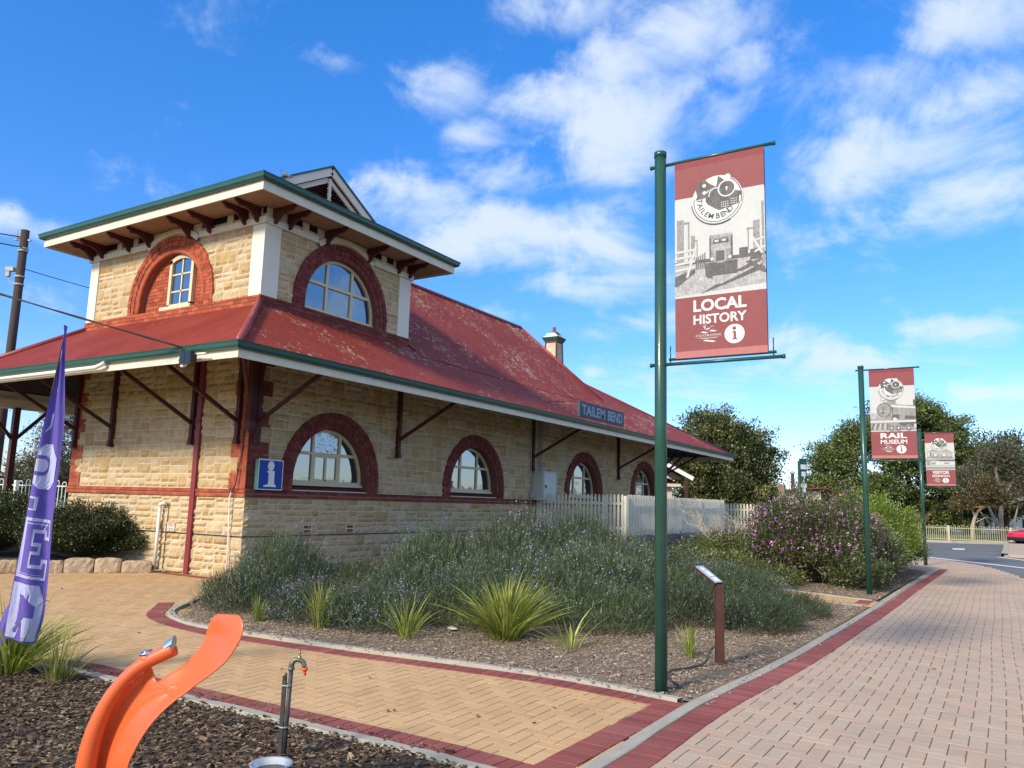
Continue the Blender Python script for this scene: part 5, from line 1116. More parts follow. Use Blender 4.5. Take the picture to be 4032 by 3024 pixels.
b = MB(); q = camloc(4.98, -1.235, .0); b.obox(q, ku*.075+kw*.02, kw*.12-ku*.03, (0,0,.018)); o = b.build('loose_brick', mat('brown_brick', (.20,.11,.065), rough=.9, noise=(12,.25))); tag(o, 'brown brick paver half buried beside the water bowl', 'brick')

# ================================================================== FEATHER FLAG
FG = empty('feather_flag', 'purple feather flag with lilac block letters spelling OPEN on a dark pole', 'flag', (-7.1,-5.5,0))
fb = Vector((-7.10,-5.52,.0)); tip = Vector((-7.21,-6.08,3.11)); fu = ku
def polept(t): return Vector((-7.07,-5.42,-.05)).lerp(tip, t)+fu*(-.035*math.sin(PI*t))+Vector((0,0,0))
b = MB(); b.tube([polept(i/20) for i in range(21)], [.012-.007*i/20 for i in range(21)], 8); build_in(b, 'pole', M_PIPE, FG, True)
def flagpt(u, t, n=0):       # t 0..1 up the pole, u 0..1 across the cloth
    prof = np.interp(t, [0, .10, .2, .35, .5, .62, .75, .88, .97, 1], [.20, .30, .34, .315, .27, .235, .175, .09, .03, .008])
    fold = .055*math.sin(u*3.2+t*4)*(1.1-t)+.02*math.sin(u*9+t*11)
    shrink = np.interp(t, [0, .2, .5, 1], [.80, .82, .86, 1])
    return polept(t)+fu*(u*prof*shrink)+kw*(fold+.03*u)*(1)+kw*n+Vector((0,0,-.30*u*prof*(1-t)*.8))
b = MB(); nu, ntt = 14, 70; T0 = .13
vs = [flagpt(i/nu, T0+(1-T0)*j/ntt) for j in range(ntt+1) for i in range(nu+1)]
b.add(vs, [(j*(nu+1)+i, j*(nu+1)+i+1, (j+1)*(nu+1)+i+1, (j+1)*(nu+1)+i) for j in range(ntt) for i in range(nu)])
b.add([polept(.13), polept(.24)-fu*.0, polept(.20)-fu*.09-kw*.05, polept(.12)-fu*.16-kw*.06, polept(.06)-fu*.10], [(0,1,2,3,4)])
def fpoly(pts, m, n=.004):   # polygon in (u, t), subdivided by triangles fan and draped on the cloth
    tri = tessellate_polygon([[Vector((p[0], p[1], 0)) for p in pts]])
    for a_, b_2, c_2 in tri:
        Pq = [Vector(pts[k]) for k in (a_, b_2, c_2)]; K = 6; idx = {}; vv = []
        for i in range(K+1):
            for j in range(K+1-i):
                q = Pq[0]*(i/K)+Pq[1]*(j/K)+Pq[2]*((K-i-j)/K); idx[i, j] = len(vv); vv.append(flagpt(q.x, q.y, n))
        ff = []
        for i in range(K):
            for j in range(K-i):
                ff.append((idx[i,j], idx[i+1,j], idx[i,j+1]))
                if i+j < K-1: ff.append((idx[i+1,j], idx[i+1,j+1], idx[i,j+1]))
        b.add(vv, ff, m, .5); b.add([v-kw*2*n for v in vv], ff, m, .5)
def blk(pts, t0, t1, m=1, n=.004): fpoly([(.03+x*.92, t0+y*(t1-t0)) for x, y in pts], m, n)
# E
blk([(.0,0),(.92,0),(.92,.34),(.72,.34),(.72,.24),(.45,.24),(.45,.40),(.66,.40),(.66,.60),(.45,.60),(.45,.76),(.72,.76),(.72,.66),(.95,.66),(.95,1),(.0,1)], .30, .465)
blk([(.10,.05),(.86,.05),(.86,.28),(.78,.28),(.78,.18),(.38,.18),(.38,.46),(.60,.46),(.60,.54),(.38,.54),(.38,.82),(.78,.82),(.78,.72),(.88,.72),(.88,.95),(.10,.95),(.10,.92),(.84,.92),(.84,.90),(.12,.90),(.12,.08),(.82,.08),(.82,.07),(.10,.07)], .30, .465, 0, .006)
# O (octagon with counter), P stub and N below
blk([(.0,.12),(.3,0),(.62,.0),(.9,.2),(.9,.72),(.55,1),(.25,1),(.0,.86)], .545, .67); blk([(.0,.30),(.38,.30),(.5,.42),(.5,.62),(.38,.74),(.0,.74)], .545, .67, 0, .007); blk([(.0,.38),(.34,.38),(.43,.46),(.43,.58),(.34,.66),(.0,.66)], .545, .67, 1, .008)
blk([(.0,0),(.36,0),(.36,.95),(.0,.95)], .485, .525); blk([(.0,.12),(.24,.12),(.24,.8),(.0,.8)], .485, .525, 0, .006)
blk([(.0,0),(.34,0),(.5,.35),(.62,0),(.98,0),(.98,.75),(.80,1),(.0,1)], .135, .285); blk([(.34,.1),(.52,.42),(.80,.42),(.80,.62),(.40,.8),(.24,.8),(.24,.1)], .135, .285, 0, .006)
blk([(.30,0),(.42,0),(.50,1),(.38,1)], .84, .93); blk([(.30,0),(.48,0),(.48,1),(.30,1)], .815, .825); blk([(.1,0),(.3,.3),(.3,1),(.22,1),(.22,.36),(.1,.1)], .70, .755)
build_in(b, 'flag_cloth', [I_PURP, I_LILAC], FG)

# ================================================================== PLANTS
L_ROS = leafmat('rosemary_leaf', [(.032,.056,.015),(.062,.098,.030),(.102,.145,.052),(.19,.22,.11),(.046,.078,.020)], .25)
L_ROSF = leafmat('rosemary_flower', [(.26,.27,.58),(.40,.41,.72),(.36,.33,.52)], .3)
L_STRAP = leafmat('strap_leaf', [(.12,.18,.015),(.22,.29,.025),(.34,.39,.045),(.52,.50,.14),(.17,.24,.02)], .45)
L_STRAPD = leafmat('dark_strap_leaf', [(.03,.06,.025),(.05,.09,.035),(.08,.12,.05),(.14,.16,.07)], .35)
L_JUN = leafmat('juniper_leaf', [(.012,.022,.005),(.028,.046,.008),(.060,.085,.013),(.11,.14,.022)], .25)
L_OLIVE = leafmat('olive_green_leaf', [(.04,.06,.012),(.075,.10,.02),(.12,.145,.03),(.16,.18,.05)], .3)
L_SHRUB = leafmat('shrub_leaf', [(.025,.05,.010),(.055,.09,.018),(.095,.135,.03),(.15,.18,.05),(.22,.23,.11)], .3)
L_PINKF = leafmat('purple_flower', [(.45,.08,.42),(.60,.18,.58),(.70,.34,.66),(.40,.06,.38)], .35)
L_LIME = leafmat('lime_leaf', [(.06,.10,.005),(.12,.19,.008),(.21,.29,.012),(.30,.37,.03)], .4)
L_LIGHT = leafmat('light_leaf', [(.06,.09,.025),(.11,.14,.045),(.19,.22,.08),(.30,.32,.14)], .35)
L_PINE = leafmat('pine_needle', [(.020,.038,.010),(.060,.094,.020),(.125,.16,.032),(.21,.235,.06)], .2)
L_GUM = leafmat('gum_leaf', [(.045,.05,.03),(.08,.085,.05),(.13,.115,.07),(.17,.12,.06)], .25)
L_RUSTY = leafmat('rusty_gum_leaf', [(.06,.050,.02),(.11,.085,.03),(.15,.11,.035),(.07,.065,.028)], .25)
L_BOT = leafmat('bottlebrush_leaf', [(.018,.036,.008),(.050,.082,.016),(.105,.135,.026),(.21,.20,.05),(.36,.31,.11)], .3)
L_HAZEL = leafmat('far_scrub_leaf', [(.09,.095,.06),(.14,.14,.095),(.18,.175,.12)], .2)
def unit(v): return v/np.maximum(1e-9, np.linalg.norm(v, axis=-1, keepdims=True))
def quads(P, D, L, Wd, face=None):       # leaf-shaped quads from base P along D
    n = len(P); f = rng.normal(size=(n, 3)) if face is None else face
    D = unit(D); s_ = unit(np.cross(D, f)); L = np.broadcast_to(np.asarray(L, float), (n,))[:, None]; Wd = np.broadcast_to(np.asarray(Wd, float), (n,))[:, None]
    V = np.stack([P, P+D*L*.45+s_*Wd*.5, P+D*L, P+D*L*.45-s_*Wd*.5], 1)
    return V.reshape(-1, 3), (np.arange(n)[:, None]*4+np.array([0,1,2,3])[None])
def merge(*vf):
    V, F, k = [], [], 0
    for v, f in vf: V.append(v); F.append(f+k); k += len(v)
    return np.concatenate(V), np.concatenate(F)
def qmesh(name, vf, R, m, parent): return npmesh(name, vf[0], vf[1], R, m, parent)
def rosemary(name, a, b_, h, stems, seed, flowers=.22):
    global rng; keep = rng; rng = np.random.default_rng(seed)
    root = bpy.data.objects.new(name, None); COL.objects.link(root)
    th = rng.uniform(0, 2*PI, stems); ph = np.arccos(1-rng.random(stems)*1.0); rr = rng.uniform(.72, 1.0, stems)
    T = np.stack([a*np.cos(th)*np.sin(ph)*rr, b_*np.sin(th)*np.sin(ph)*rr, h*(.10+.80*np.cos(ph)*rr)], 1)
    out = unit(np.stack([np.cos(th)*np.sin(ph)*.55, np.sin(th)*np.sin(ph)*.55, .35+.8*np.cos(ph)+0*ph], 1)+rng.normal(0, .16, (stems, 3)))
    SL = rng.uniform(.20, .44, stems)*rng.choice([1, 1, 1, 1.35], stems)
    B0 = T-out*SL[:, None]*.55; k = 44
    t = (np.arange(k)[None]+rng.random((stems, k)))/k
    bend = np.array([0, 0, 1.])[None, None]*(t[..., None]**2)*SL[:, None, None]*.28
    P = B0[:, None]+out[:, None]*SL[:, None, None]*t[..., None]+bend
    side = unit(np.cross(out[:, None]+0*P, rng.normal(size=P.shape))); D = side*1.0+out[:, None]*.75+np.array([0,0,.35])
    sz = (.026-.012*t)*1.0
    vf = quads(P.reshape(-1,3), D.reshape(-1,3), sz.ravel(), .0058)
    base = np.repeat(np.clip(rng.normal(.45, .2, stems), 0, 1)[:, None], k, 1)+.22*(t-.5)+rng.normal(0, .08, (stems, k))
    low = (T[:,2]/h)[:, None]; base = np.clip(base+.0*low, 0, 1)
    # thin woody stems as narrow crossed strips
    sv = quads(B0, out, SL*1.05, .006)
    V, F = merge(vf, sv); R = np.concatenate([base.ravel(), np.full(stems, .05)])
    npmesh('foliage', V, F, R, L_ROS, root)
    nf = int(stems*k*flowers*.24); ii = rng.integers(0, stems, nf); jj = rng.integers(int(k*.35), k, nf); FP = P[ii, jj]+rng.normal(0, .008, (nf, 3))
    pat = (np.sin(FP[:,0]*5+seed)+np.sin(FP[:,1]*4+seed*2)+rng.normal(0, .7, nf)) > .1; FP = FP[pat]
    npmesh('flowers', *quads(FP, rng.normal(size=FP.shape)+[0,0,.5], .022, .020), rng.random(len(FP)), L_ROSF, root)
    # woody core of crossing twigs closes the middle of the bush
    nc = 3200; th = rng.uniform(0, 2*PI, nc); r_ = np.sqrt(rng.random(nc))*.82; zz = rng.random(nc)*.80*h*np.sqrt(np.maximum(.05, 1-r_**2)); C_ = np.stack([a*r_*np.cos(th), b_*r_*np.sin(th), zz], 1)
    npmesh('twigs', *quads(C_, rng.normal(size=(nc,3))+[0,0,1.4], .17, .012), rng.random(nc)*.35, L_ROS, root)
    rng = keep; return root
def copy_tree(o, parent=None):
    c = o.copy(); COL.objects.link(c); c.parent = parent
    for ch in [x for x in ORIG.get(o.name, [])]: copy_tree(ch, c)
    return c
ORIG = {}
def remember(root):
    ORIG[root.name] = [x for x in COL.objects if x.parent == root]
    return root
G_ROS = 'rosemary bushes filling the central garden bed'
protos = [remember(rosemary('rosemary_bush', 1, 1, 1, 620, 11, .20)), remember(rosemary('rosemary_bush', 1, 1, 1, 620, 12, .30)), remember(rosemary('rosemary_bush', 1, 1, 1, 620, 13, .10))]
first = [True]*3
ROS = [ # x, y, rx, ry, h, variant, label
 (-2.72,-3.45,.85,.75,.66,0,'leftmost spiky rosemary bush at the rounded tip of the central bed'),
 (-1.75,-3.15,.90,.85,1.12,1,'tall spiky blue rosemary bush in front of the dark air vents'),
 (-2.75,-4.95,.85,.85,.52,1,'low rosemary bush between the two leftmost yellow strap-leaf clumps'),
 (-.9,-3.9,.95,.9,.66,0,'rounded rosemary bush below the leftmost arched window'),
 (-2.75,-6.0,.80,.85,.55,1,'dense blue-flowered rosemary bush spilling forward over the front mulch'),
 (-1.15,-5.5,1.0,.9,.72,0,'rosemary bush behind the second yellow strap-leaf clump'),
 (.35,-4.6,.95,.95,1.2,0,'rosemary bush with tall pinkish spires against the plain stone wall'),
 (-1.65,-6.9,.95,.9,.74,2,'dark rosemary bush just left of the big yellow-green strap-leaf clump'),
 (.1,-6.3,1.05,1.0,.92,1,'upright rosemary bush behind the big yellow-green strap-leaf clump'),
 (1.7,-5.2,1.1,1.05,1.18,2,'greenish rosemary bush in front of the dark flax by the wall'),
 (3.2,-4.6,1.15,1.1,1.5,0,'tall rosemary bush below the left end of the picket fence'),
 (4.8,-5.2,1.25,1.15,1.55,1,'tallest rosemary bush, grey with faded flowers, before the picket fence'),
 (6.3,-5.7,1.0,1.0,1.05,0,'grey rosemary bush between the tallest bush and the timber sleepers'),
 (-.85,-8.35,1.0,.9,.66,2,'rosemary bush directly behind the right-hand front strap-leaf clump'),
 (1.4,-7.2,1.1,1.05,.95,0,'full rosemary bush left of the tall green pole at mid height'),
 (3.0,-6.6,1.2,1.1,1.12,1,'rosemary bush with pale flowers in the middle of the bed'),
 (4.6,-7.2,1.15,1.05,.85,0,'rosemary bush behind the slanted information plate'),
 (.55,-9.15,.95,.9,.60,2,'green rosemary bush right behind the rust brown post'),
 (2.2,-8.6,1.1,1.0,.78,2,'green rosemary bush right of the information plate'),
 (.75,-10.1,1.0,.72,.42,2,'low green rosemary reaching the kerb right of the rust brown post'),
 (3.5,-9.0,1.05,.95,.66,1,'blue-flecked rosemary bush near the cross path'),
 (2.35,-10.15,.95,.72,.42,2,'lowest trailing rosemary at the right tip of the central bed kerb'),
 (5.1,-8.3,.9,.85,.60,0,'rosemary bush touching the edge of the cross path')]
for x, y, rx, ry, h, v, lab in ROS:
    o = protos[v] if first[v] else copy_tree(protos[v]); first[v] = False
    o.location = (x, y, 0); o.scale = (rx, ry, h*1.08); o.rotation_euler = (0, 0, random.uniform(-.25, .25) if abs(rx-ry) > .1 else random.uniform(0, 6)); tag(o, lab, 'bush', G_ROS)

def blades(name, loc, n, hgt, spread, wid, m, label, cat='plant', group=None, lean=(0,0), seed=0, arch=.5):
    r_ = np.random.default_rng(seed+50); K = 7; th = r_.uniform(0, 2*PI, n); out = r_.random(n)**.7*spread; H = hgt*r_.uniform(.45, 1.05, n)*(1-.35*(out/spread)**2)
    B0 = np.stack([np.cos(th), np.sin(th), 0*th], 1)*(out[:, None]*.22+r_.uniform(0, .04, n)[:, None]); d = np.stack([np.cos(th)+lean[0], np.sin(th)+lean[1], 0*th], 1)
    t = np.linspace(0, 1, K); droop = r_.uniform(.1, 1.25, n)**1.3*arch*1.25
    C_ = B0[:, None]+d[:, None]*(out[:, None]*t[None]**1.5)[..., None]+np.array([0,0,1.])*(H[:, None]*(t[None]-droop[:, None]*.42*t[None]**3))[..., None]
    C_ = C_+(r_.normal(0, .10, (n, 1, 3))*[1,1,0])*hgt*(t[None, :, None]**2)
    s_ = unit(np.cross(d, [0,0,1.]+r_.normal(0, .45, (n,3)))); w = wid*.85*r_.uniform(.5, 1.2, n)[:, None]*np.interp(t, [0, .25, .7, 1], [.55, 1, .8, .03])[None]
    V = np.stack([C_+s_[:, None]*w[..., None]/2, C_-s_[:, None]*w[..., None]/2], 2).reshape(-1, 3)
    base = np.array([(2*i, 2*i+1, 2*i+3, 2*i+2) for i in range(K-1)]); F = (base[None]+np.arange(n)[:, None, None]*2*K).reshape(-1, 4)
    R = np.repeat(np.clip(r_.normal(.45, .25, n), 0, 1)[:, None], K-1, 1)+np.linspace(-.06, .12, K-1)[None]
    o = npmesh(name, V, F, np.clip(R.ravel(), 0, 1), m); o.location = loc; tag(o, label, cat, group); return o
GS = 'yellow-green strap-leaf clumps along the central bed'
blades('strap_leaf_clump', (-2.42,-7.82,0), 520, .95, .76, .020, L_STRAP, 'big fan-shaped yellow-green strap-leaf clump at the front middle of the bed', group=GS, seed=1)
blades('strap_leaf_clump', (-2.48,-8.75,0), 34, .56, .52, .018, L_STRAP, 'sparse spreading strap-leaf clump just right of the big fan-shaped clump', group=GS, seed=2, arch=.8)
blades('strap_leaf_clump', (-2.05,-10.02,0), 42, .52, .24, .018, L_STRAP, 'small bright yellow strap-leaf tuft left of the rust brown post', group=GS, seed=3, lean=(-.5,.5))
blades('strap_leaf_clump', (-3.45,-4.55,0), 50, .48, .22, .018, L_STRAP, 'leftmost small upright strap-leaf clump in the central bed', group=GS, seed=4)
blades('strap_leaf_clump', (-3.3,-5.55,.0), 90, .84, .32, .019, L_STRAP, 'second small strap-leaf clump from the left, rising through rosemary', group=GS, seed=5)
blades('strap_leaf_clump', (-3.15,-6.85,0), 60, .72, .42, .018, L_STRAP, 'strap-leaf clump half hidden left of the big fan-shaped clump', group=GS, seed=6)
blades('dark_flax', (5.3,-1.5,0), 230, 1.25, .95, .035, L_STRAPD, 'dark green flax clump against the stone wall left of the picket fence', seed=7)
blades('dark_flax', (7.2,-1.9,0), 180, 1.35, .85, .035, L_STRAPD, 'second dark green flax clump close to the picket fence corner', seed=8)
blades('strap_leaf_clump', (-6.95,-5.32,0), 380, .80, .62, .020, L_STRAP, 'large strap-leaf clump at the foot of the purple flag', seed=9)
blades('strap_leaf_clump', (-6.9,-6.0,0), 70, .62, .30, .017, L_STRAP, 'smaller strap-leaf clump right of the purple flag foot', seed=10, lean=(.25,.1))
blades('grass_tuft', camloc(4.98,-1.335,.0), 60, .075, .06, .004, L_LIME, 'tiny bright green grass tuft beside the loose brick', seed=14)
blades('grass_tuft', camloc(4.93,-.98,.0), 30, .05, .05, .004, L_LIME, 'smallest grass tuft at the right end of the bark bed', seed=15)
blades('dry_grass_tuft', (8.3,-6.0,.1), 90, .75, .7, .012, leafmat('straw_leaf', [(.28,.24,.12),(.36,.32,.18),(.20,.19,.08)], .3), 'pale dry grass tuft below the bare grey shrub', seed=16)

def shrub(name, loc, r, m, n, leaf, label, cat='shrub', group=None, seed=0, flower=None, fn=0, fs=.04, lobes=9, spiky=.25, twigs=True, nlump=26, wl=.62, inner=.45):
    # crown: leaves gathered in many small sprays over an uneven mound
    R0 = np.random.default_rng(seed+100); root = empty(name, label, cat, loc, group); rx, ry, rz = r
    k = int(n/nlump); th = R0.uniform(0, 2*PI, k); ph = np.arccos(1-R0.random(k)*1.15); rad_ = R0.uniform(inner, 1.0, k)**.5
    lob = 1+.10*np.sin(th*3+seed)+.09*np.sin(th*5+ph*4+seed*2)+.07*np.sin(ph*7+seed*3+th*2)
    C_ = np.stack([rx*np.cos(th)*np.sin(ph), ry*np.sin(th)*np.sin(ph), rz*(.42+.58*np.cos(ph))], 1)*(rad_*lob)[:, None]; C_[:,2] = np.maximum(C_[:,2], .06)
    out = unit(C_-np.array([0,0,rz*.15])); sp = leaf*2.2
    P = (C_[:, None]+R0.normal(0, 1, (k, nlump, 3))*sp*[1,1,.8]+out[:, None]*np.abs(R0.normal(0, 1, (k, nlump, 1)))*spiky*sp*3).reshape(-1, 3)
    D = (out[:, None]*.9+R0.normal(0, .7, (k, nlump, 3))+[0,0,.35]).reshape(-1, 3); P[:,2] = np.maximum(P[:,2], .03); leaf = leaf*1.25
    V, F = quads(P, D, leaf*R0.uniform(.6, 1.4, len(P)), leaf*wl)
    Rn = np.repeat(np.clip(R0.normal(.45, .2, k), 0, 1), nlump)+R0.normal(0, .12, len(P))
    npmesh('foliage', V, F, np.clip(Rn, 0, 1), m, root)
    if twigs:
        nt_ = int(k*.9); i = R0.integers(0, k, nt_); B0 = np.stack([R0.normal(0, rx*.12, nt_), R0.normal(0, ry*.12, nt_), np.full(nt_, .02)], 1); dv = C_[i]-B0
        Lm = np.linalg.norm(dv, axis=1); a_ = quads(B0, dv, Lm, .008*rz); b2 = quads(B0+dv*.4, dv*.6+R0.normal(0, .12, (nt_,3)), Lm*.6, .006*rz)
        V, F = merge(a_, b2); npmesh('stems', V, F, R0.random(len(F)), M_BARK, root)
    if flower:
        i = R0.integers(0, len(P), fn); kp = C_[i//nlump]; q = np.linalg.norm(kp/np.array([rx, ry, rz]), axis=1) > .55; i = i[q]
        c_ = P[i]+out[i//nlump]*leaf*1.2; c_ = (c_[:, None]+R0.normal(0, fs*.45, (len(i), 3, 3))).reshape(-1, 3)
        npmesh('flowers', *quads(c_, R0.normal(size=c_.shape), fs, fs*.8), np.repeat(R0.random(len(i)), 3), flower, root)
    return root
shrub('purple_flowering_shrub', (9.25,-9.25,0), (1.42,1.45,1.98), L_SHRUB, 34000, .040, 'big rounded shrub covered in purple flowers beyond the cross path', seed=1, flower=L_PINKF, fn=1000, fs=.050, inner=.6)
shrub('purple_flowering_shrub', (9.9,-10.1,0), (.85,.75,1.1), L_SHRUB, 12000, .042, 'smaller purple-flecked shrub just behind the second green pole', seed=2, flower=L_PINKF, fn=260, fs=.050)
shrub('leafy_shrub', (8.35,-10.35,0), (.78,.52,.62), L_LIGHT, 6500, .05, 'low leafy shrub with pale green leaves at the foot of the second green pole', seed=3)
shrub('leafy_shrub', (10.4,-10.35,0), (.9,.6,1.35), L_LIGHT, 8500, .055, 'upright light green leafy shrub right of the second green pole', seed=4)
shrub('lime_green_shrub', (13.0,-9.85,0), (2.15,1.15,1.95), L_LIME, 52000, .042, 'large bright lime-green shrub between the second and third green poles', seed=5, spiky=.4, inner=.65)
shrub('dark_shrub', (16.2,-10.45,0), (.95,.55,1.15), L_SHRUB, 7000, .05, 'small dark reddish-green shrub at the foot of the third green pole', seed=6, flower=L_PINKF, fn=40, fs=.03)
shrub('spreading_juniper', (8.0,-7.0,0), (1.3,1.15,.52), L_OLIVE, 16000, .05, 'low spreading olive-green juniper left of the cross path end', seed=7, spiky=.6)
shrub('spreading_juniper', (10.6,-7.2,0), (1.9,1.3,.72), L_OLIVE, 22000, .05, 'olive-green juniper mound in front of the grey timber sleepers', seed=8, spiky=.6)
shrub('spreading_juniper', (7.35,-8.4,0), (.95,.75,.34), L_OLIVE, 6000, .045, 'lowest bright juniper patch under the big purple flowering shrub', seed=9, spiky=.6)
shrub('clipped_bush', (-.55,4.75,0.15), (.95,1.5,1.02), L_JUN, 52000, .036, 'dark green bush behind the sandstone blocks left of the white waste pipe', seed=10, spiky=.3, inner=.7)
shrub('clipped_bush', (-1.25,7.2,0.15), (1.1,1.2,1.32), L_JUN, 34000, .036, 'dark bush at the left edge of the picture behind the flag', seed=11, spiky=.3, inner=.7)
# bare grey shrub
R0 = np.random.default_rng(77); root = empty('bare_shrub', 'sparse grey twiggy shrub in front of the long picket fence', 'shrub', (13.4,-6.15,.05))
b = MB()
def twig(p, d, L, r_, depth):
    q = p+d*L; mid = p.lerp(q, .5)+Vector(R0.normal(0, .06*L, 3)); b.tube([p, mid, q], [r_, r_*.8, r_*.6], 4, caps=False)
    if depth:
        for _ in range(int(R0.integers(2, 5))):
            nd_ = (d+Vector(R0.normal(0, .48, 3))+Vector((0,0,.1))).normalized(); twig(q if _ else mid, nd_, L*R0.uniform(.55, .85), r_*.6, depth-1)
for k in range(8):
    a = k*.8; twig(Vector((.15*math.cos(a), .15*math.sin(a), 0)), Vector((math.cos(a)*.8, math.sin(a)*.8, .9)).normalized(), R0.uniform(.62, .9), .030, 4)
b.build('branches', mat('grey_twig', (.42,.38,.29), rough=.9, noise=(5,.3)), root)
tp = np.array([v for v in b.v if v[2] > .7]); P = tp[R0.integers(0, len(tp), 2600)]+R0.normal(0, .05, (2600,3)); npmesh('leaves', *quads(P, R0.normal(size=P.shape), .035, .014), R0.random(2600), leafmat('grey_leaf', [(.16,.17,.10),(.24,.24,.16),(.10,.12,.06)], .3), root)

def tree(name, loc, trunk, blobs, mleaf, n, leaf, label, mbark=M_BARK, group=None, seed=0, per=30, flat=1., wl=.5, cat='tree', clump=1., shell=.5):
    # trunk: list of limbs [(points, r0, r1)]; blobs: (x, y, z, rx, ry, rz) relative to loc
    R0 = np.random.default_rng(seed+300); root = empty(name, label, cat, loc, group)
    b = MB()
    for pts, r0, r1 in trunk:
        P = catmull(pts, 5); b.tube(P, [r0+(r1-r0)*i/(len(P)-1) for i in range(len(P))], 9)
    b.build('trunk', mbark, root, True)
    vol = np.array([q[3]*q[4]+q[4]*q[5]+q[3]*q[5] for q in blobs]); cnt = (vol/vol.sum()*n/per).astype(int)+1; VV = []; RR = []
    for (x, y, z, rx, ry, rz), k in zip(blobs, cnt):
        d = unit(R0.normal(size=(k, 3))); rr = R0.random(k)**shell; lob = 1+.13*np.sin(d[:,0]*6+seed+x)+.13*np.sin(d[:,1]*7+d[:,2]*5+y)
        C_ = np.array([x,y,z])+d*np.array([rx,ry,rz])*(rr*lob)[:, None]; out = unit(d*[1,1,.9]+[0,0,.25]); leaf = leaf*(1.22 if VV == [] else 1); sp = leaf*1.35*clump
        P = (C_[:, None]+R0.normal(0, 1, (k, per, 3))*sp*[1,1,.55*flat]).reshape(-1, 3); D = (out[:, None]*.8+R0.normal(0, .75, (k, per, 3))).reshape(-1, 3)
        VV.append(quads(P, D, leaf*R0.uniform(.6, 1.4, len(P)), leaf*wl)); RR.append(np.clip(np.repeat(R0.normal(.45, .22, k), per)+R0.normal(0, .1, len(P)), 0, 1))
    V, F = merge(*VV); npmesh('crown', V, F, np.concatenate(RR), mleaf, root); return root
LAT = Vector((.525, -.851, 0)); DEP = Vector((.851, .525, 0))
def ld(loc, L):            # (sideways, away, up) offsets to world offsets
    return [tuple(LAT*q[0]+DEP*q[1]+Vector((0,0,q[2])))+tuple(q[3:]) for q in L]
tree('pine_tree', (67.9,-5.7,0), [(ld(0,[(1.6,0,-.2),(1.4,0,1.6),(.9,0,4),(.2,0,8.5)]),.55,.12),(ld(0,[(1.5,0,.6),(3.0,0,2.2),(4.2,0,4.2),(5.0,0,7)]),.36,.08),(ld(0,[(1.4,0,.4),(-.6,-.3,1.8),(-2.6,0,3.4),(-4.6,0,6)]),.34,.07),(ld(0,[(3,0,2.2),(5,0,2.8),(6.4,0,4.8)]),.2,.05)],
  ld(0,[(.2,0,10.1,3.2,2.6,2.1),(4.1,.3,8.9,2.5,2.4,1.9),(-3.1,0,8.4,2.4,2.4,1.8),(6.4,0,6.4,1.9,2.2,1.5),(-5.9,0,6.2,2.2,2.2,2.0),(.5,-.8,6.6,3.6,2.6,1.7),(-6.7,-.4,3.9,1.9,2.0,1.2),(-2.6,-1.0,3.9,3.0,2.2,1.1),(3.9,-.6,4.6,3.2,2.2,1.2),(-4.3,-.8,2.3,2.6,1.8,.7),(7.2,0,4.0,1.8,1.8,1.1),(1.9,1.5,3.0,3.0,1.2,.8),(3.4,1.5,2.0,2.6,1.4,1.5),(6.0,1.5,2.0,2.2,1.3,1.4),(2.3,.5,11.0,1.8,1.6,1.2)]),
  L_PINE, 120000, .215, 'huge dark spreading pine behind the two smaller banners', seed=1, per=36, wl=.45, clump=1.1, shell=.42)
tree('pine_tree', (75.5,-13.5,0), [(ld(0,[(0,0,-.2),(.3,0,3),(0,0,7)]),.4,.1)], ld(0,[(0,0,7.2,2.4,2.4,2.0),(-1.2,0,5.0,2.8,2.2,2.0),(1.8,0,4.6,2.6,2.2,1.8),(0,0,2.8,4.0,2.0,1.0),(-3.0,0,3.0,2.2,1.6,1.3)]), L_PINE, 30000, .26, 'dark pine standing behind the pale-trunked gum trees', seed=2, per=40, wl=.45, clump=1.2)
tree('gum_tree', (60.8,-13.3,0), [(ld(0,[(0,0,-.2),(-.1,0,1.4),(.1,0,3.2),(-.2,0,5.2),(.3,0,6.8)]),.24,.06),(ld(0,[(0,0,.5),(-.6,0,1.6),(-1.2,0,3.0),(-1.9,0,4.0),(-2.4,0,4.9)]),.13,.04),(ld(0,[(.05,0,2.8),(.8,0,4.0),(1.6,0,5.0)]),.10,.03),(ld(0,[(.2,0,-.1),(.9,0,1.2),(1.4,0,2.8)]),.12,.04),(ld(0,[(-1.3,0,0),(-.9,0,.9),(-1.6,0,2.0)]),.1,.04)],
  ld(0,[(.1,0,6.6,1.1,1.0,.8),(-.6,0,6.0,.8,.8,.5),(1.3,0,5.7,1.1,1,.6),(-2.4,0,4.8,.9,.8,.6),(1.9,0,4.4,1.0,.9,.8),(-1.3,0,3.9,.8,.7,.5),(.9,0,3.3,.8,.7,.5)]), L_GUM, 12000, .20, 'tall pale-trunked gum tree with a thin airy crown at the right edge', M_GUMBARK, seed=3, per=22, wl=.25, clump=1.5)
tree('gum_tree', (56.0,-11.4,0), [(ld(0,[(0,0,-.2),(.1,0,1.0),(.5,0,2.0),(1.2,0,2.5),(1.3,0,3.4)]),.16,.05),(ld(0,[(.3,0,1.5),(.0,0,2.4),(-.3,0,3)]),.07,.03),(ld(0,[(.3,0,1.2),(1.1,0,1.6)]),.05,.02)], ld(0,[(1.3,0,3.8,1.1,1.0,.75),(.2,0,3.1,.9,.8,.6),(1.9,0,2.9,.8,.7,.55),(-.6,0,2.5,.7,.6,.5)]), L_RUSTY, 9000, .15, 'small bent gum tree with rusty foliage behind the yellow fence', M_GUMBARK, seed=4, per=24, wl=.4, clump=1.2)
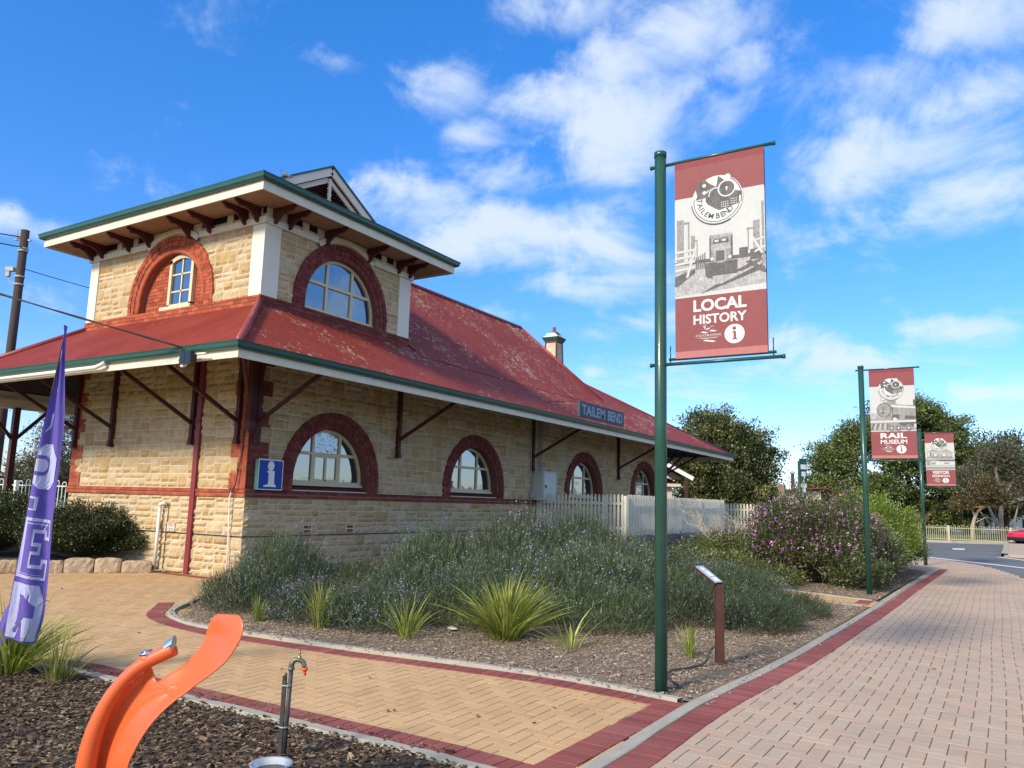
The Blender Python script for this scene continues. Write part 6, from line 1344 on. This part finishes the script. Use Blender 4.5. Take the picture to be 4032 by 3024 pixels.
tree('gum_tree', (62.0,-17.2,0), [(ld(0,[(-.9,0,-.2),(-.3,0,1.8),(.3,0,3.6),(1.0,0,6)]),.18,.05)], ld(0,[(.6,0,5.6,1.3,1,.9),(-.3,0,4.2,1.0,.9,.7),(1.4,0,4.2,1.2,.9,1.0)]), L_GUM, 6000, .17, 'gum tree leaning out of the picture at the far right', M_GUMBARK, seed=5, per=22, wl=.25, clump=1.4)
DT = tree('dense_tree', (40.0,2.2,0), [([(0,0,-.2),(0,0,2),(0,0,5)],.3,.1)], ld(0,[(-.4,0,5.3,1.7,1.7,1.45),(1.0,0,4.7,1.6,1.6,1.3),(-1.6,0,3.9,1.3,1.5,1.3),(1.9,0,3.4,1.2,1.4,1.5),(0,-.4,3.2,2.2,1.9,1.6),(.9,-.6,1.9,2.1,1.6,1.3),(-1.2,-.3,1.9,1.7,1.5,1.3),(2.2,-.2,1.6,1.0,1.1,1.1)]), L_BOT, 80000, .12, 'dense bushy tree with bronze new leaves behind the picket fence', seed=6, per=34, wl=.6, clump=1.1, shell=.36); DT.scale = (1.2,1.2,1.22)
tree('small_tree', (83.9,5.2,0), [([(0,0,0),(0,0,3)],.2,.1)], ld(0,[(0,0,4.2,1.3,1.2,.9),(.9,0,3.4,1.1,1,.8)]), L_PINE, 3500, .2, 'small dark rounded tree showing beside the green road sign', seed=7, per=24)
tree('gum_tree', (10.9,28.2,0), [(ld(0,[(0,0,0),(.2,0,2.5),(-.2,0,5),(.1,0,6.5)]),.22,.06),(ld(0,[(.1,0,2.2),(-1.2,0,3.6)]),.1,.04)], ld(0,[(.9,0,5.4,1.1,1,.8),(.0,0,4.2,.9,.9,.8),(1.2,0,3.6,1.1,.9,1.0),(-.9,0,2.9,1.0,.9,.6),(.5,0,2.3,1.8,1.0,.8),(1.6,0,5.0,.8,.7,.8)]), L_GUM, 12000, .13, 'dark gum tree seen under the verandah behind the purple flag', seed=8, per=24, wl=.3, clump=1.3)
tree('gum_tree', (8.6,31.4,0), [(ld(0,[(-.4,0,0),(-.3,0,3),(0,0,6.5)]),.22,.06)], ld(0,[(-.3,0,6.0,1.3,1,1.0),(.3,0,4.6,.8,.7,.7),(.5,0,3.6,.5,.5,.5),(-.8,0,3.4,1.1,1,1.2)]), L_GUM, 8000, .13, 'gum tree at the left edge seen under the verandah', seed=9, per=24, wl=.3, clump=1.3)
tree('gum_tree', (12.6,30.5,0), [(ld(0,[(0,0,0),(.2,0,2.0)]),.2,.06)], ld(0,[(-1.2,0,1.9,1.7,1.2,1.0),(1.0,0,2.0,1.5,1.2,1.0),(0,0,3.0,1.2,1.0,.8)]), L_SHRUB, 9000, .13, 'low grey-green tree in the gap between the flag and the station corner', seed=10, per=24)
# distant scrub and treeline as one mass
R0 = np.random.default_rng(5); P = []
for k in range(900):
    a = R0.uniform(-80, 160); d = R0.uniform(170, 340); hh = R0.uniform(2.5, 6)
    if 50 < a < 66: hh *= 1.15
    c_ = np.array([CAM.x+d*math.sin(rad(a)), CAM.y+d*math.cos(rad(a)), 0]); q = R0.normal(size=(70, 3))*[3.2, 3.2, hh*.30]+[0,0,hh*.45]; q[:,2] = np.abs(q[:,2]); P.append(c_+q)
P = np.concatenate(P); tag(npmesh('distant_trees', *quads(P, R0.normal(size=P.shape), 1.7, .9), R0.random(len(P)), L_HAZEL), 'far grey-green scrub and treeline along the horizon', 'trees', kind='stuff')

# ================================================================== FENCES
def picket_fence(name, a, c, z0, z1, label, posts=2.4, gap=.132, pw=.072, out=1):
    a, c = Vector(a), Vector(c); d = (c-a); L = d.length; d.normalize(); n = Vector((d.y, -d.x, 0))*out
    root = empty(name, label, 'fence', a)
    k = int(L/gap); b = MB()
    for i in range(k+1):
        p = a+d*(i*gap)+Vector((0,0,random.uniform(-.008,.008))); w = pw/2; t = .018
        prof = [(-w,z0),(w,z0),(w,z1-.075),(w*.55,z1-.055),(w*.85,z1-.03),(w*.45,z1-.005),(0,z1+.004),(-w*.45,z1-.005),(-w*.85,z1-.03),(-w*.55,z1-.055),(-w,z1-.075)]
        b.prism(prof, t, lambda u, z, nn, p=p: p+d*u+n*(nn+.04)+Vector((0,0,z)))
    build_in(b, 'pickets', M_FENCE, root)
    for zz in (z0+.22, z1-.28):
        b = MB(); b.bar(a+Vector((0,0,zz)), a+d*L+Vector((0,0,zz)), .04, .08); build_in(b, 'rail', M_FENCE, root)
    for i in range(int(L/posts)+2):
        p = a+d*min(L, i*posts)-n*.02; b = MB(); b.box(p.x-.05,p.x+.05,p.y-.05,p.y+.05,z0-.2,z1-.04); build_in(b, 'post', M_FENCE, root)
picket_fence('picket_fence', (12.0,-.08,0), (12.0,-3.2,0), .76, 2.02, 'cream picket fence standing out from the station wall beside the grey cabinet', out=1)
picket_fence('picket_fence', (12.06,-3.22,0), (22.3,-3.22,0), .76, 2.02, 'long cream picket fence above the timber sleepers', out=1)
picket_fence('picket_fence', (26,-2.2,0), (26,-4.3,0), .76, 1.93, 'short far section of cream picket fence behind the bare grey shrub', gap=.15, pw=.09, out=1)
picket_fence('picket_fence', (26,-4.35,0), (19.0,-5.6,0), .25, 1.32, 'lower white picket fence running down behind the bare grey shrub', out=-1)
b = MB(); b.box(12.02, 26, -3.24, -.02, -.02, .74); struct(b.build('raised_bank', M_SOILG))
b = MB(); b.box(26, 34, -4.4, 2, -.02, .72); b.box(-3, 30, 8.7, 14, -.02, .70); struct(b.build('station_platform', M_CONC))
root = empty('sleeper_wall', 'low retaining wall of grey weathered timber sleepers under the long picket fence', 'retaining wall', (12.1,-3.35,0))
for k in range(5):
    x = 12.0-(k % 2)*.9
    while x < 19.5:
        L = random.uniform(2.0, 2.6); b = MB(); dy = random.uniform(-.03, .03)-.05*(4-k)
        nseg = 8; vs = []
        for i in range(nseg+1):
            xx = min(x+L*i/nseg, 20)-(.01 if i == nseg else 0); s_ = .012*math.sin(i*2.1+k)+random.uniform(-.006,.006)
            vs += [(xx,-3.47+dy+s_,.0+k*.15+.004),(xx,-3.25+dy,.0+k*.15+.004),(xx,-3.25+dy,k*.15+.143+s_*.6),(xx,-3.47+dy+s_*1.6,k*.15+.138+s_*.5)]
        b.add(vs, [(i*4+j, i*4+(j+1) % 4, (i+1)*4+(j+1) % 4, (i+1)*4+j) for i in range(nseg) for j in range(4)]+[(3,2,1,0),(nseg*4,nseg*4+1,nseg*4+2,nseg*4+3)]); build_in(b, 'sleeper', M_SLEEPER, root); x += L
def loop_fence(name, pts, z0, h, label, m, gap=.125, post=.045, lw=.008, pitch=3.3):
    root = empty(name, label, 'fence', pts[0])
    for a, c in zip(pts, pts[1:]):
        a, c = Vector(a), Vector(c); d = c-a; L = d.length; d.normalize(); k = max(1, int(round(L/pitch)))
        for s_ in range(k):
            p = a+d*(L*s_/k); q = a+d*(L*(s_+1)/k); b = MB(); n = int((q-p).length/gap)
            for i in range(0, n-1, 2):
                e = p+d*((i+.6)*gap); f = e+d*gap; mm = (e+f)/2; hh = h+(.05 if (i//2) % 2 else 0)
                b.tube([e+Vector((0,0,z0+.08)), e+Vector((0,0,z0+hh-.06)), e.lerp(mm,.35)+Vector((0,0,z0+hh-.01)), mm+Vector((0,0,z0+hh)), f.lerp(mm,.35)+Vector((0,0,z0+hh-.01)), f+Vector((0,0,z0+hh-.06)), f+Vector((0,0,z0+.08))], lw, 5, caps=False)
            for zz in (.10, h-.14): b.bar(p+Vector((0,0,z0+zz)), q+Vector((0,0,z0+zz)), .03, .035)
            build_in(b, 'loop_panel', m, root)
            b = MB(); b.box(p.x-post, p.x+post, p.y-post, p.y+post, z0, z0+h+.02); build_in(b, 'post', m, root)
loop_fence('loop_top_fence', [(51.5,-5.2,0),(49.6,-10.2,0),(48.3,-13.7,0),(48.6,-17.5,0)], 0, .98, 'low yellow loop-top fence between the road and the park', mat('fence_yellow', (.46,.42,.27), rough=.5, noise=(2,.08)), lw=.016, gap=.13, post=.06)
loop_fence('loop_top_fence', [(.4,18.6,0),(5.4,10.8,0)], .70, 1.25, 'white loop-top fence on the platform behind the flag', M_WHITE, gap=.12, lw=.014, post=.06, pitch=2.6)

# sandstone edging blocks
SB = [(-3.05,4.36),(-2.66,4.02),(-2.33,3.75),(-2.06,3.50),(-1.73,3.24),(-1.30,2.88),(-.92,2.54),(-.47,2.17)]
LB = ['leftmost pale sandstone edging block at the picture edge','small sandstone block just left of the purple flag','sandstone block hidden behind the purple flag','sandstone edging block just right of the purple flag','longest sandstone edging block in front of the dark bush','squarish pale edging block right of the longest block','yellowish edging block nearest the white waste pipe']
for (a, c), lab in zip(zip(SB, SB[1:]), LB):
    a, c = Vector((*a, 0)), Vector((*c, 0)); d = (c-a); L = d.length-.02; d.normalize(); n = Vector((-d.y, d.x, 0)); b = MB(); ns, nh = 8, 5; R_ = random.Random(lab)
    vs = []; hh = .27+R_.uniform(-.03, .03)
    prof = [(0,-.02),(0,.06),(.0,.5),(.01,.86),(.05,1.0),(.18,1.0),(.28,.97),(.30,.8),(.30,-.02)]
    for i in range(ns+1):
        t = i/ns; e = .025*(abs(2*t-1)**6)
        for (o_, z_) in prof: vs.append(a+d*(.01+L*t)+n*(o_+(e if o_ < .15 else -e)+R_.uniform(-.010,.010))+Vector((0,0,max(-.02, z_*hh-e*1.2*(z_ > .7)+R_.uniform(-.008,.008)))))
    m_ = len(prof); b.add(vs, [(i*m_+j, (i+1)*m_+j, (i+1)*m_+j+1, i*m_+j+1) for i in range(ns) for j in range(m_-1)]+[tuple(range(m_)), tuple(ns*m_+j for j in range(m_-1,-1,-1))])
    tag(b.build('edging_block', M_ROCK), lab, 'stone block', 'sandstone blocks edging the left garden')
sheet('left_bed_soil', [(-3.0,4.5),(-.45,2.35),(-.02,2.7),(-.02,8.5),(-4,9)], .12, M_SOIL)

# ================================================================== POLES, WIRES, ROAD SIGNS
def pole_thing(name, label, x, y, z0, z1, r, m=M_POLEWOOD):
    P = empty(name, label, 'power pole', (x, y, 0)); b = MB(); b.tube([(x,y,z0),(x,y,z1)], [r, r*.85], 12); build_in(b, 'shaft', m, P, True); return P
PL = pole_thing('power_pole', 'dark weathered power pole rising behind the left end of the station roof', 2.1, 14.5, 0, 10.35, .15)
top = Vector((2.1,14.5,0))
b = MB(); b.bar(top+Vector((-.0,0,10.02))-ku*.32, top+Vector((0,0,10.0))+ku*.22, .07, .06); build_in(b, 'crossarm', M_GREY, PL)
for o_ in (-.26,-.16):
    b = MB(); b.lathe([(.01,0),(.045,.02),(.02,.05),(.045,.08),(.02,.11),(.012,.34),(0,.34)], top-ku*-o_+Vector((0,0,10.05)), 10); build_in(b, 'insulator', M_GREY, PL)
b = MB(); b.obox(top+Vector((0,0,8.98))-ku*.34, ku*.13, kw*.08, (0,0,.07)); b.obox(top+Vector((0,0,8.85))-ku*.40, ku*.06, kw*.06, (0,0,.12)); b.tube(catmull([top+Vector((0,0,8.75))-ku*.40, top+Vector((0,0,8.55))-ku*.30, top+Vector((0,0,8.5))-ku*.14],4), .016, 6); build_in(b, 'lamp_bracket', M_GREY, PL)
for zz in (9.7, 8.72, 8.45, 9.62):
    b = MB(); b.lathe([(.155,-.03),(.165,0),(.155,.03)], top+Vector((0,0,zz)), 14); build_in(b, 'strap', M_GREY, PL)
def wire(a, c, sag, r, label, m=M_BLACK, twist=0):
    a, c = Vector(a), Vector(c); b = MB(); pts = []
    for i in range(41):
        t = i/40; p = a.lerp(c, t); p.z -= sag*4*t*(1-t); pts.append(p)
    b.tube(pts, r, 6)
    if twist:
        for s_ in (0, PI): b.tube([p+Vector((math.cos(i*.9+s_)*r*.9, 0, math.sin(i*.9+s_)*r*.9)) for i, p in enumerate(pts)], r*.6, 5)
    tag(b.build('overhead_wire', m, None, True), label, 'wire')
wire((-2.34,-1.0,4.20), (-11.2,11.0,8.4), .12, .015, 'thick black service cable sloping down to the floodlight on the gutter', twist=1)
b = MB(); b.tube(catmull([(-2.34,-1.0,4.2),(-2.44,-.98,4.16),(-2.47,-1.05,4.0),(-2.42,-1.12,3.93)],4), .014, 6); b.tube([(-2.3,-1.0,4.12),(-2.36,-1.0,4.22)], .012, 6); tag(b.build('cable_tail', M_BLACK, None, True), 'short black looped cable end hooked beside the floodlight', 'cable')
wire((2.1,14.5,10.1), (-7.0,20.2,10.6), .1, .02, 'upper wire leaving the power pole to the left')
wire((2.1,14.5,9.75), (-3.5,9.0,8.0), .05, .022, 'lower stay wire leaving the power pole downward to the left')
wire((2.2,14.4,9.0), (22,24,12.0), .3, .014, 'thin wire running from the power pole behind the tower')
PR = pole_thing('power_pole', 'distant brown power pole left of the green road sign', 62.1, 2.35, 0, 5.15, .17)
b = MB(); b.box(61.9,62.3,2.15,2.55,4.98,5.1); build_in(b, 'pole_cap', M_GREY, PR)
wire((62.1,2.35,5.0), (56.5,9.5,6.3), .35, .03, 'sagging thin wire from the distant brown pole to the bushy tree', M_GREY)
RS = empty('road_sign', 'tall narrow green road sign with white panels seen edge-on above the purple shrub', 'road sign', (20.5,-6.8,0))
sx = Vector((.23,-.62,0)).normalized(); sx = (LAT*.85+DEP*.55).normalized(); c0 = Vector((20.5,-6.78,0))
b = MB()
for s_ in (-.16,.16): b.tube([c0+sx*s_+Vector((0,0,-.02)), c0+sx*s_+Vector((0,0,3.55))], .045, 10)
build_in(b, 'sign_post', M_POLE, RS, True)
b = MB(); nn = Vector((sx.y,-sx.x,0)); nn = nn if nn.dot(kw) > 0 else -nn
b.obox(c0+nn*.06+Vector((0,0,2.98)), sx*.20, nn*.02, (0,0,.66)); build_in(b, 'sign_board', I_SGREEN, RS)
b = MB(); A = Art(lambda u, w, n: c0+nn*(.082+n)+sx*u+Vector((0,0,w)), b, .002)
for z_, h_, w_ in ((3.50,.04,.1),(3.33,.09,.17),(3.06,.09,.13),(2.62,.08,.17),(2.43,.09,.11)): A.rect(-w_, w_, z_-h_, z_+h_, 1 if z_ == 3.50 else 0)
A.line((-.05,2.75),(.08,2.95),.035,0); A.line((.02,2.72),(.02,2.98),.03,0)
build_in(b, 'sign_panels', [I_SWHITE, M_GREEN], RS)
b = MB(); b.box(17.0,17.2,-6.9,-6.7,0,2.55); tag(b.build('timber_post', M_WOOD), 'thick grey weathered timber post behind the purple shrub', 'post')

# ================================================================== OUTBUILDINGS
SH = empty('goods_shed', 'cream shed with a maroon iron roof partly hidden behind the purple shrub', 'building', (53,-.6,0))
def W3(l, d, z, o=Vector((52.4,-.7,0))): return o+LAT*l+DEP*d+Vector((0,0,z))
b = MB(); b.add([W3(-2.6,0,0),W3(1.1,0,0),W3(1.1,0,3.2),W3(-2.6,0,3.2),W3(-2.6,6,0),W3(1.1,6,0),W3(1.1,6,3.2),W3(-2.6,6,3.2)], [(0,1,2,3),(5,4,7,6),(4,0,3,7),(1,5,6,2)]); build_in(b, 'wall', mat('shed_cream', (.62,.56,.44), rough=.8, noise=(1,.1)), SH)
b = MB(); b.slab([W3(-3.0,-.5,3.2),W3(1.0,-.4,3.55),W3(4.2,-.2,2.5),W3(4.2,6,2.5),W3(1.0,6,3.55),W3(-3.0,6,3.4)][:0] or [W3(-3.0,-.5,3.15),W3(1.2,-.5,3.5),W3(1.2,7,3.5),W3(-3.0,7,3.15)], .08); b.slab([W3(1.2,-.5,3.5),W3(5.6,-.5,2.3),W3(5.6,7,2.3),W3(1.2,7,3.5)], .08); build_in(b, 'roof', M_CAP, SH)
PO = empty('platform_shelter', 'small gabled platform shelter with cream bargeboard beyond the end of the station', 'shelter', (31.5,2.2,0))
o4 = Vector((31.13,2.71,0))
def W4(l, d, z): return o4+LAT*l+DEP*d+Vector((0,0,z))
b = MB(); b.slab([W4(-1.8,0,5.2),W4(1.62,0,3.42),W4(1.62,5,3.42),W4(-1.8,5,5.2)], .06); b.slab([W4(-1.8,0,5.2),W4(-5,0,3.5),W4(-5,5,3.5),W4(-1.8,5,5.2)], .06); build_in(b, 'roof', M_GREEN, PO)
b = MB(); b.bar(W4(-1.8,-.03,5.06), W4(1.62,-.03,3.28), .04, .22); build_in(b, 'bargeboard', M_WHITE, PO)
b = MB(); b.bar(W4(1.25,.1,0), W4(1.25,.1,3.4), .16, .16, 0, LAT); build_in(b, 'post', M_MAROON, PO)
b = MB(); b.add([W4(-4,.3,3.4),W4(1.2,.3,3.4),W4(-1.8,.3,5.0)], [(0,1,2)]); build_in(b, 'gable', M_DRED, PO)
LN = empty('lean_to_shed', 'cream lean-to with a red roof seen through the end of the verandah', 'shed', (31.5,3.5,0))
b = MB(); b.slab([W4(-3,1.2,3.5),W4(.45,1.2,3.32),W4(1.05,.6,2.98),W4(-3,.6,2.98)], .05); build_in(b, 'roof', M_CAP, LN)
b = MB(); b.bar(W4(-3,.58,2.92), W4(1.05,.58,2.92), .05, .16); build_in(b, 'fascia', M_CREAM, LN)
b = MB(); b.add([W4(-3,.9,0),W4(.62,.9,0),W4(.62,.9,2.9),W4(-3,.9,2.9),W4(.62,3,0),W4(.62,3,2.9)], [(0,1,2,3),(1,4,5,2)]); build_in(b, 'wall', mat('shed_cream', (.62,.56,.44)), LN)
PB = empty('park_building', 'low white building in the park behind the gum trees', 'building', (81,-13,0))
o5 = Vector((80.6,-10.5,0))
def W5(l, d, z): return o5+LAT*l+DEP*d+Vector((0,0,z))
b = MB(); b.add([W5(1.0,0,-.6),W5(9,0,-.6),W5(9,0,2.2),W5(1.0,0,2.2),W5(1,6,-.6),W5(1,6,2.2)], [(0,1,2,3),(4,0,3,5)]); build_in(b, 'wall', M_WHITE, PB)
b = MB(); b.slab([W5(.6,-.5,2.2),W5(9.4,-.5,2.2),W5(9.4,6,3.0),W5(.6,6,3.0)], .1); build_in(b, 'roof', M_GREY, PB)
for l in (1.6, 3.4, 5.4):
    b = MB(); b.add([W5(l,-.03,.6),W5(l+.7,-.03,.6),W5(l+.7,-.03,1.5),W5(l,-.03,1.5)], [(0,1,2,3)]); build_in(b, 'window', M_GLASSD, PB)
b = MB(); b.add([W5(-1.1,-1,-.6),W5(.6,-1,-.6),W5(.6,-1,1.25),W5(-1.1,-1,1.25)]+[W5(-1.1,-.9,-.6),W5(.6,-.9,-.6),W5(.6,-.9,1.25),W5(-1.1,-.9,1.25)], [(0,1,2,3),(7,6,5,4),(3,2,6,7),(0,3,7,4),(1,5,6,2)]); tag(b.build('green_screen', mat('green_sheet', (.02,.16,.10), rough=.6, noise=(1,.1))), 'green sheet-metal screen beside the white park building', 'screen')
SS = empty('shade_sail', 'yellow and grey shade sail on dark posts in the park', 'shade sail', (70,-12,0))
o6 = Vector((68.6,-10.6,0))
def W6(l, d, z): return o6+LAT*l+DEP*d+Vector((0,0,z))
b = MB(); b.slab([W6(-.3,0,2.35),W6(2.6,0,2.5),W6(3.4,3,3.0),W6(.8,3,2.7)], .03); b.slab([W6(2.7,0,2.5),W6(7,0,3.6),W6(7,4,3.9),W6(3.4,3,3.0)], .03, 1, 1); build_in(b, 'canopy', [mat('sail_yellow', (.42,.24,.04), rough=.8), M_GREY], SS)
for l, z in ((-.2,2.5),(2.7,2.6),(7,3.6)):
    b = MB(); b.tube([W6(l,0,-.1),W6(l,0,z)], .06, 8); build_in(b, 'post', M_BLACK, SS)
# ---- car at the right edge
CR = empty('parked_car', 'red and yellow car entering at the right edge beside the traffic island', 'car', (47,-16,0))
oc = Vector((45.9,-14.1,0)); cf = (LAT*.97+DEP*.24).normalized(); cs = Vector((-cf.y, cf.x, 0))
def W7(l, s_, z): return oc+cf*l+cs*s_+Vector((0,0,z))
prof = [(0,.30),(-.03,.55),(.05,.70),(.25,.78),(1.15,.90),(1.9,1.38),(3.2,1.42),(4.0,1.0),(4.3,.95),(4.4,.5),(4.3,.28),(3.75,.26),(3.6,.5),(3.35,.58),(3.1,.5),(2.95,.25),(1.25,.25),(1.1,.5),(.85,.58),(.6,.5),(.45,.26)]
b = MB(); n = len(prof); tri = tessellate_polygon([[Vector((p[0],p[1],0)) for p in prof]])
vs = [W7(l,-.85,z) for l, z in prof]+[W7(l,.85,z) for l, z in prof]; b.add(vs, [t for t in tri]+[tuple(x+n for x in t[::-1]) for t in tri]+[(i,(i+1) % n,(i+1) % n+n,i+n) for i in range(n)]); build_in(b, 'body', mat('car_red', (.62,.02,.05), rough=.25, coat=.6), CR)
b = MB()
for s_ in (-.853,.853): b.add([W7(l,s_*1.002,z) for l, z in ((.45,.42),(1.2,.75),(2.9,.9),(4.2,.85),(4.3,.55),(3.6,.6),(3.1,.55),(2.9,.4),(1.25,.4),(1.1,.52),(.85,.6),(.6,.52))], [tuple(range(12))])
build_in(b, 'yellow_flash', mat('car_yellow', (.80,.42,.02), rough=.3), CR)
b = MB(); b.obox(W7(.05,0,.36), cf*.10, cs*.86, (0,0,.10)); build_in(b, 'bumper', M_BLACK, CR)
for l in (.85, 3.35):
    for s_ in (-.78,.78):
        b = MB(); b.tube([W7(l,s_-.1,.31),W7(l,s_+.1,.31)], .31, 20); w_ = build_in(b, 'wheel', M_BLACK, CR, True); b = MB(); b.tube([W7(l,s_-.105,.31),W7(l,s_+.105,.31)], .18, 14); b_o = b.build('rim', M_GALV, w_, True); b_o.matrix_parent_inverse = Matrix.Translation(-Vector(CR.location))@Matrix.Identity(4)
        b_o.matrix_parent_inverse = Matrix.Identity(4)
for s_ in (-.6,.6):
    b = MB(); b.obox(W7(.03,s_,.62), cf*.04, cs*.14, (0,0,.05)); build_in(b, 'headlight', M_GLASS, CR)
b = MB()
for s_ in (-.856,.856): b.add([W7(l,s_,z) for l, z in ((1.35,.92),(1.95,1.32),(3.1,1.35),(3.7,1.0))], [(0,1,2,3)])
b.add([W7(1.22,-.75,.94),W7(1.22,.75,.94),W7(1.86,.68,1.345),W7(1.86,-.68,1.345)], [(0,1,2,3)]); build_in(b, 'window', M_GLASSD, CR)
b = MB(); b.obox((-2.35,-6.95,.035), (.05,.02,.004), (-.015,.03,.004), (0,0,.004)); b.obox((-2.38,-7.02,.035), (.03,-.02,.0), (.01,.02,.006), (0,0,.003)); tag(b.build('paper_scrap', M_WHITE), 'crumpled white scrap of paper on the front mulch', 'litter')

# bark spilled over the kerbs, dead leaves and dry weeds along the edges
def spill(name, path, off, n, m, z, label, L=(.012,.035)):
    P = catmull([Vector((p[0], p[1], 0)) for p in path], 10); b = MB()
    for _ in range(n):
        i = random.randrange(len(P)-1); p = P[i].lerp(P[i+1], random.random()); d = (P[i+1]-P[i]).normalized(); q = Vector((-d.y, d.x, 0)); o = random.gauss(off, .05)
        a = random.uniform(0, PI); l = random.uniform(*L)/2; w = l*random.uniform(.25, .6); on = abs(o-off) < .06
        c = p+q*o+Vector((0,0,z if on else .012)); b.obox(c, (l*math.cos(a), l*math.sin(a), random.uniform(-.003,.003)), (-w*math.sin(a), w*math.cos(a), 0), (0,0,.003))
    tag(b.build(name, m), label, 'debris', kind='stuff')
spill('spilled_bark', [(-6.52,-9.9),(-6.515,-8.6),(-6.53,-7.0),(-6.51,-5.6)], -.02, 150, M_CHIP, .028, 'dark bark chips spilled over the front left kerb and red border')
spill('spilled_bark', [(-3.48,-2.79),(-4.07,-3.62),(-4.28,-5.27),(-4.21,-6.88),(-4.08,-8.33),(-4.05,-9.64),(-4.2,-10.5)], .02, 170, M_CHIPG, .040, 'grey wood chips spilled over the kerb of the central bed')
spill('spilled_bark', [(-4.16,-10.80),(-1.38,-10.98),(4.6,-11.14),(9,-11.19),(15,-11.3)], -.02, 130, M_CHIPG, .022, 'wood chips and grit along the kerb of the main footpath')
L_STRAW = leafmat('straw_leaf', [(.28,.24,.12),(.36,.32,.18),(.20,.19,.08)], .3)
for k, (x, y, lab) in enumerate([(-6.38,-8.05,'dry straw weed flat on the red border left of the tap'),(-6.36,-8.5,'dry straw weed on the red border just behind the tap'),(-6.42,-7.55,'small dry weed beside the kerb near the orange fountain'),(-4.3,-9.2,'dry weed in the red border of the central bed'),(-4.45,-3.9,'little weed growing in the curved red border')]):
    blades('weed_tuft', (x, y, .008), 26, .035, .10, .004, L_STRAW if k < 4 else L_LIME, lab, seed=20+k)
